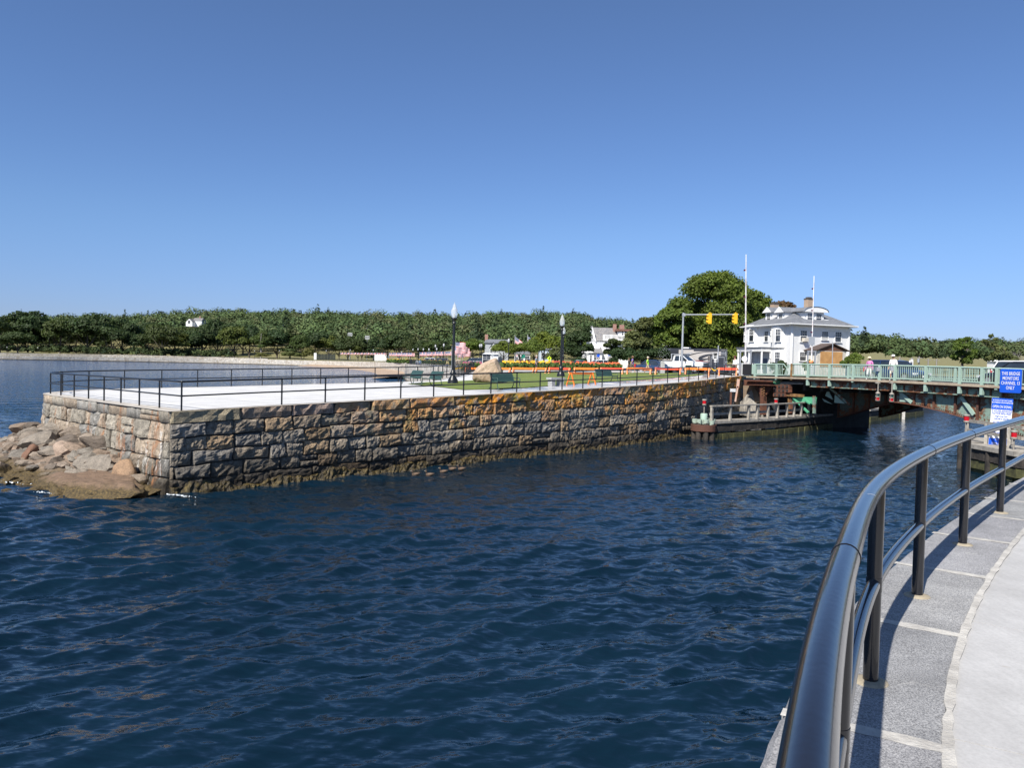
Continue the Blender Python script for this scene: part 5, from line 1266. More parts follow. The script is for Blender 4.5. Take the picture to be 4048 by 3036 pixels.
# ---- flags in rows
def flag_parts(W=1.52, H=.92, n=10, seed=0, sag=.0):
    V = []; F = []; mi = []; r_ = random.Random(seed); ph = r_.uniform(0, 6)
    for j in range(14):
        for i in range(n+1):
            u = i/n; v = j/13; a = u*W
            V.append((a*.93+.03, .16*u*math.sin(u*7+ph+v*.9), -H*v-sag*u*u+.06*u*math.sin(u*5+ph)))
    for j in range(13):
        for i in range(n):
            q = j*(n+1)+i; F.append((q, q+1, q+n+2, q+n+1)); mi.append(2 if (i < n*.4 and j < 7) else (0 if j % 2 == 0 else 1))
    return V, F, mi
M_FR = pm('flag_red', (.55, .03, .05), None, 3, .7); M_FW = pm('flag_white', (.80, .79, .78), None, 3, .7); M_FB, t_, b_ = newmat('flag_blue')                # blue canton with staggered white stars
mp_ = N(t_, 'ShaderNodeMapping'); t_.links.new(coords(t_), mp_.inputs[0]); mp_.inputs['Scale'].default_value = (10.2, 0, 10.2); vo_ = N(t_, 'ShaderNodeTexVoronoi', i_Scale=1.0, i_Randomness=0.15); t_.links.new(mp_.outputs[0], vo_.inputs['Vector'])
t_.links.new(ramp(t_, vo_.outputs['Distance'], [(.24, (.8, .8, .8, 1)), (.30, (.03, .045, .17, 1))]), b_.inputs['Base Color']); b_.inputs['Roughness'].default_value = .7
def flagpole(label, loc, H, seed, group):
    root = thing('flag', label, 'flag', loc, R(4), group); mb = MB(); mb.tube([(0, 0, 0), (0, 0, H+.12)], .03, 6); mb.build('pole', M_GALV, root)
    V, F, mi = flag_parts(seed=seed); fl = npmesh('cloth', V, F, [M_FR, M_FW, M_FB], root, None, True, mi); fl.location = (0, 0, H)
    return root
fp = [flagpole('x', (0, 0, -60), 3.6, s, 'flags in the memorial rows') for s in range(4)]; fu = [False]*4
def put_flag(px, top, d, label, k, rz=0.07):
    o = fp[k % 4] if not fu[k % 4] else copy_tree(fp[k % 4]); fu[k % 4] = True
    t_ = PD(px, top, d); o.location = (t_.x, d, t_.z-3.72); o['label'] = label; o.rotation_euler = (0, 0, rz)
    if 'large' not in label: o['group'] = 'small flags in the memorial rows'
    else: o['group'] = 'large near flags'
    return o
for i, (px, top, d, lb) in enumerate([(1801, 1350, 110, 'front'), (1787, 1368, 108, 'left'), (1812, 1366, 116, 'second'), (1822, 1372, 121, 'third'), (1830, 1385, 126, 'fourth'), (1808, 1388, 130, 'low')]):
    put_flag(px, top, d, {'front': 'highest of the large striped flags, right of the tall black lamp post', 'left': 'large striped flag drooping half behind the tall black lamp post', 'second': 'large striped flag just behind the highest one', 'third': 'large striped flag reaching furthest right in the cluster', 'fourth': 'large striped flag lowest right in the cluster by the lamp post', 'low': 'large striped flag low behind the highest one, blue corner showing'}[lb], i, 0.05+.1*i)
k = 0
for i in range(11): put_flag(1659+i*12.4+(i % 3)*1.2, 1391-i*.4, 205-i*2, 'striped flag on a thin pole in the rows along the promenade', k); k += 1
for i in range(9): put_flag(1538+i*10.2+(i % 2), 1393.5, 250-i*3, 'striped flag on a thin pole in the rows along the promenade', k); k += 1
for i in range(14): put_flag(1346+i*13.0, 1393+.1*i, 400-i*2, 'striped flag on a thin pole in the rows along the promenade', k); k += 1
for px, top in ((2036, 1324), (2086, 1322)):
    d = 230; t_ = PD(px, top, d); mb = MB(); root = thing('flagpole', 'white flagpole rising above the street trees, '+('left' if px < 2050 else 'right')+' of two', 'flagpole', (t_.x, d, 4.1)); mb.tube([(0, 0, 0), (0, 0, t_.z-4.1)], [.06, .04], 6); mb.build('pole', M_WHITE, root)
    V, F, mi = flag_parts(2.4, 1.5, 8, px); o = npmesh('cloth', [(x, y, z*1.2-.7*x) for x, y, z in V], F, [M_FR, M_FW, M_FB], root, None, True, mi); o.location = (.05, 0, t_.z-4.1-.5)
# ---- picket fences along the harbour walk
def picket_fence(name, label, pts, H=1.07, sp=.14, post=2.4, zf=None, thick=.016):
    P_ = Path(pts); mb = MB(); mp = MB(); mr = MB(); z = zf or (lambda p: sh_top(p))
    for h in (.12, H-.12, H): mr.tube([P_.at(s)[0]+Vector((0, 0, z(P_.at(s)[0])+h)) for s in np.linspace(0, P_.len, 30)], .02, 5)
    s = 0
    while s < P_.len:
        p_, t_ = P_.at(s); zz = z(p_); mb.box((p_.x, p_.y, zz+H/2), (thick, thick, H-.15)); s += sp
    s = 0; root = thing(name, label, 'fence', (0, 0, 0))
    mb.build('pickets', M_LAMPB, root); mr.build('rail', M_LAMPB, root)
    while s < P_.len:
        p_, t_ = P_.at(s); m2 = MB(); m2.box((p_.x, p_.y, z(p_)+H/2), (.06, .06, H+.06)); m2.build('post', M_LAMPB, root); s += post
in_sh = [tuple(p[:2]) for p in offset(SHP.p, -.35)]
seg = [p for p in in_sh if 62 < p[1] < 235 and p[0] > -40]
picket_fence('picket_fence', 'black picket fence on the harbour wall behind the benches', seg, sp=.22)
seg = [p for p in in_sh if p[1] >= 240 and p[0] > -170]
mb = MB(); P_ = Path(seg)
root = thing('promenade_railing', 'thin dark railing along the far promenade seawall', 'railing', (0, 0, 0))
for h in (.5, 1.05): mb.tube([P_.at(s)[0]+Vector((0, 0, sh_top(P_.at(s)[0])+h)) for s in np.linspace(0, P_.len, 60)], .035, 4)
mb.build('rails', M_LAMPB, root); mb = MB()
for s in np.arange(0, P_.len, 3.0): p_ = P_.at(s)[0]; mb.box((p_.x, p_.y, sh_top(p_)+.52), (.07, .07, 1.05))
mb.build('posts', M_LAMPB, root)
mb = MB(); 
for i in range(9): a = PD(1800+i*3.2, 1457+math.sin(i*1.3)*1.5-i*.4, 80-.1*i); b = PD(1803.2+i*3.2, 1457+math.sin(i*1.3+1.3)*1.5-i*.4, 80-.1*i); mb.bar(a, b, .02, .09+.05*(i < 3))
tag(mb.build('caution_tape', M_YELLOW, None), 'yellow caution tape tied along the black picket fence', 'tape')
# ---- flower beds
def flowers(name, label, n, px0, px1, d0, d1, cols, h=.75, seed=0, dens=.15):
    r_ = np.random.default_rng(seed); V = []; F = []; C = []
    for i in range(n):
        d = r_.uniform(d0, d1); px = r_.uniform(px0, px1); q = PD(px, 1440, d); z = min(gz(q.x, d), 4.15); k = (px-px0)/(px1-px0)
        for j in range(3):
            b = len(V); s_ = r_.uniform(.08, .2); x = q.x+r_.normal()*.15; y = d+r_.normal()*.15; zz = z+r_.uniform(.05, h*.8); a = r_.uniform(0, 3); tl = r_.uniform(-.5, .5)
            V += [(x-s_*math.cos(a), y-s_*math.sin(a), zz-s_), (x+s_*math.cos(a), y+s_*math.sin(a), zz-s_), (x+s_*math.cos(a), y+s_*math.sin(a)+tl*s_, zz+s_), (x-s_*math.cos(a), y-s_*math.sin(a)+tl*s_, zz+s_)]
            F.append((b, b+1, b+2, b+3)); gcol = r_.uniform(.7, 1.2); C.append((.07*gcol, .11*gcol, .03*gcol, 1))
        if r_.random() < dens:
            b = len(V); s_ = r_.uniform(.04, .09); x = q.x+r_.normal()*.15; y = d-.1+r_.normal()*.1; zz = z+h*r_.uniform(.8, 1.1)
            V += [(x-s_, y, zz-s_), (x+s_, y, zz-s_), (x+s_, y+s_, zz+s_), (x-s_, y+s_, zz+s_)]; F.append((b, b+1, b+2, b+3)); c = cols(k, r_); C.append((*c, 1))
    return tag(npmesh(name, V, F, FOREST_M, None, C, False), label, 'flowers', kind='stuff')
def fc(k, r_):
    if k < .42: return (.75, .42, .03) if r_.random() < .7 else (.7, .22, .03)
    if k < .62: return (.35, .06, .04) if r_.random() < .7 else (.6, .2, .05)
    return (.62, .14, .05) if r_.random() < .7 else (.4, .08, .06)
flowers('flower_bed', 'bed of yellow, orange and red day lilies behind the orange barricades', 2600, 1985, 2450, 90, 97, fc, .95, 1)
flowers('flower_bed', 'purple and green planting behind the barricade left of the boulder', 500, 1835, 1900, 92, 100, lambda k, r_: (.35, .08, .15) if r_.random() < .4 else (.08, .12, .04), .8, 2)
flowers('flower_bed', 'orange and yellow planting below the rows of flags', 1100, 1530, 1790, 170, 200, lambda k, r_: (.6, .22, .04) if r_.random() < .5 else (.5, .42, .08), .8, 3, .12)
# path behind the barricades, road
def gsheet(name, px_pts, mat_, dz):
    pts = [PG(px, py) if py > 1462 else GD(px, 110) for px, py in px_pts]; return sheet(name, [(p.x, p.y) for p in pts], dz, mat_, 0)
pa = [(PD(1990, 1440, 83).x, 83), (PD(2600, 1440, 80).x, 80), (PD(2600, 1440, 87).x, 87), (PD(1990, 1440, 90).x, 90)]
sheet('footpath', pa, .02, pm('path_concrete', (.50, .48, .45), (.40, .39, .36), 2, .9), 0)
rd = [(2, 124), (20.5, 98), (24, 84), (25.5, 77), (36, 84), (35, 100), (34, 126), (120, 160), (110, 176), (-12, 176), (-10, 150)]
sheet('road', rd, .0, M_ASPH, 0, zf=lambda x, y: landz(x, y)+.02)
# ---- sprinkler spray
mb = MB(); rs = random.Random(6)
for px, py, n_, lean in ((2603, 1492, 190, -.16), (2236, 1475, 110, .25)):
    p_ = PG(px, py)
    for i in range(n_):
        f = rs.random()**.7; x = p_.x-lean*4*f*rs.uniform(.4, 1.0)+rs.gauss(0, .05+.25*f); z = p_.z+.05+3.3*f*rs.uniform(.55, 1.0); y = p_.y+rs.gauss(0, .1+.3*f); s_ = rs.uniform(.004, .010)
        mb.add([(x-s_, y, z-s_*2), (x+s_, y, z-s_*2), (x, y+s_, z), (x, y, z+s_*3)], [(0, 1, 3), (1, 2, 3), (2, 0, 3)], False)
tag(mb.build('sprinkler_spray', pm('spray', (.85, .88, .9), None, 3, .3), None, fix=False), 'thin spray of lawn sprinkler water', 'spray', kind='stuff')
# ---- ball court fence, light towers
q0 = PD(1242, 1420, 455); z = land_z(q0.x, 455); root = thing('court_fence', 'tall dark mesh fence round the ball court across the bay', 'fence', (q0.x, 455, z))
def mesh_fence_mat():
    m, t, b = newmat('chain_link'); b.inputs['Base Color'].default_value = (.02, .03, .03, 1); b.inputs['Alpha'].default_value = .62; return m
k = 455/FPX; mb = MB(); mb.box((45*k, 0, 1.7), (78*k, .04, 3.4)); mb.build('mesh_panel', mesh_fence_mat(), root)
mb = MB(); mb.box((4*k, 0, 2), (10*k, .2, 4)); mb.build('white_board', M_WHITE, root)
for i in range(7): mb = MB(); mb.box(((10+i*12)*k, -.05, 1.75), (.12, .12, 3.5)); mb.build('post', M_LAMPB, root)
for px, top, lab in ((1384, 1317, 'tall sports light tower against the wooded ridge, left of two'), (1452, 1329, 'tall sports light tower against the wooded ridge, right of two')):
    d = 520; t_ = PD(px, top, d); root = thing('light_tower', lab, 'light tower', (t_.x, d, land_z(t_.x, d))); H = t_.z-root.location.z
    mb = MB(); mb.tube([(0, 0, 0), (0, 0, H)], [.25, .15], 6); mb.build('pole', M_GALV, root); mb = MB()
    for a in (-1, 0, 1): mb.box((0, 0, H-.9*(a+1)), (3.4-.5*abs(a), .4, .5))
    mb.build('lamp_bank', M_WHITEM, root)
# curved road light
d = 175; q = PD(2295, 1345, d); root = thing('road_light', 'pale curved arm road light left of the grey roofed house', 'street lamp', (q.x, d, 4.1)); mb = MB(); H = PD(2296, 1330, d).z-4.1
e = PD(2266, 1324, d); mb.tube([(0, 0, 0), (0, 0, H), (-.4, 0, H+.25), (e.x-q.x+.5, 0, e.z-4.1+.05)], .09, 6); mb.build('pole', M_WHITE, root); mb = MB(); mb.box((e.x-q.x, 0, e.z-4.1), (.9, .3, .16)); mb.build('lamp_head', M_WHITE, root)
# utility poles on the right
for px, top, lab in ((3557, 1411, 'leftmost wooden utility pole beyond the bridge'), (3605, 1413, 'utility pole above the white sign with the blue stripe'), (3634, 1409, 'utility pole with a transformer beyond the bridge'), (3670, 1418, 'utility pole right of the transformer pole'), (3703, 1419, 'rightmost thin utility pole beyond the bridge')):
    d = 190; t_ = PD(px, top, d); root = thing('utility_pole', lab, 'utility pole', (t_.x, d, 4.0), 0, 'utility poles beyond the bridge'); H = t_.z-4; mb = MB(); mb.tube([(0, 0, -.5), (0, 0, H)], .16, 6); mb.build('pole', M_BARKG, root)
    mb = MB(); mb.box((0, 0, H-.35), (1.6, .12, .12)); mb.build('crossarm', M_BARKG, root)
    if px == 3634: mb = MB(); mb.lathe([(.3, H-1.5), (.3, H-.6)], (-.3, -.2, 0), 8); mb.build('transformer', M_GALV, root)
# green bin by the path, small stone post, yellow rope
p_ = GD(2722, 74.0); mb = MB(); mb.lathe([(.29, 0), (.31, .85), (.33, .9)], (p_.x, p_.y, p_.z), 12); tag(mb.build('litter_bin', M_BENCH, None), 'dark green round litter bin behind the barricades', 'bin')
p_ = GD(2619, 77.0); mb = MB(); mb.box((p_.x, p_.y, p_.z+.62), (.42, .4, 1.3), taper=.85); tag(mb.build('stone_post', M_GREYG, None), 'rough granite stone post in front of the pickup', 'stone post')
mb = MB(); pts = [PD(2813+i*2.6, 1456+9*math.sin(PI*i/9)+(.6*math.sin(i*2.3)), 71.5) for i in range(10)]; mb.tube(pts, .05, 6); tag(mb.build('yellow_rope', M_YELLOW, None), 'yellow plastic chain hanging between two barricades', 'chain')
# ================================================================== drawbridge
BA = Vector((21.0, 66.5, 0)); BT = Vector((.379, -.9254, 0)).normalized(); BN = Vector((-BT.y, BT.x, 0))
BPATH = Path([tuple((BA-BT*6)[:2]), tuple((BA+BT*40)[:2])])
bridge = thing('drawbridge', 'green steel drawbridge with picket railings over the canal', 'bridge', tuple(BA), math.atan2(BT.y, BT.x))
def bs(px, py=1445): return BPATH.column(px, py)-6
def bpx(px, py, off=0.0):
    """bridge-local point on the upright plane `off` behind the near railing seen at this pixel"""
    r = ray(px, py); o = BA+BN*off; t = (o.dot(BN))/(r[0]*BN.x+r[1]*BN.y); P_ = Vector((r[0]*t, r[1]*t, EYE+r[2]*t))
    return Vector(((P_-BA).dot(BT), off, P_.z))
_zt = [(bs(px, py), bpx(px, py).z) for px, py in ((2986, 1437.5), (3131, 1438), (3282, 1438.5), (3480, 1441), (3660, 1445), (3797, 1450), (3944, 1453), (4040, 1456.5))]
_c = np.polyfit([a for a, b in _zt], [b for a, b in _zt], 2)
def bs_off(px, off):
    o = BA+BN*off; return Path([tuple((o-BT*6)[:2]), tuple((o+BT*40)[:2])]).column(px, 1470)-6
def rtop(s): return float(np.polyval(_c, s))
def dk(s): return rtop(s)-1.10                     # sidewalk level
S_END = 34.0
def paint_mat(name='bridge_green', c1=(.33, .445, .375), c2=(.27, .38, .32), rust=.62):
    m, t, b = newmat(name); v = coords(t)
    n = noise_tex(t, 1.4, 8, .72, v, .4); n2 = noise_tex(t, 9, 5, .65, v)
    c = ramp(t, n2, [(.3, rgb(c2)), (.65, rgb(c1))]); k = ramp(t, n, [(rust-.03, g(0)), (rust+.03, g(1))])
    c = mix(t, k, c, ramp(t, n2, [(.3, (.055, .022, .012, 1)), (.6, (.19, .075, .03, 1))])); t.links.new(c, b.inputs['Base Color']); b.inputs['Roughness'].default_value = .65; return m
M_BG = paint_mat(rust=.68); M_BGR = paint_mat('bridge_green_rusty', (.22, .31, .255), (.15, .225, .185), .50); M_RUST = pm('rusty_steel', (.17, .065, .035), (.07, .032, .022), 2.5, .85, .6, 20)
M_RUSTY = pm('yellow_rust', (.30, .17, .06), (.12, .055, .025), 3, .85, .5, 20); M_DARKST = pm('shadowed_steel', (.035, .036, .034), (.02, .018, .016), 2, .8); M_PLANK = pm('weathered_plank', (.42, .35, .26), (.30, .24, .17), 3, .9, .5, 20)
M_TIMB = pm('grey_timber', (.40, .37, .32), (.22, .20, .17), 4, .9, .6, 18); M_TIMD = pm('dark_timber', (.06, .05, .042), (.018, .016, .014), 3, .9, .7, 12); M_MOSS = pm('mossy_timber', (.10, .10, .035), (.035, .035, .015), 3, .9, .8, 14)
M_LIME = pm('bright_green_steel', (.11, .40, .23), (.08, .31, .18), 3, .55); M_CONC = pm('brown_concrete', (.33, .24, .16), (.20, .15, .11), 1.5, .9, .6, 14); M_CRUMB = pm('crumbling_concrete', (.42, .39, .34), (.12, .11, .10), 5, .95, 1.0, 9)
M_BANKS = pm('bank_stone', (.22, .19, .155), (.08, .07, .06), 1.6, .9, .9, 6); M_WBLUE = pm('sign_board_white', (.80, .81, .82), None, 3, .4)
post_s = [bs(p) for p in (2986, 3071, 3131, 3195, 3281, 3374, 3479, 3540, 3662, 3797, 3885, 3944)]; s = post_s[-1]
while s < S_END-2: s += 2.1; post_s.append(s)
gap = (bs(3098), bs(3131))
def rail_side(off, near=True):
    mb = MB()
    for a, b in zip(post_s, post_s[1:]):
        if near and abs(b-post_s[2]) < .01: b_ = bs(3098)
        else: b_ = b
        mb.tube([(a, off, rtop(a)-.05), (b_, off, rtop(b_)-.05)], .055, 8); mlow = MB(); mlow.bar((a, off, dk(a)+.17), (b_, off, dk(b_)+.17), .07, .09); mlow.build('bottom_rail', M_BG, bridge)
    mb.build('top_rail', M_BG, bridge)
    for i, (a, b) in enumerate(zip(post_s, post_s[1:])):
        if near and i == 1: b = bs(3098)
        n = max(2, int((b-a-.2)/.145)); mp = MB()
        for k in range(n): s = a+.12+(b-a-.24)*k/(n-1); mp.box((s, off, (rtop(s)-.05+dk(s)+.17)/2), (.032, .032, .80))
        mp.build('picket_panel', M_BG, bridge)
    for i, s in enumerate(post_s):
        mb = MB(); lo = .62 if i in (3, 4, 7, 8, 9, 10, 12) else .25
        mb.box((s, off+.02, (rtop(s)+dk(s)-lo)/2+.01), (.18, .20, rtop(s)-dk(s)+lo)); mb.build('post', M_RUSTY if (near and i == 2) else M_BG, bridge)
rail_side(0, True); rail_side(10.6, False)
if True:                                          # bent railing at the joint
    a, b = bs(3098), bs(3131); mp = MB()
    for k in range(7):
        s = a+.1+(b-a-.2)*k/6; mp.bar((s, .0, dk(s)+.1), (s+.25-.05*k, .1, rtop(s)-.06), .03, .03)
    mp.tube([(a, 0, rtop(a)-.05), (a+.25, .1, rtop(a)-.35), (a+.15, .15, dk(a)+.2)], .045, 6); mp.build('bent_panel', M_BG, bridge)
def prof_strip(name, s0, s1, off0, off1, ztop, zbot, mat_, n=30):
    mb = MB()
    for i in range(n):
        a = s0+(s1-s0)*i/n; b = s0+(s1-s0)*(i+1)/n
        v = [(a, off0, zbot(a)), (b, off0, zbot(b)), (b, off1, zbot(b)), (a, off1, zbot(a)), (a, off0, ztop(a)), (b, off0, ztop(b)), (b, off1, ztop(b)), (a, off1, ztop(a))]
        fs = [(0, 3, 2, 1), (4, 5, 6, 7), (0, 1, 5, 4), (2, 3, 7, 6)]
        if i == 0: fs.append((3, 0, 4, 7))
        if i == n-1: fs.append((1, 2, 6, 5))
        mb.add(v, fs, False)
    return mb.build(name, mat_, bridge)
S0 = post_s[0]-1.0
prof_strip('sidewalk', S0, S_END, -.12, 1.9, lambda s: dk(s), lambda s: dk(s)-.13, M_PLANK)
prof_strip('roadway', S0, S_END, 1.9, 10.7, lambda s: dk(s)-.10, lambda s: dk(s)-.42, M_ASPH)
prof_strip('edge_beam', bs(3131), S_END, .05, .30, lambda s: dk(s)-.13, lambda s: dk(s)-.26, M_RUST)
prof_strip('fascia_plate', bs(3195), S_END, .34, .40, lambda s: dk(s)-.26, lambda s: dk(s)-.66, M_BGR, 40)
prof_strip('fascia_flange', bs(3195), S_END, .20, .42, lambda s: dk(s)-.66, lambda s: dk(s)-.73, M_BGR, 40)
k = 0; s = bs(3200)
while s < S_END-.6:
    mb = MB(); mb.box((s, .30, dk(s)-.46), (.10, .09, .40)); mb.build('fascia_rib', M_RUST if k % 3 else M_BGR, bridge); s += .78; k += 1
# bascule girders: deep at the banks, shallow at mid-span
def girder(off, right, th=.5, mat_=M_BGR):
    if right: pts = [(3548, 1587), (3600, 1594), (3648, 1602), (3723, 1620), (3790, 1638), (3875, 1664), (3960, 1692), (4060, 1725), (4250, 1790)]
    else: pts = [(3545, 1577), (3450, 1582), (3348, 1602), (3290, 1617), (3235, 1636), (3180, 1650)]
    low = [bpx(px, py, 1.0) for px, py in pts]; low = [Vector((p.x, 0, p.z)) for p in low]
    V = []; top = lambda s: dk(s)-.74
    mb = MB()
    for a, b in zip(low, low[1:]):
        mb.add([(a.x, off, a.z), (b.x, off, b.z), (b.x, off+th*.12, b.z), (a.x, off+th*.12, a.z), (a.x, off, top(a.x)), (b.x, off, top(b.x)), (b.x, off+th*.12, top(b.x)), (a.x, off+th*.12, top(a.x))], [(0, 1, 5, 4), (2, 3, 7, 6), (0, 3, 2, 1)], False)
    w_ = mb.build('girder_web', mat_, bridge); mb = MB()
    for a, b in zip(low, low[1:]): mb.bar((a.x, off+.02, a.z-.03), (b.x, off+.02, b.z-.03), .45, .06)
    mb.build('girder_flange', M_RUST, bridge)
    P_ = [p.x for p in low]; Z_ = [p.z for p in low]
    if not right: P_ = P_[::-1]; Z_ = Z_[::-1]
    s = min(P_)+.05
    while s < max(P_):
        zl = float(np.interp(s, P_, Z_)); mb = MB(); mb.box((s, off-.06, (zl+top(s))/2), (.14, .12, top(s)-zl-.06)); mb.build('girder_stiffener', M_RUST if s < bs(3900) else M_BGR, bridge); s += 1.55
    return P_, Z_
GP, GZ = girder(.75, True); girder(9.2, True); girder(4.6, False, mat_=paint_mat('shade_dark_bridge_steel', (.10, .13, .11), (.06, .08, .07), .52)); girder(9.2, False)  # left near girder: shade under the deck put into its dark paint, rust on top
mb = MB()                                          # rivets along the near girder
for i in range(90):
    s = GP[0]+(GP[-1]-GP[0])*i/90; z = float(np.interp(s, GP, GZ)); mb.box((s, .70, z+.10), (.05, .05, .05))
o_ = mb.build('rivets', M_RUST, bridge); o_['kind'] = 'stuff'
for a_, b_ in (((3562, 1555), (3605, 1592)), ((3800, 1570), (3850, 1640))):
    a = bpx(*a_, .6); b = bpx(*b_, .6); mb = MB(); mb.bar(a, b, .10, .22); mb.build('diagonal_brace', M_BG, bridge)
mb = MB(); a = bpx(3556, 1543, .66); b = bpx(3556, 1588, .66); c = bpx(3603, 1590, .66); mb.extr([a, b, c], (0, .05, 0)); mb.build('end_bracket', M_BG, bridge)
for a_, b_, c_ in (((3272, 1538), (3262, 1565), (3292, 1580)), ((3300, 1560), (3298, 1592), (3340, 1596)), ((3250, 1575), (3258, 1588), (3290, 1598))):
    mb = MB(); mb.extr([bpx(*q, 1.9) for q in (a_, b_, c_)], (0, .06, 0)); mb.build('side_bracket', M_BG, bridge)
mb = MB(); a = bpx(3283, 1535, 1.8); b = bpx(3360, 1600, 1.8); mb.bar(a, b, .1, .2); mb.build('diagonal_brace', M_BGR, bridge)
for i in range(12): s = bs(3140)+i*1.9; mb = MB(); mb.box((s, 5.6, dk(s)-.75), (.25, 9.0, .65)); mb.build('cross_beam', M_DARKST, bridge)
for px, py in ((3040, 1503), ):
    a = bpx(px, py, .6); mb = MB(); mb.box((a.x, .8, a.z), (2.2, .5, .35)); mb.build('end_sill', M_PLANK, bridge)
a = bpx(3057, 1508, .2); mb = MB(); mb.box((a.x, .35, a.z), (.75, .5, .28)); mb.box((a.x+.28, .35, a.z-.28), (.14, .5, .3)); mb.build('buffer_bracket', M_LIME, bridge)
# pivot support on the left bank
def pv(px, py, off): return bpx(px, py, off)
sup = thing('bridge_support', 'rusty riveted pivot column carrying the left end of the drawbridge', 'bridge support', tuple(BA), math.atan2(BT.y, BT.x))
OFF = .25
mb = MB(); a = pv(2953, 1513, OFF); b = pv(3062, 1516, OFF); mb.bar(Vector(a), Vector(b), .7, .50); mb.build('cap_beam', M_RUST, sup)
mb = MB(); a = pv(2953, 1505.5, OFF-.45); b = pv(3062, 1508.5, OFF-.45); mb.bar(a, b, .4, .06); a = pv(2953, 1521, OFF-.45); b = pv(3062, 1523.5, OFF-.45); mb.bar(a, b, .4, .06); mb.build('beam_flange', M_RUST, sup)
mb = MB(); mb.extr([pv(2983, 1525, OFF-.15), pv(3053, 1527, OFF-.15), pv(3022, 1572, OFF-.15), pv(3012, 1572, OFF-.15)], (0, .18, 0)); mb.build('gusset', M_RUST, sup)
mb = MB(); a = pv(3017, 1525, OFF-.25); b = pv(3017, 1640, OFF-.25); mb.bar(a, b, .42, .35); mb.build('column', M_RUST, sup)
mb = MB(); 
for i in range(8): q = pv(3013+(i % 2)*8, 1528+i*5, OFF-.5); mb.box(q, (.09, .06, .10))
mb.build('yellow_marks', M_RUSTY, sup)
cw = thing('counterweight', 'stack of rusty plates with round bolt holes beside the pivot column', 'counterweight', tuple(BA), math.atan2(BT.y, BT.x)); hol = MB()
for j in range(3):
    for i in range(4 - (1 if j == 2 else 0)):
        a = pv(3056+i*16.0, 1520+j*16.3, .1); b = pv(3056+(i+1)*16.0, 1520+(j+1)*16.3, .1); c = (a+b)/2; mb = MB(); mb.box((c.x, .25+.02*((i+j) % 2), c.z), (abs(b.x-a.x)-.02, .3, abs(a.z-b.z)-.02)); pl = mb.build('plate', M_RUST, cw)
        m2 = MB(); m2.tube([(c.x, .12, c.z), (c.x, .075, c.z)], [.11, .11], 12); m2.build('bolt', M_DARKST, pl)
cp = thing('abutment', 'tan and crumbling concrete abutment under the left end of the drawbridge', 'abutment', tuple(BA), math.atan2(BT.y, BT.x)); 
mb = MB(); mb.extr([pv(2938, 1523, .75), pv(2980, 1523, .75), pv(3003, 1572, .75), pv(3006, 1590, .75), pv(2938, 1590, .75)], (0, 2.0, 0)); mb.build('upper_concrete', M_CONC, cp)
bm_ = rock_np(17, 8, 4, .12); me = bpy.data.meshes.new('lower_concrete'); bm_.to_mesh(me); bm_.free(); me.materials.append(M_CRUMB); o_ = link(bpy.data.objects.new('lower_concrete', me), cp); q = pv(2972, 1622, 1.2); o_.location = (q.x, 1.9, q.z-.1); o_.scale = (1.3, 1.3, 2.2)
mf = thing('machinery_frame', 'bright green steel frame with a rusty cap under the drawbridge', 'machinery frame', tuple(BA), math.atan2(BT.y, BT.x))
O2 = .55
mb = MB(); mb.extr([pv(3129, 1568, O2), pv(3224, 1570, O2), pv(3220, 1598, O2), pv(3192, 1597, O2), pv(3180, 1590, O2), pv(3129, 1592, O2)], (0, .15, 0)); mb.build('plate', M_LIME, mf)
mb = MB(); mb.bar(pv(3117, 1561, O2-.1), pv(3172, 1565, O2-.1), .4, .22); mb.build('cap', M_RUSTY, mf)
for px, m_ in ((3120, M_RUSTY), (3128, M_RUST), (3218, M_BGR)): mb = MB(); mb.bar(pv(px, 1565, O2-.05), pv(px, 1634, O2-.05), .18, .16); mb.build('upright', m_, mf)
for a_, b_ in (((3136, 1572), (3196, 1632)), ((3182, 1580), (3204, 1597))): mb = MB(); mb.bar(pv(*a_, O2-.1), pv(*b_, O2-.1), .14, .14); mb.build('brace', M_LIME, mf)
a = bpx(3062, 1600, 4.2); b = bpx(3236, 1600, 4.2); mb = MB(); mb.box(((a.x+b.x)/2, 7.2, 1.4), (b.x-a.x, 5.6, 4.4)); mb.build('pit_shade_block', M_DARKST, mf)  # solid near-black block added behind the frame for the deep shade below the deck
# canal bank behind the bridge, near abutment
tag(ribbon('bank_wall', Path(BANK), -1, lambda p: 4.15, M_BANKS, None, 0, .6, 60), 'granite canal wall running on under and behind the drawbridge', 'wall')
mb = MB(); e = BA+BT*28.5; mb.box((e.x+4.5*BN.x, e.y+4.5*BN.y, 1.6), (5.5, 13, 5.2), rz=math.atan2(BT.y, BT.x)); tag(mb.build('abutment', M_BANKS, None), 'granite abutment carrying the right end of the drawbridge', 'abutment')
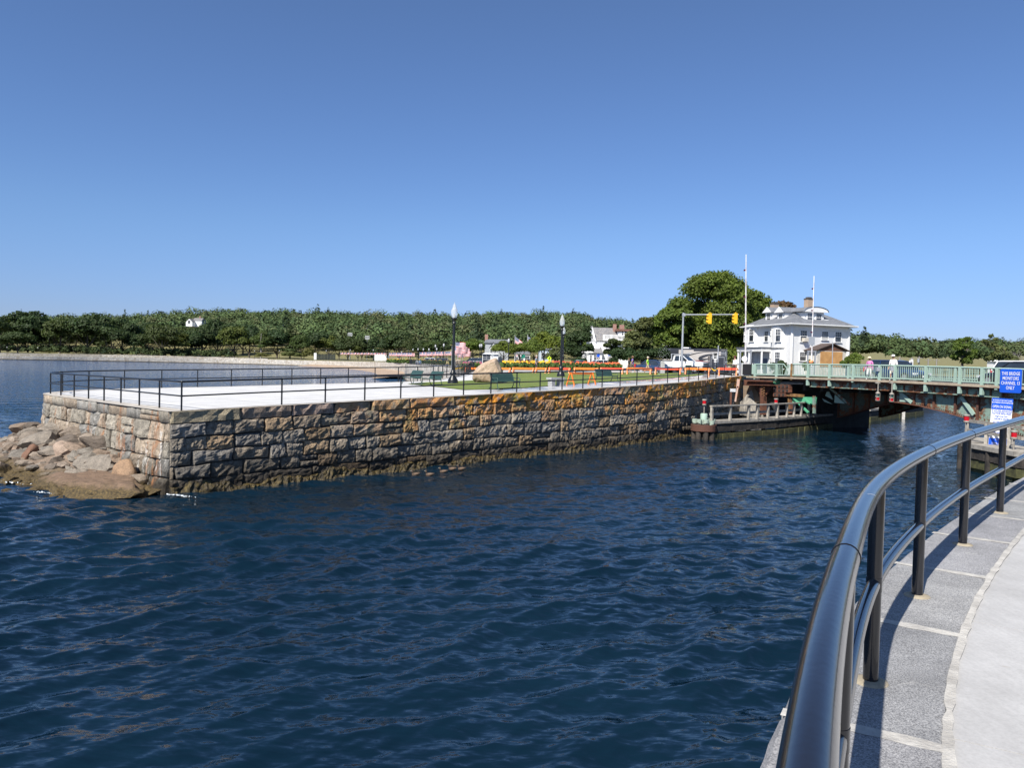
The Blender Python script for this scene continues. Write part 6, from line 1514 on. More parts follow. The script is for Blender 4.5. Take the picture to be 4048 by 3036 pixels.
# hanging navigation lights
M_REDG = pm('red_lens', (.55, .01, .02), (.35, .005, .01), 6, .12, coat=.6); M_GRNG = pm('dark_green_lens', (.01, .05, .05), None, 6, .15, coat=.5); M_LGREY = pm('lantern_grey', (.30, .28, .25), (.20, .18, .15), 6, .6)
for px, y0, y1, lab in ((3472, 1513, 1586, 'navigation lantern with dark and red lenses hanging under the bridge, left of two'), (3527, 1512, 1590, 'navigation lantern with dark and red lenses hanging under the bridge, right of two')):
    a = bpx(px, y0, -.18); b = bpx(px, y1, -.18); P_ = BA+BT*a.x+BN*a.y; root = thing('navigation_light', lab, 'navigation light', (P_.x, P_.y, b.z), 0, None); H = a.z-b.z
    mb = MB(); mb.tube([(0, 0, .62), (0, 0, H)], .045, 8); mb.box((0, .08, H), (.3, .2, .12)); mb.build('hanger', M_LGREY, root)
    mb = MB(); mb.lathe([(.13, 0), (.16, .03), (.16, .07)], n=12); mb.lathe([(.15, .27), (.16, .29), (.16, .32), (.15, .34)], n=12); mb.lathe([(.15, .52), (.17, .55), (.12, .62), (.05, .68)], n=12)
    for q in range(4): mb.box((.15*math.cos(q*PI/2+.7), .15*math.sin(q*PI/2+.7), .3), (.02, .02, .55))
    mb.build('lantern_frame', M_LGREY, root); mb = MB(); mb.lathe([(.125, .06), (.13, .27)], n=12); mb.build('red_lens', M_REDG, root); mb = MB(); mb.lathe([(.125, .33), (.13, .52)], n=12); mb.build('dark_lens', M_GRNG, root)
    mb = MB(); mb.box((0, .1, H+.95), (.26, .16, .28)); mb.build('junction_box', M_GALV, root)
# blue channel sign
a = bpx(3955, 1458, -.16); b = bpx(4036, 1555, -.16); wd = b.x-a.x; hg = a.z-b.z
P_ = BA+BT*((a.x+b.x)/2)+BN*-.16
sg = thing('channel_sign', 'blue sign reading THIS BRIDGE MONITORS CHANNEL 13 ONLY on the bridge railing', 'sign', (P_.x, P_.y, (a.z+b.z)/2), math.atan2(-BN.x, BN.y))
wd = b.x-a.x; 
def rrect(w_, h_, r_, y, n=5):
    out = []
    for cx, cz, a0 in ((w_/2-r_, h_/2-r_, 0), (-w_/2+r_, h_/2-r_, 90), (-w_/2+r_, -h_/2+r_, 180), (w_/2-r_, -h_/2+r_, 270)):
        for k in range(n+1): an = R(a0+90*k/n); out.append((cx+r_*math.cos(an), y, cz+r_*math.sin(an)))
    return out
mb = MB(); mb.extr(rrect(wd, hg, .09, 0), (0, .03, 0)); pn_ = mb.build('panel', M_SIGNB, sg)
for i, tx in enumerate(('THIS BRIDGE', 'MONITORS', 'CHANNEL 13', 'ONLY')): letters('lettering', tx, hg*.20, M_SIGNW, pn_, (0, -.012, hg*(.30-.2*i)), bold=.002, spacing=1.05, sx=.66)
mb = MB(); 
for x in (-.25, .25): mb.box((x, .06, hg/2-.1), (.06, .08, .2))
mb.build('bracket', M_GALV, sg)
# ---- left timber fender
FZ = 1.22
FL = [PZ(2815, 1668, FZ), PZ(3072, 1654, FZ), PZ(3268, 1637.5, FZ)]; FLp = Path([tuple(p[:2]) for p in FL]+[tuple((FL[-1]+(FL[-1]-FL[-2])*.8)[:2])])
fend = thing('timber_fender', 'weathered timber fender walkway with railing along the left side of the channel', 'fender', (0, 0, 0))
def fstrip(name, P_, z0, z1, d0, d1, mat_, parent, n=40, jit=0):
    mb = MB()
    for i in range(n):
        a, t1 = P_.at(P_.len*i/n); b, t2 = P_.at(P_.len*(i+1)/n); q1 = Vector((-t1.y, t1.x, 0)); q2 = Vector((-t2.y, t2.x, 0)); j = jit*noise.noise(Vector((i*.7, z0, 3)))
        v = []
        for z in (z0+j*.5, z1): v += [tuple(a+q1*(d0+j)+Vector((0, 0, z))), tuple(b+q2*(d0+j)+Vector((0, 0, z))), tuple(b+q2*d1+Vector((0, 0, z))), tuple(a+q1*d1+Vector((0, 0, z)))]
        mb.add(v, [(0, 3, 2, 1), (4, 5, 6, 7), (0, 1, 5, 4), (1, 2, 6, 5), (2, 3, 7, 6), (3, 0, 4, 7)], False)
    return mb.build(name, mat_, parent, fix=False)
fstrip('deck_edge', FLp, FZ-.16, FZ, 0, 1.2, M_TIMB, fend); fstrip('wale', FLp, FZ-.72, FZ-.17, .06, .5, M_TIMD, fend, jit=.03); fstrip('low_wale', FLp, FZ-.92, .35, .22, .6, M_TIMD, fend, jit=.03); fstrip('mossy_wale', FLp, -.5, .36, -.02, .5, M_MOSS, fend, jit=.12)
s = .7
while s < FLp.len: p, t = FLp.at(s); mb = MB(); mb.tube([(p.x+.0, p.y+.45, -1), (p.x, p.y+.45, FZ-.1)], .16, 8); mb.build('pile', M_TIMD, fend); s += 2.0
def frail(P_, pxs, z0, H, parent, inset=.12):
    ss = [P_.column(px, 1650) for px in pxs]; ss = [s for s in ss if s is not None]
    for s in ss: p, t = P_.at(s); q = Vector((-t.y, t.x, 0)); p = p+q*inset; mb = MB(); mb.box((p.x, p.y, z0+H/2), (.16, .16, H), rz=math.atan2(t.y, t.x)); mb.build('rail_post', M_TIMB, parent)
    mb = MB(); m2 = MB()
    s0, s1 = ss[0]-.5, ss[-1]
    for i in range(10):
        a, t = P_.at(s0+(s1-s0)*i/10); b, _ = P_.at(s0+(s1-s0)*(i+1)/10); q = Vector((-t.y, t.x, 0))*inset
        mb.bar(a+q+Vector((0, 0, z0+H+.04)), b+q+Vector((0, 0, z0+H+.04)), .24, .09); m2.bar(a+q*1.7+Vector((0, 0, z0+H*.5)), b+q*1.7+Vector((0, 0, z0+H*.5)), .05, .16)
    mb.build('hand_rail', M_TIMB, parent); m2.build('mid_rail', M_TIMB, parent)
frail(FLp, (2819, 2892, 2964.7, 2999, 3041, 3079, 3116, 3144, 3172, 3202, 3229), FZ, 1.03, fend)
dol = thing('pile_cluster', 'cluster of rope bound timber piles with green painted tops at the fender end', 'pile cluster', tuple(PZ(2780, 1735, 0)))
r_ = random.Random(2)
for i in range(11):
    a = i*2*PI/8 if i < 8 else i*2.1; rad = .62 if i < 8 else .26; x, y = rad*math.cos(a), rad*math.sin(a); h = 1.30+r_.uniform(-.07, .09); mb = MB(); mb.tube([(x*1.08, y*1.08, -1.2), (x, y, h)], [.20, .185], 9); pl = mb.build('pile', M_TIMD, dol)
    mb = MB(); mb.tube([(x, y, h-.28), (x, y, h+.012)], [.19, .19], 9); mb.build('painted_top', pm('pale_green_top', (.36, .44, .36), (.24, .30, .25), 8, .8), pl)
mb = MB()
for k in range(7): mb.tube([(.84*math.cos(a*PI/12), .84*math.sin(a*PI/12), .58+k*.065) for a in range(25)], .038, 5, caps=False)
mb.build('rope_binding', pm('rusty_cable', (.14, .06, .04), (.08, .04, .03), 20, .9), dol)
mb = MB(); mb.lathe([(.24, 1.2), (.25, 1.72), (.20, 1.76)], n=10); mb.build('king_pile', M_BG, dol)
def red_beacon(label, loc, H=.55):
    root = thing('beacon_light', label, 'navigation light', loc); mb = MB(); mb.tube([(0, 0, -.02), (0, 0, H)], .04, 8); mb.build('stand', M_LGREY, root)
    mb = MB(); mb.lathe([(.10, H), (.15, H+.03), (.15, H+.09), (.14, H+.12)], n=12); mb.lathe([(.145, H+.34), (.165, H+.37), (.165, H+.41), (.12, H+.44)], n=12); mb.build('lantern_frame', M_LGREY, root); mb = MB(); mb.lathe([(.125, H+.11), (.13, H+.35)], n=14); mb.build('red_lens', M_REDG, root)
    return root
p = dol.location; red_beacon('red beacon on the rope bound pile cluster', (p.x, p.y, 1.75))
q = PZ(3066, 1653, FZ); red_beacon('red beacon on a white stand halfway along the timber fender railing', (q.x+.03, q.y+.1, FZ), 1.05)
q = PD(2886, 1655, 57.5); root = thing('tide_marker', 'rusty marker post with small white board and tilted orange plank by the wall', 'marker', (q.x, 57.5, FZ)); mb = MB(); mb.box((0, 0, .95), (.12, .12, 2.0)); mb.build('post', M_RUST, root)
mb = MB(); mb.box((.12, -.08, 2.05), (.42, .03, .22)); bd_ = mb.build('board', M_WHITE, root); letters('lettering', 'SLOW', .15, M_SIGNK, bd_, (.12, -.10, 2.05))
mb = MB(); mb.bar((.33, -.05, 1.2), (.48, -.05, 2.35), .05, .12); mb.bar((.47, -.05, 2.25), (.52, -.05, 2.9), .05, .2); mb.build('plank', pm('faded_orange', (.62, .30, .18), (.5, .4, .34), 6, .8), root)
# ---- fender beyond the span
FB = [PZ(3380, 1640, .9), PZ(3655, 1606, 1.2)]
f2 = thing('timber_fender', 'dark mossy timber fender seen through the span under the bridge', 'fender', (0, 0, 0)); a = PZ(3440, 1668, 0); b = PZ(3652, 1641, 0); P2 = Path([(a.x, a.y), (b.x, b.y)])
fstrip('deck_edge', P2, 1.05, 1.25, 0, 3, M_TIMB, f2, 12); fstrip('wale', P2, .35, 1.04, .12, 2.8, M_TIMD, f2, 12); fstrip('mossy_wale', P2, -.6, .45, 0, 3, M_MOSS, f2, 12, .1)
q = PZ(3567, 1657, 0); mb = MB(); mb.box((q.x, q.y-.2, .6), (.30, .08, 1.7)); tag(mb.build('gauge_board', pm('worn_white_board', (.68, .66, .60), (.40, .38, .34), 6, .8), None), 'plain white gauge board on the fender beyond the span', 'gauge board')
# ---- right fender with the notice board
FZ2 = 1.42
RA = PZ(3800, 1748, FZ2); RB = PZ(3925, 1770, FZ2); RC = PZ(4020, 1788, FZ2)
rf_ = [(RA.x+.5, RA.y+2.6), (RA.x, RA.y), (RC.x+1.2, RC.y-1.6)]; fr = thing('timber_fender', 'weathered timber fender with the notice board at the right side of the channel', 'fender', (0, 0, 0)); P3 = Path([(RA.x+2.4, RA.y+3.5), (RA.x, RA.y), (RC.x, RC.y), (RC.x+2.2, RC.y-2.6)])
fstrip('deck_edge', P3, FZ2-.22, FZ2, 0, 2.2, M_TIMB, fr, 30); fstrip('wale', P3, FZ2-.75, FZ2-.23, .10, 2.0, M_TIMD, fr, 30, .05); fstrip('low_wale', P3, .2, .62, .16, 2, M_MOSS, fr, 30, .08); fstrip('mossy_wale', P3, -.6, .22, .3, 2, M_MOSS, fr, 30, .1)
for f in (.12, .35, .55, .75, .95): p, t = P3.at(P3.len*f); mb = MB(); mb.tube([(p.x+.2, p.y+.35, -1), (p.x+.2, p.y+.35, FZ2-.1)], .17, 8); mb.build('pile', M_TIMD, fr)
P3b = Path([(RA.x+.9, RA.y+1.2), (RC.x+.9, RC.y+1.0), (RC.x+3.2, RC.y-.4)])
for f in (.02, .25, .5, .72, .95): p, t = P3b.at(P3b.len*f); mb = MB(); mb.box((p.x, p.y, FZ2+.5), (.16, .16, 1.05), rz=.8); mb.build('rail_post', M_TIMB, fr)
for nm, h in (('hand_rail', 1.05), ('mid_rail', .55)):
    mb = MB()
    for i in range(8): a, t = P3b.at(P3b.len*i/8); b, _ = P3b.at(P3b.len*(i+1)/8); mb.bar(a+Vector((0, 0, FZ2+h)), b+Vector((0, 0, FZ2+h)), .07, .16)
    mb.build(nm, M_TIMB, fr)
q = PZ(3822, 1752, FZ2); root = red_beacon('red beacon on a tall white stand at the outer corner of the right fender', (q.x, q.y+.1, FZ2), 1.02)
q = PZ(3998, 1778, FZ2); red_beacon('red beacon at the right edge beside the notice board', (q.x+.1, q.y, FZ2), .48)
# gauge board with a 2
q = PD(3917, 1828, 38.2); k = 38.2/FPX; root = thing('gauge_board', 'white tide gauge board with a black 2 on the right fender', 'gauge board', (q.x, q.y, q.z), R(-12)); mb = MB(); mb.box((0, 0, 0), (32*k, .06, 80*k)); gb_ = mb.build('board', pm('worn_white_board', (.68, .66, .60), (.40, .38, .34), 6, .8), root)
letters('numeral', '2', 52*k, M_SIGNK, gb_, (4*k, -.035, 12*k)); letters('numeral', '1', 40*k, M_SIGNK, gb_, (4*k, -.035, -44*k)); mb = MB(); 
for z in (22, -4, -30): mb.box((-12*k, -.034, z*k), (8*k, .006, 6*k))
mb.build('tick_marks', M_SIGNK, root)
# notice board
d = 38.6; k = d/FPX; q = PD(3956, 1671, d); nb = thing('notice_board', 'tall blue and white drawbridge notice board headed OPEN ON SIGNAL', 'sign', (q.x, d, q.z), R(-10)); M = Matrix.Rotation(R(3.0), 4, 'Y'); W_, H_ = 76*k, 192*k
hold = nb; nb.rotation_euler = (0, R(2.2), R(-10))
mb = MB(); mb.box((0, .02, 0), (W_, .04, H_)); pn_ = mb.build('panel', M_WBLUE, nb)
mb = MB(); mb.box((0, -.004, H_*.5-H_*.115), (W_, .008, H_*.23)); mb.build('blue_header', M_SIGNB, pn_); mb = MB(); mb.box((0, -.004, -H_*.5+H_*.085), (W_, .008, H_*.17)); mb.build('blue_footer', M_SIGNB, pn_)
rows_ = [('BY ORDER OF THE COAST GUARD', .455, .052, M_SIGNW), ('BLYNMAN DRAWBRIDGE', .41, .052, M_SIGNW), ('OPEN ON SIGNAL', .325, .098, M_SIGNW), ('2 HOURS ADVANCE', .235, .082, M_SIGNB), ('NOTICE REQUIRED', .185, .06, M_SIGNB), ('beginning from', .13, .05, M_SIGNB), ('12:00 PM to 6:00 PM', .075, .055, M_SIGNB), ('and 6 PM December 24', .005, .055, M_SIGNB), ('12:00 MID December 25', -.07, .055, M_SIGNB), ('and 6 PM December 31', -.14, .055, M_SIGNB), ('12:00 MID January 1', -.215, .055, M_SIGNB), ('BY CALLING', -.36, .035, M_SIGNW), ('1-800-227-0608', -.435, .075, M_SIGNW)]
for tx, z, s_, m_ in rows_: letters('lettering', tx, s_*H_*.78, m_, pn_, (0, -.012, z*H_), bold=.001, sx=min(1.0, .88*W_/(len(tx)*s_*H_*.78*.56)))
mb = MB(); mb.box((-.1, .12, -.2), (.14, .14, H_+.4)); mb.build('post', M_TIMB, nb)
# ================================================================== houses
def siding_mat(name, c, pitch=.115):
    m, t, b = newmat(name); v = coords(t); sz = N(t, 'ShaderNodeSeparateXYZ'); t.links.new(v, sz.inputs[0])
    mu = N(t, 'ShaderNodeMath', operation='MULTIPLY'); t.links.new(sz.outputs[2], mu.inputs[0]); mu.inputs[1].default_value = 1/pitch
    fr = N(t, 'ShaderNodeMath', operation='FRACT'); t.links.new(mu.outputs[0], fr.inputs[0])
    cc = ramp(t, fr.outputs[0], [(0, rgb(tuple(x*.62 for x in c))), (.14, rgb(c))]); n = noise_tex(t, .9, 5, .6, v)
    cc = mix(t, 1.0, cc, ramp(t, n, [(.3, g(.92)), (.6, g(1))]), 'MULTIPLY'); t.links.new(cc, b.inputs['Base Color']); b.inputs['Roughness'].default_value = .6
    bump(t, b, fr.outputs[0], .5, .02); return m
def shingle_mat(name, c1, c2):
    m, t, b = newmat(name); v = coords(t); br = N(t, 'ShaderNodeTexBrick'); mp = N(t, 'ShaderNodeMapping'); t.links.new(v, mp.inputs[0]); mp.inputs['Rotation'].default_value = (PI/2, 0, 0)
    t.links.new(mp.outputs[0], br.inputs[0]); br.inputs['Scale'].default_value = 1; br.inputs['Brick Width'].default_value = .32; br.inputs['Row Height'].default_value = .13; br.inputs['Mortar Size'].default_value = .012
    br.inputs['Color1'].default_value = rgb(c1); br.inputs['Color2'].default_value = rgb(c2); br.inputs['Mortar'].default_value = rgb(tuple(x*.6 for x in c2))
    c = mix(t, 1.0, br.outputs[0], ramp(t, noise_tex(t, 1.2, 6, .65, v), [(.3, g(.8)), (.65, g(1.1))]), 'MULTIPLY'); t.links.new(c, b.inputs['Base Color']); b.inputs['Roughness'].default_value = .9; return m
def brick_mat(name, c1, c2):
    m, t, b = newmat(name); v = coords(t); br = N(t, 'ShaderNodeTexBrick'); mp = N(t, 'ShaderNodeMapping'); t.links.new(v, mp.inputs[0]); mp.inputs['Rotation'].default_value = (PI/2, 0, 0)
    t.links.new(mp.outputs[0], br.inputs[0]); br.inputs['Scale'].default_value = 1; br.inputs['Brick Width'].default_value = .22; br.inputs['Row Height'].default_value = .075; br.inputs['Mortar Size'].default_value = .01
    br.inputs['Color1'].default_value = rgb(c1); br.inputs['Color2'].default_value = rgb(c2); br.inputs['Mortar'].default_value = (.4, .36, .32, 1); t.links.new(br.outputs[0], b.inputs['Base Color']); b.inputs['Roughness'].default_value = .9; return m
M_SIDE = siding_mat('white_clapboard', (.80, .80, .79)); M_TRIM = pm('white_trim', (.82, .82, .81), (.76, .76, .75), 2, .5); M_SHG = shingle_mat('grey_shingles', (.20, .21, .23), (.15, .16, .18)); M_SHB = shingle_mat('mixed_shingles', (.30, .28, .26), (.18, .18, .19))
M_BRK = brick_mat('red_brick', (.30, .10, .06), (.24, .08, .05)); M_BRKT = brick_mat('tan_brick', (.40, .28, .18), (.34, .23, .15))
def pane_mat():
    m, t, b = newmat('window_glass'); v = coords(t); t.links.new(ramp(t, noise_tex(t, .8, 3, .5, v), [(.4, (.015, .02, .028, 1)), (.65, (.10, .11, .13, 1))]), b.inputs['Base Color']); b.inputs['Roughness'].default_value = .06; b.inputs['Specular IOR Level'].default_value = .9; return m
M_PANE = pane_mat(); M_CURT = pm('window_blind', (.50, .50, .48), (.36, .36, .36), 4, .8)
def window(parent, M, w, h, mun=(3, 2), lower=True, sill=True, curtain=False):
    """double hung window; M places local x across, z up, -y outward; origin bottom centre"""
    mb = MB(); mb.X = M; tr = .10; d = .09
    mb.box((-w/2-tr/2, -d/2+.01, h/2), (tr, d, h+tr*2)); mb.box((w/2+tr/2, -d/2+.01, h/2), (tr, d, h+tr*2)); mb.box((0, -d/2+.01, h+tr/2+.02), (w-.002, d, tr+.04)); 
    mb.box((0, -.06, h/2), (w-.004, .05, .05))
    for i in range(1, mun[0]): mb.box((-w/2+w*i/mun[0], -.035, h*.75), (.025, .03, h*.5-.05))
    for j in range(1, mun[1]): mb.box((0, -.034, h*.5+h*.5*j/mun[1]), (w-.01, .026, .025))
    f = mb.build('window', M_TRIM, parent); mb = MB(); mb.X = M; mb.box((0, -.01, h/2), (w, .02, h)); mb.build('pane', M_PANE, f)
    if curtain: mb = MB(); mb.X = M; mb.box((0, -.022, h*.22), (w-.06, .006, h*.38)); mb.build('blind', M_CURT, f)
    if sill: mb = MB(); mb.X = M; mb.box((0, -.09, -tr/2-.02), (w+tr*2+.1, .17, .08)); mb.build('sill', M_TRIM, f)
    return f
# ---- the white hip-roofed house. local frame: x along the right (street) face, y back, corner at origin
DW = 108.0; WC = PD(3128, 1460, DW); wz = 4.2
left_end = PD(2952, 1460, 119.5); right_end = PD(3350, 1460, 111.5)
fx = Vector((right_end.x-WC.x, right_end.y-WC.y, 0)); FW = fx.length; fx.normalize(); lx = Vector((left_end.x-WC.x, left_end.y-WC.y, 0)); FL_ = lx.length
fy = Vector((-fx.y, fx.x, 0)); FL_ = abs(lx.dot(fy)) if lx.dot(fy) > 4 else FL_
wh = thing('white_house', 'large white clapboard house with grey hip roof, dormers and two chimneys', 'house', (WC.x, WC.y, wz), math.atan2(fx.y, fx.x))
LEN_L = 13.0
lang = math.atan2(lx.y, lx.x)-math.atan2(fx.y, fx.x)        # direction of the left face in the local frame
WL_ = lx.length
# eave height from the photograph
EAVE = PD(3128, 1283, DW).z-wz; RIDGE = PD(3165, 1222, DW+5).z-wz
ux = Vector((1, 0, 0)); uy = Vector((math.cos(lang), math.sin(lang), 0))
corn = [Vector((0, 0, 0)), ux*FW, ux*FW+uy*WL_, uy*WL_]
mb = MB(); mb.prism([(c.x, c.y) for c in corn], -.5, EAVE-.02); wall_ = mb.build('wall', M_SIDE, wh)
OV = .85
def off_c(o): 
    c0 = corn[0]-ux*o-uy*o; c1 = corn[1]+ux*o-uy*o; c2 = corn[2]+ux*o+uy*o; c3 = corn[3]-ux*o+uy*o; return [c0, c1, c2, c3]
eo_ = off_c(OV); mid = sum(corn, Vector())/4
rd0 = mid-ux*FW*.10-uy*WL_*.02; rd1 = mid+ux*FW*.08+uy*WL_*.02
deck4 = [mid-ux*FW*.16-uy*WL_*.14, mid+ux*FW*.16-uy*WL_*.14, mid+ux*FW*.16+uy*WL_*.14, mid-ux*FW*.16+uy*WL_*.14]
mb = MB(); ev = [(c.x, c.y, EAVE+.10) for c in eo_]; tv = [(c.x, c.y, RIDGE) for c in deck4]
mb.add(ev+tv, [(0, 1, 5, 4), (1, 2, 6, 5), (2, 3, 7, 6), (3, 0, 4, 7), (4, 5, 6, 7)], False); roof_ = mb.build('roof', M_SHG, wh)
mb = MB(); mb.prism([(c.x, c.y) for c in eo_], EAVE-.05, EAVE+.09); mb.build('eaves', M_TRIM, wh)
mb = MB(); g2_ = off_c(OV+.10)
for a, b in zip(g2_, g2_[1:]+g2_[:1]): mb.bar((a.x, a.y, EAVE+.10), (b.x, b.y, EAVE+.10), .12, .13)
mb.build('gutter', M_TRIM, wh)
mb = MB(); c3 = off_c(.03)
for i in (0, 1, 3):
    mb = MB(); c = c3[i]; mb.box((c.x, c.y, EAVE/2-.1), (.28, .28, EAVE-.1), rz=lang/4); mb.build('corner_board', M_TRIM, wh)
mb = MB(); mb.box((FW/2, -.02, EAVE-.35), (FW-.3, .05, .5)); mb.build('frieze_board', M_TRIM, wh)
def on_right(x, z): return Matrix.Translation((x, 0, z))
def on_left(s, z, o=0): p = uy*s; return Matrix.Translation((p.x, p.y, z)) @ Matrix.Rotation(lang+PI, 4, 'Z') @ Matrix.Translation((0, -o, 0))
def fpx(px, py, off=0.0):                                   # local x, z on the right face for a pixel
    r = ray(px, py); n_ = fy; t = ((WC.x*n_.x+WC.y*n_.y)-off)/(r[0]*n_.x+r[1]*n_.y); P_ = Vector((r[0]*t, r[1]*t, EYE+r[2]*t)); return (P_-WC).dot(fx), P_.z-wz
ln = Vector((-lx.y, lx.x, 0)).normalized(); lxu = lx.normalized()
def lpx(px, py):
    r = ray(px, py); t = (WC.x*ln.x+WC.y*ln.y)/(r[0]*ln.x+r[1]*ln.y); P_ = Vector((r[0]*t, r[1]*t, EYE+r[2]*t)); return (Vector((P_.x-WC.x, P_.y-WC.y, 0))).dot(lxu), P_.z-wz
for px, y0, y1, w_ in ((3177, 1307, 1350, .95), (3261, 1311, 1343, .95), (3313.5, 1313, 1352, .95), (3174, 1393, 1425, .95)):
    x, zt = fpx(px, y0); _, zb_ = fpx(px, y1); window(wh, on_right(x, zb_), 1.1, zt-zb_, curtain=px == 3261)
x, z = fpx(3178, 1343); mb = MB(); mb.box((x, -.25, z), (.75, .6, .5)); mb.build('air_conditioner', pm('appliance_beige', (.62, .58, .50), (.50, .46, .40), 6, .6), wh)
# bays on the left face: two storeys of shallow bow windows
for pa_, pb_ in ((2950, 2998), (3055, 3105)):
    sa, _ = lpx(pb_, 1340); sb, _ = lpx(pa_, 1340); w_ = abs(sb-sa); s0 = (sa+sb)/2
    for y0, y1 in ((1303, 1350), (1393, 1440)):
        _, zt = lpx((pa_+pb_)/2, y0); _, zb_ = lpx((pa_+pb_)/2, y1); zb_ = max(zb_, .4)
        pts = []
        for a in range(0, 9): an = PI*a/8; q = uy*(s0+math.cos(an)*w_*.5)+Vector((uy.y, -uy.x, 0))*(-.75*math.sin(an)); pts.append((q.x, q.y))
        mb = MB(); mb.prism(pts, zb_-.9 if y0 < 1350 else -.4, zt+.35); bay = mb.build('bay', M_SIDE, wh); mb = MB()
        if y0 < 1350:
            cx = sum(p[0] for p in pts)/len(pts); cy = sum(p[1] for p in pts)/len(pts); out_ = [(cx+(p[0]-cx)*1.12, cy+(p[1]-cy)*1.12) for p in pts]; mb.prism(out_, zt+.35, zt+.5); mb.prism([(cx+(p[0]-cx)*.9, cy+(p[1]-cy)*.9) for p in pts], zt+.5, zt+.68); mb.build('bay_cap', M_TRIM, bay)
        for a in (2.2, 5.4):
            an = PI*a/8; q = uy*(s0+math.cos(an)*w_*.5)+Vector((uy.y, -uy.x, 0))*(-.75*math.sin(an)); tang = uy*(-math.sin(an)*w_*.5)+Vector((uy.y, -uy.x, 0))*(-.75*math.cos(an)); ra = math.atan2(tang.y, tang.x)
            outv = Vector((uy.y, -uy.x, 0))*-1; MM = Matrix.Translation((q.x+outv.x*.03, q.y+outv.y*.03, zb_)) @ Matrix.Rotation(ra, 4, 'Z')
            test = MM.to_3x3() @ Vector((0, -1, 0))
            if test.dot(outv) < 0: MM = MM @ Matrix.Rotation(PI, 4, 'Z')
            window(bay, MM, .85, zt-zb_, (3, 2), curtain=a < 3, sill=False) if False else window(wh, MM, .85, zt-zb_, (3, 2), curtain=a < 3)
outl = Vector((uy.y, -uy.x, 0))*-1
def ML(s, z, o=0):
    q = uy*s+outl*o; MM = Matrix.Translation((q.x, q.y, z)) @ Matrix.Rotation(lang, 4, 'Z'); 
    if (MM.to_3x3() @ Vector((0, -1, 0))).dot(outl) < 0: MM = MM @ Matrix.Rotation(PI, 4, 'Z')
    return MM
s_, zt = lpx(3031, 1310); _, zb_ = lpx(3031, 1349); window(wh, ML(s_, zb_), .95, zt-zb_)
# entrance porch
s0, zt = lpx(3053, 1375); s1, _ = lpx(2955, 1375); _, z2 = lpx(3000, 1392)
mb = MB(); mb.X = ML((s0+s1)/2, 0); L_ = abs(s1-s0); mb.box((0, -.9, zt-.30), (L_, 1.8, .55)); por = mb.build('porch_entablature', pm('shaded_trim', (.72, .72, .71), None, 2, .6), wh); mb = MB(); mb.X = ML((s0+s1)/2, 0); mb.box((0, -.95, zt+.03), (L_+.3, 2.0, .10)); mb.build('porch_roof', M_SHG, wh)
for f in (-.48, 0.02, .48): mb = MB(); mb.X = ML((s0+s1)/2+f*L_, 0); mb.tube([(0, -1.6, -.3), (0, -1.6, zt-.55)], .14, 10); mb.build('porch_column', M_TRIM, wh)
sd, _ = lpx(3026, 1420); mb = MB(); mb.X = ML(sd, 0); mb.box((0, -.04, 1.15), (1.0, .08, 2.1)); mb.build('door', pm('blue_door', (.10, .14, .22), None, 3, .5), wh)
# dormers
def dormer(s, w_, zb_, h, left=True, wins=1, arch=False, depth=4.5):
    MM = ML(s, 0, 0) if left else on_right(s, 0); inset = .9
    mb = MB(); mb.X = MM; mb.box((0, inset+depth/2, zb_+h/2), (w_, depth, h)); d_ = mb.build('dormer', M_SIDE, wh); mb = MB(); mb.X = MM
    if not arch:
        mb.add([(-w_/2-.3, inset-.4, zb_+h), (w_/2+.3, inset-.4, zb_+h), (0, inset-.4, zb_+h+w_*.42), (-w_/2-.3, inset+depth, zb_+h), (w_/2+.3, inset+depth, zb_+h), (0, inset+depth, zb_+h+w_*.42)], [(0, 3, 5, 2), (1, 2, 5, 4), (0, 1, 4, 3)], False); mb.build('dormer_roof', M_SHG, d_)
        mb = MB(); mb.X = MM; mb.add([(-w_/2-.3, inset-.42, zb_+h-.02), (w_/2+.3, inset-.42, zb_+h-.02), (0, inset-.42, zb_+h+w_*.44), (-w_/2-.3, inset-.36, zb_+h-.02), (w_/2+.3, inset-.36, zb_+h-.02), (0, inset-.36, zb_+h+w_*.44)], [(0, 1, 2), (3, 5, 4), (0, 2, 5, 3), (1, 4, 5, 2), (0, 3, 4, 1)], False); mb.build('pediment', M_TRIM, d_)
    else:
        n = 12; out_ = [(-(w_/2+.45)*math.cos(PI*k/n), zb_+h+.75*math.sin(PI*k/n)) for k in range(n+1)]
        mb.add([(x, inset-.4, z) for x, z in out_]+[(x, inset-.1, z) for x, z in out_], [tuple(range(n+1)), tuple(reversed(range(n+1, 2*n+2)))]+[(k, k+1, n+2+k, n+1+k) for k in range(n)]+[(0, n+1, 2*n+1, n)], False); mb.build('arched_pediment', M_TRIM, d_)
        mb = MB(); mb.X = MM; out2 = [(x*1.03, z+.05) for x, z in out_]; m = n+1
        mb.add([(x, inset-.5, z) for x, z in out2]+[(x, inset+depth, z) for x, z in out2], [(k, k+1, m+k+1, m+k) for k in range(n)], False); mb.build('dormer_roof', M_SHG, d_)
    for i in range(wins):
        x = (i-(wins-1)/2)*(w_/wins*.92); window(wh, MM @ Matrix.Translation((x, inset, zb_+.25)), min(.95, w_/wins*.62), h-.45, (3, 2))
for px in (3018, 3065):
    s_, _ = lpx(px, 1262); _, zb_ = lpx(px, 1277); _, zt = lpx(px, 1241); dormer(s_, 1.9, zb_-.2, zt-zb_+.45, True)
x, _ = fpx(3237, 1250); _, zb_ = fpx(3237, 1274); _, zt = fpx(3237, 1236); dormer(x, 3.4, zb_-.15, zt-zb_+.25, False, 2, True)
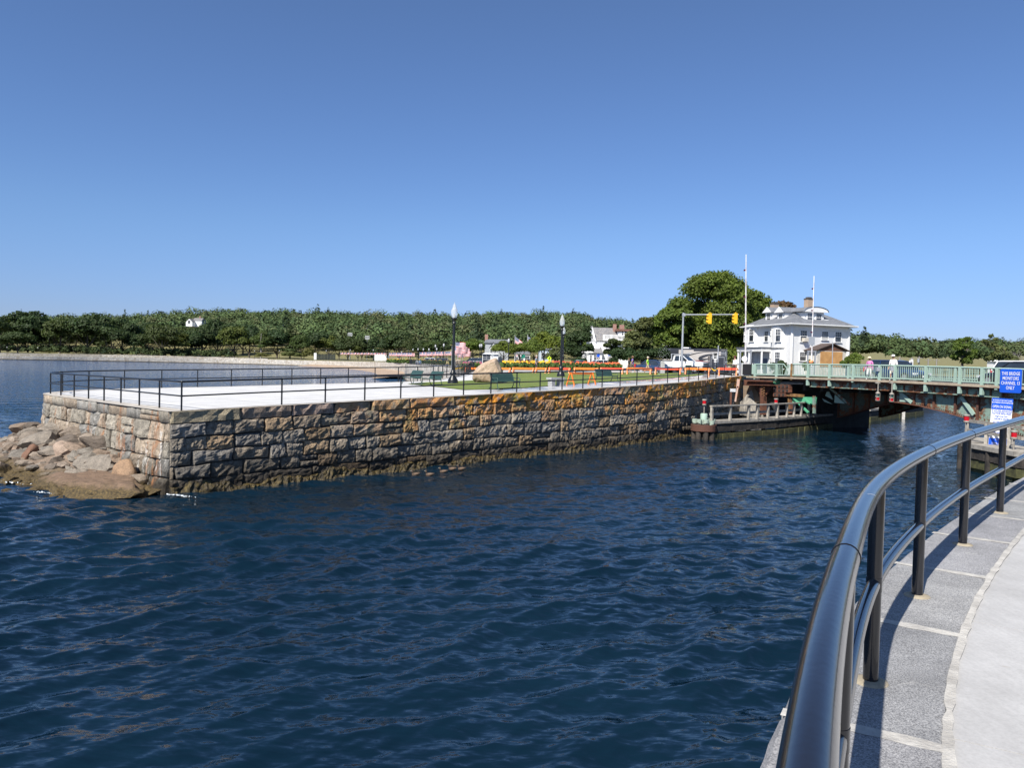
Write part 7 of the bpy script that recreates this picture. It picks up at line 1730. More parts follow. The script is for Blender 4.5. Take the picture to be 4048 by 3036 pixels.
for px, w_, col in ((3172, .5, 0), (3286, .5, 0)): x, z = fpx(px, 1266); mb = MB(); mb.box((x, 1.1, z+.1), (.7, .4, .12)); mb.build('roof_vent', M_TRIM, wh)
# chimneys
for px, y0, y1, w_, mt, dd in ((3062, 1202, 1232, 1.0, M_BRKT, 15.0), (3197, 1183, 1225, 1.0, M_BRKT, 7.5)):
    a = PD(px, y0, DW+dd); k_ = (DW+dd)/FPX; P_ = Vector((a.x-WC.x, a.y-WC.y, 0)); lxp = P_.dot(fx); lyp = P_.dot(fy); zt = a.z-wz; mb = MB(); mb.box((lxp, lyp, zt-1.6), (25*k_, .9, 3.2)); ch = mb.build('chimney', mt, roof_); mb = MB(); mb.box((lxp, lyp, zt+.04), (27*k_, 1.0, .18)); mb.box((lxp, lyp, zt+.22), (18*k_, .6, .2)); mb.build('chimney_cap', pm('sooty_cap', (.08, .07, .065), None, 5, .9), ch)
# boarded gable porch on the street face
xa, _ = fpx(3226, 1440, 2.2); xb, _ = fpx(3348, 1440, 2.2); xm = (xa+xb)/2; _, ze = fpx(3288, 1384, 2.2); _, zp = fpx(3280, 1361, 2.2); wd_ = xb-xa
mb = MB(); mb.box((xm, -1.1, ze/2-.3), (wd_*.93, 2.2, ze+.4)); mb.build('porch_wall', pm('stained_white', (.66, .64, .58), (.48, .44, .38), 2, .8), wh)
mb = MB(); mb.extr([(xm-wd_*.44, -2.24, ze-.1), (xm+wd_*.44, -2.24, ze-.1), (xm, -2.24, zp-.1)], (0, .06, 0)); mb.build('bare_gable', pm('bare_brown_wood', (.17, .075, .045), (.10, .05, .035), 3, .9), wh)
mb = MB()
for sg_ in (-1, 1): mb.bar((xm+sg_*wd_*.56, -1.2, ze-.1), (xm, -1.2, zp+.1), 2.6, .10)
mb.build('porch_roof', pm('dark_trim', (.10, .07, .06), (.07, .05, .045), 3, .8), wh)
mb = MB(); x0, z0 = fpx(3243, 1389, 2.2); x1, z1 = fpx(3328, 1440, 2.2); mb.box(((x0+x1)/2, -2.24, (z0+z1)/2-.2), (x1-x0, .05, z0-z1+.4)); mb.build('plywood_board', pm('plywood', (.52, .29, .11), (.40, .21, .08), 1.4, .8), wh)
# ---- grey roofed white house further left
d = 190.0; k = d/FPX
def hp(px, py): q = PD(px, py, d); return q
o0 = hp(2335, 1440); gh = thing('gabled_house', 'white gabled house with grey shingle roof, brick chimney and porch behind the green trees', 'house', (o0.x, d, 4.1), 0)
def L2(px, py, y=0): q = PD(px, py, d); return (q.x-o0.x, y, q.z-4.1)
x0 = L2(2332, 1400)[0]; x1 = L2(2490, 1400)[0]; ze = L2(2335, 1345)[2]; zr = L2(2340, 1290)[2]; xg = L2(2372, 1345)[0]
mb = MB(); mb.box(((x0+x1)/2, 5.5, ze/2), (x1-x0, 9, ze)); mb.build('wall', M_SIDE, gh)
mb = MB(); mb.extr([L2(2327, 1347, 1.0), L2(2341, 1292, 5.2), (x0-.3, 10.2, ze)], (.3, 0, 0)); mb.add([L2(2341, 1290, 5.2), L2(2445, 1293, 5.2), L2(2455, 1345, .7), L2(2352, 1347, .7)], [(0, 1, 2, 3)], False); mb.add([L2(2341, 1290, 5.2), L2(2445, 1293, 5.2), (x1, 10.2, ze), (x0, 10.2, ze)], [(0, 3, 2, 1)], False); gr_ = mb.build('roof', M_SHB, gh)
mb = MB(); mb.extr([L2(2325, 1347, .8), L2(2340, 1290, .8), L2(2354, 1347, .8)], (0, .25, 0)); mb.build('gable', M_SIDE, gh)
mb = MB(); a = L2(2340, 1288, .6); 
for e in (L2(2324, 1349, .6), L2(2356, 1349, .6)): mb.bar(a, e, .5, .25)
mb.build('verge_board', M_TRIM, gh)
mb = MB(); mb.box((L2(2340, 1360)[0]+.6, .3, ze*.55), (2.6, 1.4, ze*.55)); mb.build('bay', M_TRIM, gh)
for px, y0, y1, w_ in ((2337, 1354, 1375, 8), (2343.5, 1325, 1338, 5), (2310, 1402, 1424, 9), (2348, 1402, 1425, 10), (2331, 1403, 1430, 6)):
    a = L2(px, y0); b = L2(px, y1); yy = -.42 if y0 < 1360 else -3.05
    if y0 < 1340: yy = .76
    window(gh, Matrix.Translation((a[0], yy, b[2])), w_*k, a[2]-b[2], (2, 2))
mb = MB(); a = L2(2297, 1396); b = L2(2377, 1396); mb.box(((a[0]+b[0])/2, -1.5, 1.6), (b[0]-a[0]-.3, 3, 3.2)); mb.build('porch', M_SIDE, gh)
mb = MB(); z0 = L2(2297, 1395)[2]; z1 = L2(2325, 1380)[2]; mb.add([(a[0]-.4, -3.4, z0), (b[0], -3.4, z0), (b[0], .2, z1+.4), (a[0]+2, .2, z1+.4), (a[0]-.4, .2, z0)], [(0, 1, 2, 3), (0, 3, 4)], False); mb.build('porch_roof', M_SHB, gh)
mb = MB(); c = L2(2322, 1385); mb.extr([(c[0]-1.2, -3.45, z0), (c[0]+1.2, -3.45, z0), (c[0], -3.45, z0+1.1)], (0, 1.5, 0)); mb.build('porch_gable', M_TRIM, gh)
c = L2(2439, 1278, 4.6); mb = MB(); mb.box((c[0], 4.2, c[2]-2.2), (13*k, .9, 4.4)); mb.build('chimney', M_BRK, gr_); c = L2(2472, 1281, 6); mb = MB(); mb.box((c[0], 6, c[2]-1.2), (18*k, .9, 2.6)); mb.build('chimney', M_BRK, gr_)
mb = MB(); a = L2(2446, 1306); b = L2(2500, 1325); mb.box(((a[0]+b[0])/2, 2.2, (a[2]+b[2])/2-.3), (b[0]-a[0], 3.5, a[2]-b[2])); do_ = mb.build('dormer', M_TRIM, gh); mb = MB(); mb.box(((a[0]+b[0])/2, 2.2, a[2]+.1), (b[0]-a[0]+1, 4.4, .5)); mb.build('dormer_roof', pm('rust_roof', (.20, .10, .07), (.14, .07, .05), 3, .9), gh)
for i in range(5): window(gh, Matrix.Translation((a[0]+1.0+i*.75*1.02, .44, b[2]-.2)), .42, 1.35, (1, 1), sill=False)
mb = MB(); a = L2(2384, 1342); b = L2(2500, 1346)
for px in np.arange(2386, 2500, 5.0): q = L2(px, 1334); mb.box((q[0], -.2, q[2]), (.12, .12, 1.2))
mb.bar(L2(2384, 1325, -.2), L2(2500, 1327, -.2), .15, .15); mb.bar(L2(2384, 1344, -.2), L2(2500, 1346, -.2), .5, .35)
for px in (2386, 2417): q = L2(px, 1334); mb.box((q[0], -.2, q[2]), (.4, .4, 1.4))
mb.build('balcony_railing', M_TRIM, gh)
# ---- buildings glimpsed between the trees
def simple_house(label, px0, px1, eave, ridge, d, wall_m, roof_m, gable_front=False, zb=4.1, cat='house', wins=(), chim=None, depth=8, name='house'):
    a = PD(px0, 1440, d); b = PD(px1, 1440, d); w_ = b.x-a.x; ze = PD((px0+px1)/2, eave, d).z-zb; zr = PD((px0+px1)/2, ridge, d).z-zb
    root = thing(name, label, cat, ((a.x+b.x)/2, d, zb)); mb = MB(); mb.box((0, depth/2, ze/2-.5), (w_, depth, ze+1)); mb.build('wall', wall_m, root); mb = MB()
    if gable_front: mb.add([(-w_/2-.2, -.2, ze-.1), (w_/2+.2, -.2, ze-.1), (0, -.2, zr), (-w_/2-.2, depth, ze-.1), (w_/2+.2, depth, ze-.1), (0, depth, zr)], [(0, 2, 5, 3), (1, 4, 5, 2)], False)
    else: mb.add([(-w_/2-.3, -.4, ze-.1), (w_/2+.3, -.4, ze-.1), (w_/2-.2, depth/2, zr), (-w_/2+.2, depth/2, zr), (-w_/2-.3, depth+.3, ze-.1), (w_/2+.3, depth+.3, ze-.1)], [(0, 1, 2, 3), (3, 2, 5, 4), (0, 3, 4), (1, 5, 2)], False)
    rf = mb.build('roof', roof_m, root)
    if gable_front: mb = MB(); mb.extr([(-w_/2, -.02, ze-.1), (w_/2, -.02, ze-.1), (0, -.02, zr-.15)], (0, .2, 0)); mb.build('gable', wall_m, root)
    for fx_, fz_, ww, hh in wins: window(root, Matrix.Translation((fx_*w_/2, 0, fz_*ze)), ww, hh, (2, 2), sill=False)
    if chim: mb = MB(); mb.box((chim*w_/2, depth/2, zr+.3), (.9, .9, 2.2)); mb.build('chimney', M_BRK, rf)
    return root
M_GREYW = siding_mat('grey_clapboard', (.38, .40, .42), .14); M_TANW = pm('tan_wall', (.50, .40, .29), (.42, .33, .24), 2, .8)
simple_house('grey house with a steep front gable and round window between street trees', 1935, 1962, 1375, 1352, 215, M_GREYW, M_SHG, True, wins=((-.4, .52, .9, 2), (.4, .52, .9, 2)))
simple_house('grey roofed house with a brick chimney rising behind the front gable', 1915, 2010, 1355, 1340, 226, M_GREYW, M_SHG, False, chim=-.92)
kk = simple_house('low white flat fronted kiosk building behind the boulder', 1910, 1968, 1398, 1395, 165, M_TRIM, M_TRIM, False, depth=6, name='kiosk', cat='building', wins=((-.55, .1, 1.6, 2.0),))
simple_house('white storefront building glimpsed behind the green sign', 2035, 2095, 1398, 1388, 205, M_TRIM, M_SHG, False, wins=((-.7, .3, 1.2, 1.6), (-.2, .3, 1.2, 1.6), (.6, .3, 1.2, 1.6)), name='storefront', cat='building')
simple_house('pale blue grey house behind the broad street tree', 2130, 2178, 1380, 1362, 230, siding_mat('blue_grey_clapboard', (.42, .48, .56), .14), M_SHG, False, wins=((-.3, .4, 1.2, 1.6), (.4, .4, 1.2, 1.6)))
simple_house('white house with grey gable roof high among the trees on the left skyline', 733, 758, 1272, 1259, 560, M_TRIM, M_SHB, True, zb=26, wins=((0, .45, 1.6, 2.2),)); simple_house('grey roofed wing with red chimney beside the skyline house', 758, 795, 1266, 1256, 566, M_TRIM, M_SHB, False, zb=26, chim=.2)
simple_house('pale house with a low gable roof on the top of the wooded ridge', 1250, 1275, 1263, 1252, 940, M_TRIM, M_SHB, True, zb=44, depth=10)
simple_house('tan house half hidden high in the woods right of centre', 2014, 2045, 1296, 1287, 780, M_TANW, M_TANW, False, zb=36)
simple_house('small tan gable in the woods left of the larger tan house', 1995, 2006, 1304, 1292, 780, M_TANW, M_TANW, True, zb=34)
simple_house('low white shed beyond the bridge at the far right', 3985, 4060, 1428, 1422, 180, M_TRIM, M_TRIM, False, name='shed', cat='building', zb=4)
simple_house('white concession hut behind the row of flags on the far promenade', 1480, 1530, 1398, 1396, 450, M_TRIM, M_SHB, False, zb=2.6, name='hut', cat='building')
# ================================================================== vehicles (local frame: length along x, nose at +x)
def car_paint(name, c, rough=.25): return pm(name, c, tuple(x*.95 for x in c), 2, rough, 0, 30, 0, .5, coat=.6)
M_TYRE = pm('tyre_rubber', (.02, .02, .02), None, 5, .85); M_RIM = pm('alloy_rim', (.45, .46, .48), None, 5, .35, metal=.6); M_CGLASS = pm('tinted_glass', (.012, .016, .020), (.03, .04, .05), 1.2, .05, spec=.9); M_CHROME = pm('chrome_trim', (.55, .56, .58), None, 5, .25, metal=.7); M_TAIL = pm('tail_lamp_red', (.55, .01, .02), None, 5, .2, coat=.5); M_HEAD = pm('headlamp_clear', (.70, .72, .75), None, 5, .1, coat=.6); M_PLATE = pm('plate_white', (.78, .78, .76), None, 5, .5); M_CBLK = pm('car_black_trim', (.014, .014, .015), None, 5, .5)
def loft(mb, rings, cap=True):
    n = len(rings[0]); vs = [p for r in rings for p in r]; m = len(rings)
    mb.add(vs, [(i*n+k, i*n+(k+1) % n, (i+1)*n+(k+1) % n, (i+1)*n+k) for i in range(m-1) for k in range(n)], True)
    if cap: mb.add(list(rings[0]), [tuple(range(n))], False); mb.add(list(rings[-1]), [tuple(reversed(range(n)))], False)
def ringx(x, zb, zt, hw, r=.12): 
    r = min(r, (zt-zb)*.45); return [(x, -hw+.05, zb), (x, hw-.05, zb), (x, hw, zb+r), (x, hw, zt-r*1.3), (x, hw-r*.35, zt-r*.35), (x, hw-r*1.4, zt), (x, -hw+r*1.4, zt), (x, -hw+r*.35, zt-r*.35), (x, -hw, zt-r*1.3), (x, -hw, zb+r)]
def wheels(root, xs, hw, r, w_=.22):
    for x in xs:
        for s in (-1, 1):
            mb = MB(); y0 = s*(hw-w_); y1 = s*(hw+.01); mb.tube([(x, y0, r), (x, y1, r)], r, 16); wl = mb.build('wheel', M_TYRE, root); mb = MB(); mb.tube([(x, y1-.02*s, r), (x, y1+.012*s, r)], [r*.64, r*.60], 12); mb.build('rim', M_RIM, wl)
def car(name, label, cat, loc, rz, paint, L=4.6, W=1.82, H=1.62, suv=True, plate=True, group=None):
    root = thing(name, label, cat, loc, rz, group); hw = W/2; belt = H*.60; clr = .22
    mb = MB(); S = [(-L/2, .45, belt-.22, hw*.80), (-L/2+.12, .32, belt-.04, hw*.93), (-L/2+.6, .25, belt+.02, hw), (-L*.1, clr, belt+.01, hw), (L*.18, clr, belt-.02, hw), (L*.32, .24, belt-.10, hw*.99), (L/2-.35, .28, belt-.20, hw*.95), (L/2-.08, .34, belt-.34, hw*.86), (L/2, .42, belt-.48, hw*.72)]
    loft(mb, [ringx(x, a, b, w_) for x, a, b, w_ in S]); body = mb.build('body', paint, root)
    xr0 = -L/2+(.12 if suv else .75); xr1 = -L/2+(.45 if suv else 1.35); xf1 = L*.06; xf0 = L*.24
    mb = MB(); C = [(xr0, belt-.02, hw*.90), (xr1, H-.07, hw*.74), (xf1, H-.07, hw*.74), (xf0, belt-.06, hw*.88)]
    v = []
    for x, z, w_ in C: v += [(x, -w_, z), (x, w_, z)]
    v += [(xr0, -hw*.9, belt-.15), (xr0, hw*.9, belt-.15), (xf0, -hw*.9, belt-.15), (xf0, hw*.9, belt-.15)]
    mb.add(v, [(0, 2, 3, 1), (2, 4, 5, 3), (4, 6, 7, 5), (0, 8, 10, 6, 4, 2), (1, 3, 5, 7, 11, 9), (8, 9, 11, 10), (0, 1, 9, 8), (6, 10, 11, 7)], False); mb.build('windows', M_CGLASS, root)
    mb = MB(); loft(mb, [[(x, -w_, z), (x, w_, z), (x, w_*.9, z2), (x, -w_*.9, z2)] for x, w_, z, z2 in ((xr1-.06, hw*.76, H-.10, H-.03), (xr1+.3, hw*.77, H-.09, H), (xf1-.3, hw*.77, H-.09, H), (xf1+.06, hw*.76, H-.10, H-.04))]); mb.build('roof', paint, root)
    mb = MB()
    for s in (-1, 1):
        mb.bar((xr0, s*hw*.91, belt-.02), (xr1, s*hw*.755, H-.07), .10, .07); mb.bar((xf0, s*hw*.89, belt-.06), (xf1, s*hw*.755, H-.07), .08, .06); mb.bar(((xr1+xf1)/2-.05, s*hw*.91, belt-.02), ((xr1+xf1)/2-.05, s*hw*.755, H-.07), .07, .05)
    mb.build('pillars', paint, root)
    for s in (-1, 1):
        mb = MB(); mb.box((L/2-.22, s*hw*.70, belt-.36), (.34, .36, .16)); mb.build('headlight', M_HEAD, root); mb = MB(); mb.box((-L/2+.08, s*hw*.80, belt-.10), (.16, .26, .34)); mb.build('tail_light', M_TAIL, root); mb = MB(); mb.box((xf0-.25, s*(hw+.10), belt+.03), (.12, .2, .15)); mb.build('mirror', paint, root)
    mb = MB(); mb.box((L/2-.06, 0, belt-.52), (.14, W*.62, .22)); mb.build('grille', M_CBLK, root); mb = MB(); mb.box((L/2+.01, 0, .42), (.03, .32, .15)); mb.build('number_plate', M_PLATE, root); mb = MB(); mb.box((-L/2-.005, 0, .72), (.03, .34, .16)); mb.build('number_plate', M_PLATE, root)
    wheels(root, (-L*.30, L*.31), hw, .34); return root
def yaw_to(dx, dy): return math.atan2(dy, dx)
# white pickup, nose towards the right and the viewer
q = GD(2688, 87.5); pu = thing('pickup_truck', 'white pickup truck with a cab rack parked behind the orange barricades', 'pickup truck', (q.x+.1, q.y, min(q.z, 4.2)), yaw_to(.80, -.60)); MW = car_paint('truck_white', (.78, .79, .80))
L, hw = 6.1, 1.0
mb = MB(); loft(mb, [ringx(x, a, b, w_) for x, a, b, w_ in ((-3.05, .62, 1.30, .97), (-2.9, .55, 1.34, 1.0), (-.62, .50, 1.34, 1.0))]); mb.build('cargo_bed', MW, pu)
mb = MB(); loft(mb, [ringx(x, a, b, w_) for x, a, b, w_ in ((-.58, .48, 1.36, 1.0), (.95, .48, 1.36, 1.0), (1.2, .50, 1.38, 1.0), (2.6, .52, 1.30, .98), (2.95, .55, 1.20, .95), (3.05, .6, 1.05, .9))]); mb.build('body', MW, pu)
mb = MB(); v = [(-.5, -.95, 1.33), (-.5, .95, 1.33), (-.4, -.80, 1.95), (-.4, .80, 1.95), (.55, -.80, 1.95), (.55, .80, 1.95), (1.35, -.93, 1.33), (1.35, .93, 1.33)]; mb.add(v, [(0, 2, 3, 1), (2, 4, 5, 3), (4, 6, 7, 5), (0, 6, 4, 2), (1, 3, 5, 7), (0, 1, 7, 6)], False); mb.build('windows', M_CGLASS, pu)
mb = MB(); loft(mb, [[(x, -w_, z), (x, w_, z), (x, w_*.92, z2), (x, -w_*.92, z2)] for x, w_, z, z2 in ((-.5, .83, 1.92, 1.98), (-.2, .84, 1.93, 2.02), (.3, .84, 1.93, 2.02), (.62, .82, 1.90, 1.96))]); mb.build('roof', MW, pu); mb = MB()
for s in (-1, 1): mb.bar((-.48, s*.95, 1.33), (-.40, s*.81, 1.95), .22, .08); mb.bar((1.35, s*.94, 1.33), (.56, s*.81, 1.95), .08, .07); mb.bar((.25, s*.955, 1.33), (.22, s*.815, 1.95), .07, .05)
mb.build('pillars', MW, pu)
mb = MB(); mb.box((-.75, 0, 1.75), (.10, 1.8, .75)); mb.box((-.1, 0, 2.12), (1.5, 1.75, .06)); mb.box((.62, 0, 2.08), (.06, 1.75, .16)); mb.build('cab_rack', M_GALV, pu); mb = MB()
for s in (-1, 1): mb.box((-1.85, s*.97, 1.37), (2.4, .1, .09))
mb.box((-3.0, 0, 1.37), (.09, 1.9, .09)); mb.build('bed_rail', M_CBLK, pu); mb = MB(); mb.box((3.02, 0, .98), (.12, 1.35, .40)); gr = mb.build('grille', M_CBLK, pu); mb = MB()
for z in (.88, 1.0, 1.12): mb.box((3.09, 0, z), (.03, 1.3, .045))
mb.build('grille_bar', M_CHROME, gr); mb = MB(); mb.box((3.10, 0, .66), (.18, 1.95, .22)); mb.build('bumper', M_CBLK, pu)
for s in (-1, 1): mb = MB(); mb.box((2.98, s*.80, 1.02), (.16, .28, .34)); mb.build('headlight', M_HEAD, pu); mb = MB(); mb.box((1.0, s*1.15, 1.45), (.14, .24, .28)); mb.build('mirror', M_CBLK, pu); mb = MB(); mb.box((-3.02, s*.9, 1.1), (.08, .14, .36)); mb.build('tail_light', M_TAIL, pu)
mb = MB(); mb.box((-.1, -1.005, .95), (.9, .012, .7)); mb.box((.15, -1.02, 1.15), (.2, .03, .04)); mb.build('door', MW, pu); wheels(pu, (-1.75, 2.05), 1.0, .42, .28)
# camper motorhome behind it
q = GD(2740, 106); rv = thing('motorhome', 'large beige and black camper with swirling dark stripes behind the pickup', 'motorhome', (q.x+.2, q.y, 4.15), yaw_to(-.82, .57)); M_RVT = pm('rv_beige', (.46, .43, .40), (.42, .39, .36), 2, .35, coat=.4); M_RVG = pm('rv_dark', (.035, .037, .045), None, 3, .3, coat=.4)
mb = MB(); mb.box((0, 0, 1.75), (8.2, 2.45, 2.7)); mb.build('body', M_RVT, rv); mb = MB(); mb.box((0, 0, 3.17), (8.25, 2.5, .16)); mb.box((-2.2, 0, 3.0), (3.8, 2.49, .22)); mb.build('roof', M_RVG, rv); mb = MB(); mb.box((3.0, 0, 2.6), (2.3, 2.52, 1.0)); mb.box((0, 0, .55), (8.22, 2.47, .55)); mb.build('dark_panel', M_RVG, rv)
SIDE = 1.232
def swirl(pts, wd): return [(a, SIDE, b) for a, b in pts], wd
for pts, wd, m_ in (([(2.2, .9), (.5, 1.1), (-1.2, 1.25), (-3.9, 1.1)], .16, M_RVG), ([(1.6, 1.15), (.2, 1.5), (-1.3, 1.55), (-3.0, 1.2), (-3.9, 1.18)], .09, pm('rv_maroon', (.22, .03, .04), None, 3, .35)), ([(-3.6, 2.55), (-2.2, 2.35), (-1.2, 1.95), (-1.6, 1.75), (-2.8, 1.95)], .20, M_RVG), ([(-3.9, 2.8), (-1.6, 2.75), (.2, 2.35), (.3, 1.95), (-.6, 1.5)], .07, M_RVG), ([(2.4, 1.3), (1.4, 2.2), (-.2, 2.7)], .12, M_GALV), ([(-3.8, .62), (-2.0, .95), (-.6, 1.5)], .18, M_RVG)):
    for sd in (1, -1):
        mb = MB(); P_ = smooth_path([(a, b) for a, b in pts], 6); n = len(P_); vs = []
        for i, p in enumerate(P_):
            t = (P_[min(i+1, n-1)]-P_[max(i-1, 0)]).normalized(); w_ = wd*math.sin(PI*(i+.4)/(n)); vs += [(p.x-t.y*w_, sd*SIDE, p.y+t.x*w_), (p.x+t.y*w_, sd*SIDE, p.y-t.x*w_)]
        mb.add(vs, [(2*i, 2*i+1, 2*i+3, 2*i+2) for i in range(n-1)], False); mb.build('stripe', m_, rv)
mb = MB(); mb.box((1.2, 0, 3.32), (.9, .8, .22)); mb.build('roof_vent', M_WHITE, rv); mb = MB(); mb.box((-4.11, 0, 1.9), (.03, 1.5, .7)); mb.build('rear_window', M_CGLASS, rv)
for y in (-.9, .9): mb = MB(); mb.box((-4.12, y, 1.0), (.04, .2, .35)); mb.build('tail_light', M_TAIL, rv)
wheels(rv, (-1.9, -1.05, 2.9), 1.2, .42, .3)
q = GD(2836, 97); tr = thing('trailer', 'black box trailer with pale door frame behind the speed limit sign', 'trailer', (q.x, q.y, 4.15), R(-8)); mb = MB(); mb.box((0, 1.2, 1.25), (1.85, 2.6, 2.0)); mb.build('body', M_RVG, tr); mb = MB()
for x in (-.8, .8): mb.box((x, -.12, 1.2), (.05, .03, 1.75))
mb.box((0, -.12, 2.05), (1.67, .03, .08)); mb.build('door_frame', M_GALV, tr); mb = MB(); mb.tube([(-.95, .1, 2.55), (.95, .1, 2.55)], .035, 6); mb.tube([(.95, .1, 2.2), (.95, .1, 2.8)], .035, 6); mb.build('ladder_rack', M_GALV, tr); mb = MB()
for x in (-1.05, 1.05): mb.box((x, -.05, 1.5), (.4, .05, .08))
mb.build('mirror_arm', M_GALV, tr); wheels(tr, (0,), .9, .34)
q = GD(2866, 112); car('parked_car', 'silver car with red tail lamps waiting behind the red barricade', 'car', (q.x, q.y+1.8, 4.15), yaw_to(.35, .93), car_paint('car_silver', (.42, .43, .44)), 4.5, 1.8, 1.42, False)
q = GD(2603, 86); car('parked_car', 'dark blue car half hidden behind the granite post and pickup', 'car', (q.x-.3, q.y, 4.15), yaw_to(.8, -.6), car_paint('car_navy', (.02, .04, .09)), 4.5, 1.8, 1.45, False)
q = GD(2284, 118); car('parked_car', 'dark green car on the road left of the white car', 'car', (q.x, q.y, 4.1), yaw_to(-.95, .2), car_paint('car_green', (.02, .09, .08)), 4.6, 1.8, 1.45, False)
q = GD(2360, 122); car('parked_car', 'white hatchback on the road in front of the gabled house', 'car', (q.x, q.y, 4.1), yaw_to(-.92, -.3), car_paint('car_white', (.74, .75, .76)), 4.3, 1.8, 1.55, True)
for px, d, c, lab in ((1866, 175, (.02, .02, .025), 'black car on the road left of the white kiosk'), (1893, 172, (.03, .04, .07), 'dark blue car beside the white kiosk'), (1903, 178, (.7, .71, .72), 'white car just left of the white kiosk'), (1737, 190, (.015, .016, .02), 'dark car seen between the flag poles'), (1690, 200, (.65, .66, .68), 'pale car far behind the flag row')):
    q = PD(px, 1440, d); car('parked_car', lab, 'car', (q.x, d, land_z(q.x, d) if px < 1800 else 4.1), yaw_to(-.9, .1), car_paint('car_%d' % px, c), group=None)
# cars on the bridge
def on_bridge(s, off): return BA+BT*s+BN*off
s_ = bs_off(3545, 4.3); p = on_bridge(s_, 4.3); car('blue_car', 'dark blue car driving over the bridge behind the two walkers', 'car', (p.x, p.y, dk(s_)-.10), math.atan2(BT.y, BT.x), car_paint('car_blue', (.015, .035, .10)), 4.7, 1.85, 1.60, True)
s_ = bs_off(4035, 3.9); p = on_bridge(s_, 3.9); car('dark_car', 'black car at the right edge on the bridge behind the blue sign', 'car', (p.x, p.y, dk(s_)-.10), math.atan2(-BT.y, -BT.x), car_paint('car_dark', (.012, .016, .026)), 4.8, 1.9, 1.62, True)
s_ = bs_off(4085, 7.4); p = on_bridge(s_, 7.4); car('white_van', 'white roofed vehicle beyond the black car at the right edge', 'car', (p.x, p.y, dk(s_)-.10), math.atan2(BT.y, BT.x), car_paint('car_white', (.74, .75, .76)), 4.9, 1.9, 1.72, True)
# dark notice panel at the end of the bridge railing
a = GD(2937, 69.2); b = GD(2972, 68.2); c = (a+b)/2; root = thing('mesh_barrier', 'black mesh panel closing the gap beside the green bridge railing', 'panel', (c.x, c.y, 4.2), math.atan2(b.y-a.y, b.x-a.x)); mb = MB(); mb.box((0, 0, .62), ((b-a).length, .06, .95)); mb.build('mesh', M_CBLK, root); mb = MB()
for x in (-.3, .35): mb.box((x, .05, .35), (.08, .06, .9))
m2 = MB(); m2.box((.35, .06, .4), (.1, .08, .8)); m2.build('leg', M_BG, root); m2 = MB(); m2.box((.62, .04, .65), (.32, .05, .85)); m2.build('green_plate', M_BG, root)
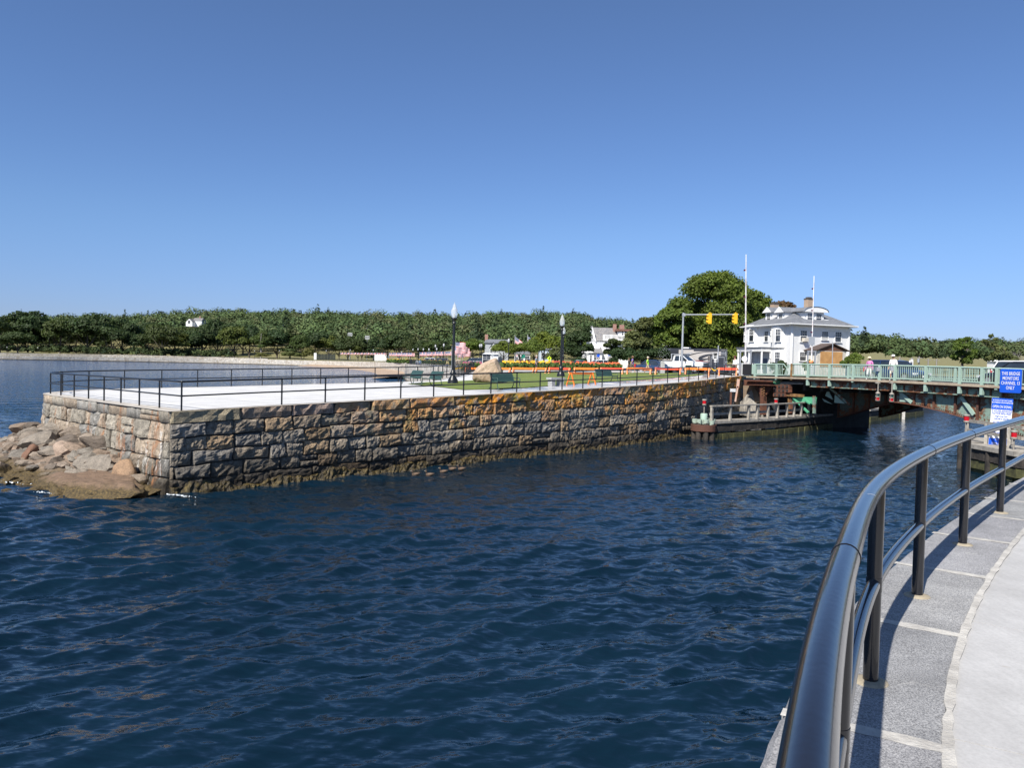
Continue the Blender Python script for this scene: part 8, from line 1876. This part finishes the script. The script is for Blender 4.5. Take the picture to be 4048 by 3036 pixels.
# ================================================================== people
M_SKIN = pm('skin', (.46, .27, .19), (.40, .23, .16), 6, .6)
def person(label, loc, rz, H, pose, shirt, pants, skirt=None, hat=None, hair=None, sleeves=.5, legs_len=1.0, shoes=(.7, .7, .7), fat=1.0, group=None):
    """one skinned body; clothing is the same surface pushed out over torso, arms and legs. Faces local -Y."""
    h = H/1.75; V = []; E_ = []; Rr = []
    def add(p, r, par): V.append(Vector(p)*h); Rr.append(r*h); i = len(V)-1; E_.append((par, i)) if par is not None else None; return i
    ls, rs_, la, ra, head = pose['ls'], pose['rs'], pose['la'], pose['ra'], pose.get('head', (0, 0))
    pel = add((0, 0, .93), .135*fat, None); bel = add((0, -.01, 1.06), .135*fat, pel); ch = add((0, 0, 1.25), .150*fat, bel); sh = add((0, .01, 1.39), .115*fat, ch); nk = add((0, 0, 1.48), .055, sh); hd0 = add((0+head[0]*.4, -.01+head[1]*.4, 1.55), .072, nk); hd1 = add((head[0], -.02+head[1], 1.63), .092, hd0); hd2 = add((head[0], -.005+head[1], 1.695), .075, hd1); nose = add((head[0], -.105+head[1], 1.615), .018, hd1)
    tags = {}
    for sx, st, ar in ((-1, ls, la), (1, rs_, ra)):
        hip = add((sx*.095, 0, .88), .095*fat, pel); kn = add((sx*.10, st[0]*.55-.03, .48), .062*fat, hip); an = add((sx*.10, st[0]+(.06 if st[1] else 0), .09+st[1]), .042, kn); he = add((sx*.105, st[0]+.01+(.05 if st[1] else 0), .04+st[1]), .035, an); to = add((sx*.125, st[0]-.15, .035+st[1]*.3), .032, an)
        sd = add((sx*.185, .01, 1.375), .062*fat, sh); el = add((sx*.185+ar[0][0]*sx, ar[0][1], ar[0][2]), .042*fat, sd); wr = add((sx*.185+ar[1][0]*sx, ar[1][1], ar[1][2]), .028, el); d_ = (V[wr]-V[el]).normalized(); pa = add(tuple(V[wr]/h+d_*.06), .034, wr)
        side = d_.cross(Vector((0, 0, 1))); side = side.normalized() if side.length > .05 else Vector((0, 1, 0))
        for k in range(4): f1 = add(tuple(V[pa]/h+d_*.045+side*(.017*(k-1.5))), .010, pa); add(tuple(V[f1]/h+d_*(.035+.008*(k in (1, 2)))+side*(.004*(k-1.5))+Vector((0, -.012, 0))), .008, f1)
        th = add(tuple(V[wr]/h+d_*.04-side*.038), .010, pa); add(tuple(V[th]/h+d_*.03-side*.012), .008, th)
    me = bpy.data.meshes.new('person'); me.from_pydata([tuple(v) for v in V], E_, []); o = bpy.data.objects.new('body', me); COL.objects.link(o)
    sk = o.modifiers.new('s', 'SKIN'); sk.use_smooth_shade = True
    for i, sv in enumerate(me.skin_vertices[0].data): sv.radius = (Rr[i], Rr[i]*(.78 if i in (pel, bel, ch, sh) else 1)); sv.use_root = i == 0
    sb = o.modifiers.new('d', 'SUBSURF'); sb.levels = 1; sb.render_levels = 1
    dg = bpy.context.evaluated_depsgraph_get(); bm_ = bpy.data.meshes.new_from_object(o.evaluated_get(dg)); bpy.data.objects.remove(o)
    root = thing('person', label, 'person', loc, rz, group); bm_.name = 'body'; bm_.materials.clear(); bm_.materials.append(M_SKIN)
    for f in bm_.polygons: f.use_smooth = True
    link(bpy.data.objects.new('body', bm_), root)
    co = [v.co.copy() for v in bm_.vertices]; no = [v.normal.copy() for v in bm_.vertices]
    def arm_side(c): return abs(c.x) > .205*h*fat or (c.z < 1.30*h and abs(c.x) > (.17*fat*h))
    def cover(name, test, push, mat_):
        keep = [f for f in bm_.polygons if all(test(co[i]) for i in f.vertices)]; ids = sorted(set(i for f in keep for i in f.vertices)); mp = {i: k for k, i in enumerate(ids)}
        if not keep: return
        m = bpy.data.meshes.new(name); m.from_pydata([tuple(co[i]+no[i]*push) for i in ids], [], [[mp[i] for i in f.vertices] for f in keep]); m.materials.append(mat_)
        for f in m.polygons: f.use_smooth = True
        return link(bpy.data.objects.new(name, m), root)
    slv = 1.375-sleeves*.56
    cover('shirt', lambda c: (c.z > .90*h and c.z < 1.455*h and not arm_side(c)) or (arm_side(c) and c.z > slv*h and c.z < 1.46*h and c.z > .8*h), .014*h, pm('cloth_%d' % (abs(hash(shirt)) % 99991), shirt, tuple(x*.85 for x in shirt), 14, .85, .3, 12))
    lz = .88-legs_len*.80
    cover('trousers' if legs_len > .6 else 'shorts', lambda c: c.z < .96*h and c.z > lz*h and not (arm_side(c) and c.z > .70*h and abs(c.x) > .19*h*fat), .016*h, pm('cloth_%d' % (abs(hash(pants)) % 99991), pants, tuple(x*.85 for x in pants), 14, .85, .3, 12))
    cover('shoes', lambda c: c.z < .105*h, .010*h, pm('shoe_%d' % (abs(hash(shoes)) % 99991), shoes, None, 10, .7))
    hc = V[hd1]
    if hair: 
        mb = MB(); mb.ball((hc.x, hc.y+.025*h, hc.z+.035*h), .105*h, 12, 8, (.95, 1.0, .95)); 
        if hair[1]: mb.ball((hc.x, hc.y+.06*h, hc.z-.05*h), .085*h, 10, 6, (1, .7, 1.2))
        mb.build('hair', pm('hair_%d' % (abs(hash(hair[0])) % 99991), hair[0], None, 30, .8), root)
    if hat:
        mb = MB(); c = (hc.x, hc.y+.005, hc.z+.045*h); k = hat[1]
        if k == 'brim': mb.lathe([(.20*h, 0), (.205*h, .012), (.115*h, .03*h), (.108*h, .10*h), (.06*h, .125*h), (.005, .13*h)], c, 14)
        else: mb.lathe([(.112*h, 0), (.112*h, .05*h), (.08*h, .10*h), (.004, .118*h)], c, 14); mb.box((c[0], c[1]-.14*h, c[2]+.015*h), (.15*h, .13*h, .015))
        mb.build('hat', pm('hat_%d' % (abs(hash(hat[0])) % 99991), hat[0], None, 10, .8), root)
    mb = MB()
    for sx in (-1, 1): mb.ball((hc.x+sx*.034*h, hc.y-.088*h, hc.z+.005*h), .012*h, 6, 4)
    mb.build('eyes' if not pose.get('shades') else 'sunglasses', pm('eye_dark', (.02, .015, .012), None, 5, .3), root)
    return root
ARM = ((.06, .03, 1.10), (.09, -.05, .87)); WALK = dict(ls=(-.28, 0), rs=(.28, .05), la=((.05, .14, 1.12), (.06, .10, .90)), ra=((.05, -.10, 1.12), (.05, -.24, .93)))
STAND = dict(ls=(-.03, 0), rs=(.05, 0), la=ARM, ra=ARM)
random.seed(5)
def at_feet(px, py_feet, py_top, H, zg=None):
    d = H*FPX/(py_feet-py_top); q = PD(px, py_feet, d); return q
pz = lambda px, pf, pt, H: at_feet(px, pf, pt, H)
q = pz(3437, 1492, 1398, 1.62); s_ = bs_off(3437, .75); P_ = on_bridge(s_, .75); sc_ = 1
person('woman in a pink long sleeved top and sun hat standing on the bridge', (P_.x, P_.y, dk(s_)), face(-.75, -.66), 1.64, dict(STAND, ls=(-.10, 0), rs=(.12, .02), head=(-.02, -.03)), (.62, .22, .48), (.80, .79, .77), hat=((.72, .62, .42), 'brim'), hair=((.35, .24, .15), True), sleeves=1.05, legs_len=.98)
s_ = bs_off(3530, .85); P_ = on_bridge(s_, .85)
person('man in a white cap, white shirt and sunglasses standing on the bridge', (P_.x, P_.y, dk(s_)), face(-.75, -.66), 1.80, dict(STAND, shades=True, ls=(-.05, 0), head=(0, -.03)), (.80, .79, .77), (.72, .68, .60), hat=((.82, .82, .82), 'cap'), hair=((.2, .15, .1), False), sleeves=.5, legs_len=.50, fat=1.08)
q = GD(2905, 73.0); person('stout man in a white shirt and dark red cap by the bridge gate', tuple(q), face(-.9, -.35), 1.76, STAND, (.80, .79, .76), (.025, .025, .03), hat=((.16, .03, .04), 'cap'), hair=((.1, .07, .05), False), sleeves=.75, fat=1.25)
q = GD(2120, 80.5); person('grey haired man in a grey shirt and dark shorts behind the barricades', tuple(q), face(.95, -.1), 1.80, STAND, (.20, .23, .29), (.04, .04, .06), hair=((.55, .45, .40), False), sleeves=.45, legs_len=.45, fat=1.12)
q = GD(2486, 79.0); person('person in a dark shirt walking behind the barricades beside another in blue', tuple(q), face(.9, .1), 1.55, WALK, (.03, .03, .045), (.05, .05, .06), hair=((.16, .09, .05), True), sleeves=.5, legs_len=.5)
q = GD(2500, 79.8); person('person in a bright blue sleeveless top with wide brown hat walking', tuple(q), face(.9, .1), 1.70, WALK, (.06, .07, .50), (.1, .09, .1), hat=((.22, .11, .06), 'brim'), hair=((.2, .1, .05), True), sleeves=.05, legs_len=.45)
q = GD(2560, 78.5); person('woman in a lime green shirt, khaki shorts and pale cap walking left', tuple(q), face(.95, -.15), 1.66, WALK, (.42, .80, .06), (.45, .38, .26), hat=((.78, .70, .58), 'cap'), hair=((.4, .28, .18), False), sleeves=.35, legs_len=.42)
for px, d, c1, c2, lab in ((1648, 165, (.74, .75, .78), (.06, .09, .25), 'far person in a white top on the harbour walk, left of two'), (1660, 166, (.35, .52, .72), (.10, .16, .40), 'far person in a light blue top on the harbour walk, right of two'), (1769, 150, (.78, .66, .32), (.04, .04, .05), 'far person in a yellow jacket near the flags')):
    q = PD(px, 1440, d); person(lab, (q.x, d, 3.35), face(-.2, -.9), 1.72, STAND, c1, c2, hair=((.3, .2, .12), False), sleeves=1.0)
for px, d, lab in ((232, 448, 'tiny person in white on the far promenade, left of two'), (681, 466, 'tiny person in white on the far promenade, right of two')):
    q = PD(px, 1420, d); person(lab, (q.x, d, 2.0), 0, 1.75, STAND, (.75, .75, .78), (.3, .4, .6), hair=((.2, .15, .1), False))
# ================================================================== ducks on the canal
M_DUCK = pm('duck_brown', (.13, .085, .055), (.06, .04, .028), 9, .8, .4, 30); M_DUCKP = pm('duck_breast', (.22, .15, .10), (.12, .08, .05), 9, .8); M_BEAK = pm('duck_bill', (.42, .40, .34), None, 4, .5)
def duck(label, loc, rz):
    root = thing('duck', label, 'duck', loc, rz, 'ducks swimming by the wall'); rings = []
    for x, z0, z1, w_ in ((-.34, .15, .17, .012), (-.27, .08, .19, .05), (-.16, -.02, .20, .105), (0, -.06, .205, .135), (.12, -.06, .19, .13), (.20, -.03, .175, .095), (.23, .03, .20, .062), (.215, .10, .26, .043), (.215, .20, .30, .036)): 
        c = (z0+z1)/2; hh = (z1-z0)/2; tilt = .0
        if x >= .215 and z0 > .05: rings.append([(x+.045*math.cos(2*PI*k/10), w_*math.sin(2*PI*k/10), z1+.02*math.cos(2*PI*k/10)*-.3) for k in range(10)])
        else: rings.append([(x, w_*math.sin(2*PI*k/10), c+hh*math.cos(2*PI*k/10)) for k in range(10)])
    rings.append([(.225+.06*math.cos(2*PI*k/10), .042*math.sin(2*PI*k/10), .335) for k in range(10)]); rings.append([(.23+.045*math.cos(2*PI*k/10), .034*math.sin(2*PI*k/10), .375) for k in range(10)]); rings.append([(.23+.01*math.cos(2*PI*k/10), .01*math.sin(2*PI*k/10), .39) for k in range(10)])
    mb = MB(); loft(mb, rings); mb.build('body', M_DUCK, root); mb = MB(); mb.add([(.275, -.02, .345), (.275, .02, .345), (.36, .022, .318), (.36, -.022, .318), (.275, -.02, .318), (.275, .02, .318), (.355, .02, .306), (.355, -.02, .306)], [(0, 1, 2, 3), (7, 6, 5, 4), (0, 3, 7, 4), (1, 5, 6, 2), (2, 6, 7, 3)], True); mb.build('bill', M_BEAK, root)
    for s in (-1, 1): mb = MB(); mb.ball((-.06, s*.105, .12), .13, 10, 6, (1.2, .32, .55)); mb.build('wing', M_DUCKP, root)
    return root
for px, py, a, lab in ((1642, 1880, 200, 'leftmost brown duck of the group swimming by the weedy wall'), (1697, 1881, 185, 'brown duck facing the viewer, second from the left by the wall'), (1752, 1869, 195, 'largest brown duck in the middle of the group, bill to the left'), (1787, 1858, 170, 'small brown duck second from the right by the wall'), (1823, 1858, 190, 'rightmost brown duck of the group, bill to the left')):
    q = PZ(px, py, 0); o = duck(lab, (q.x, q.y, -.0), R(a)); o.scale = (.64, .64, .64)
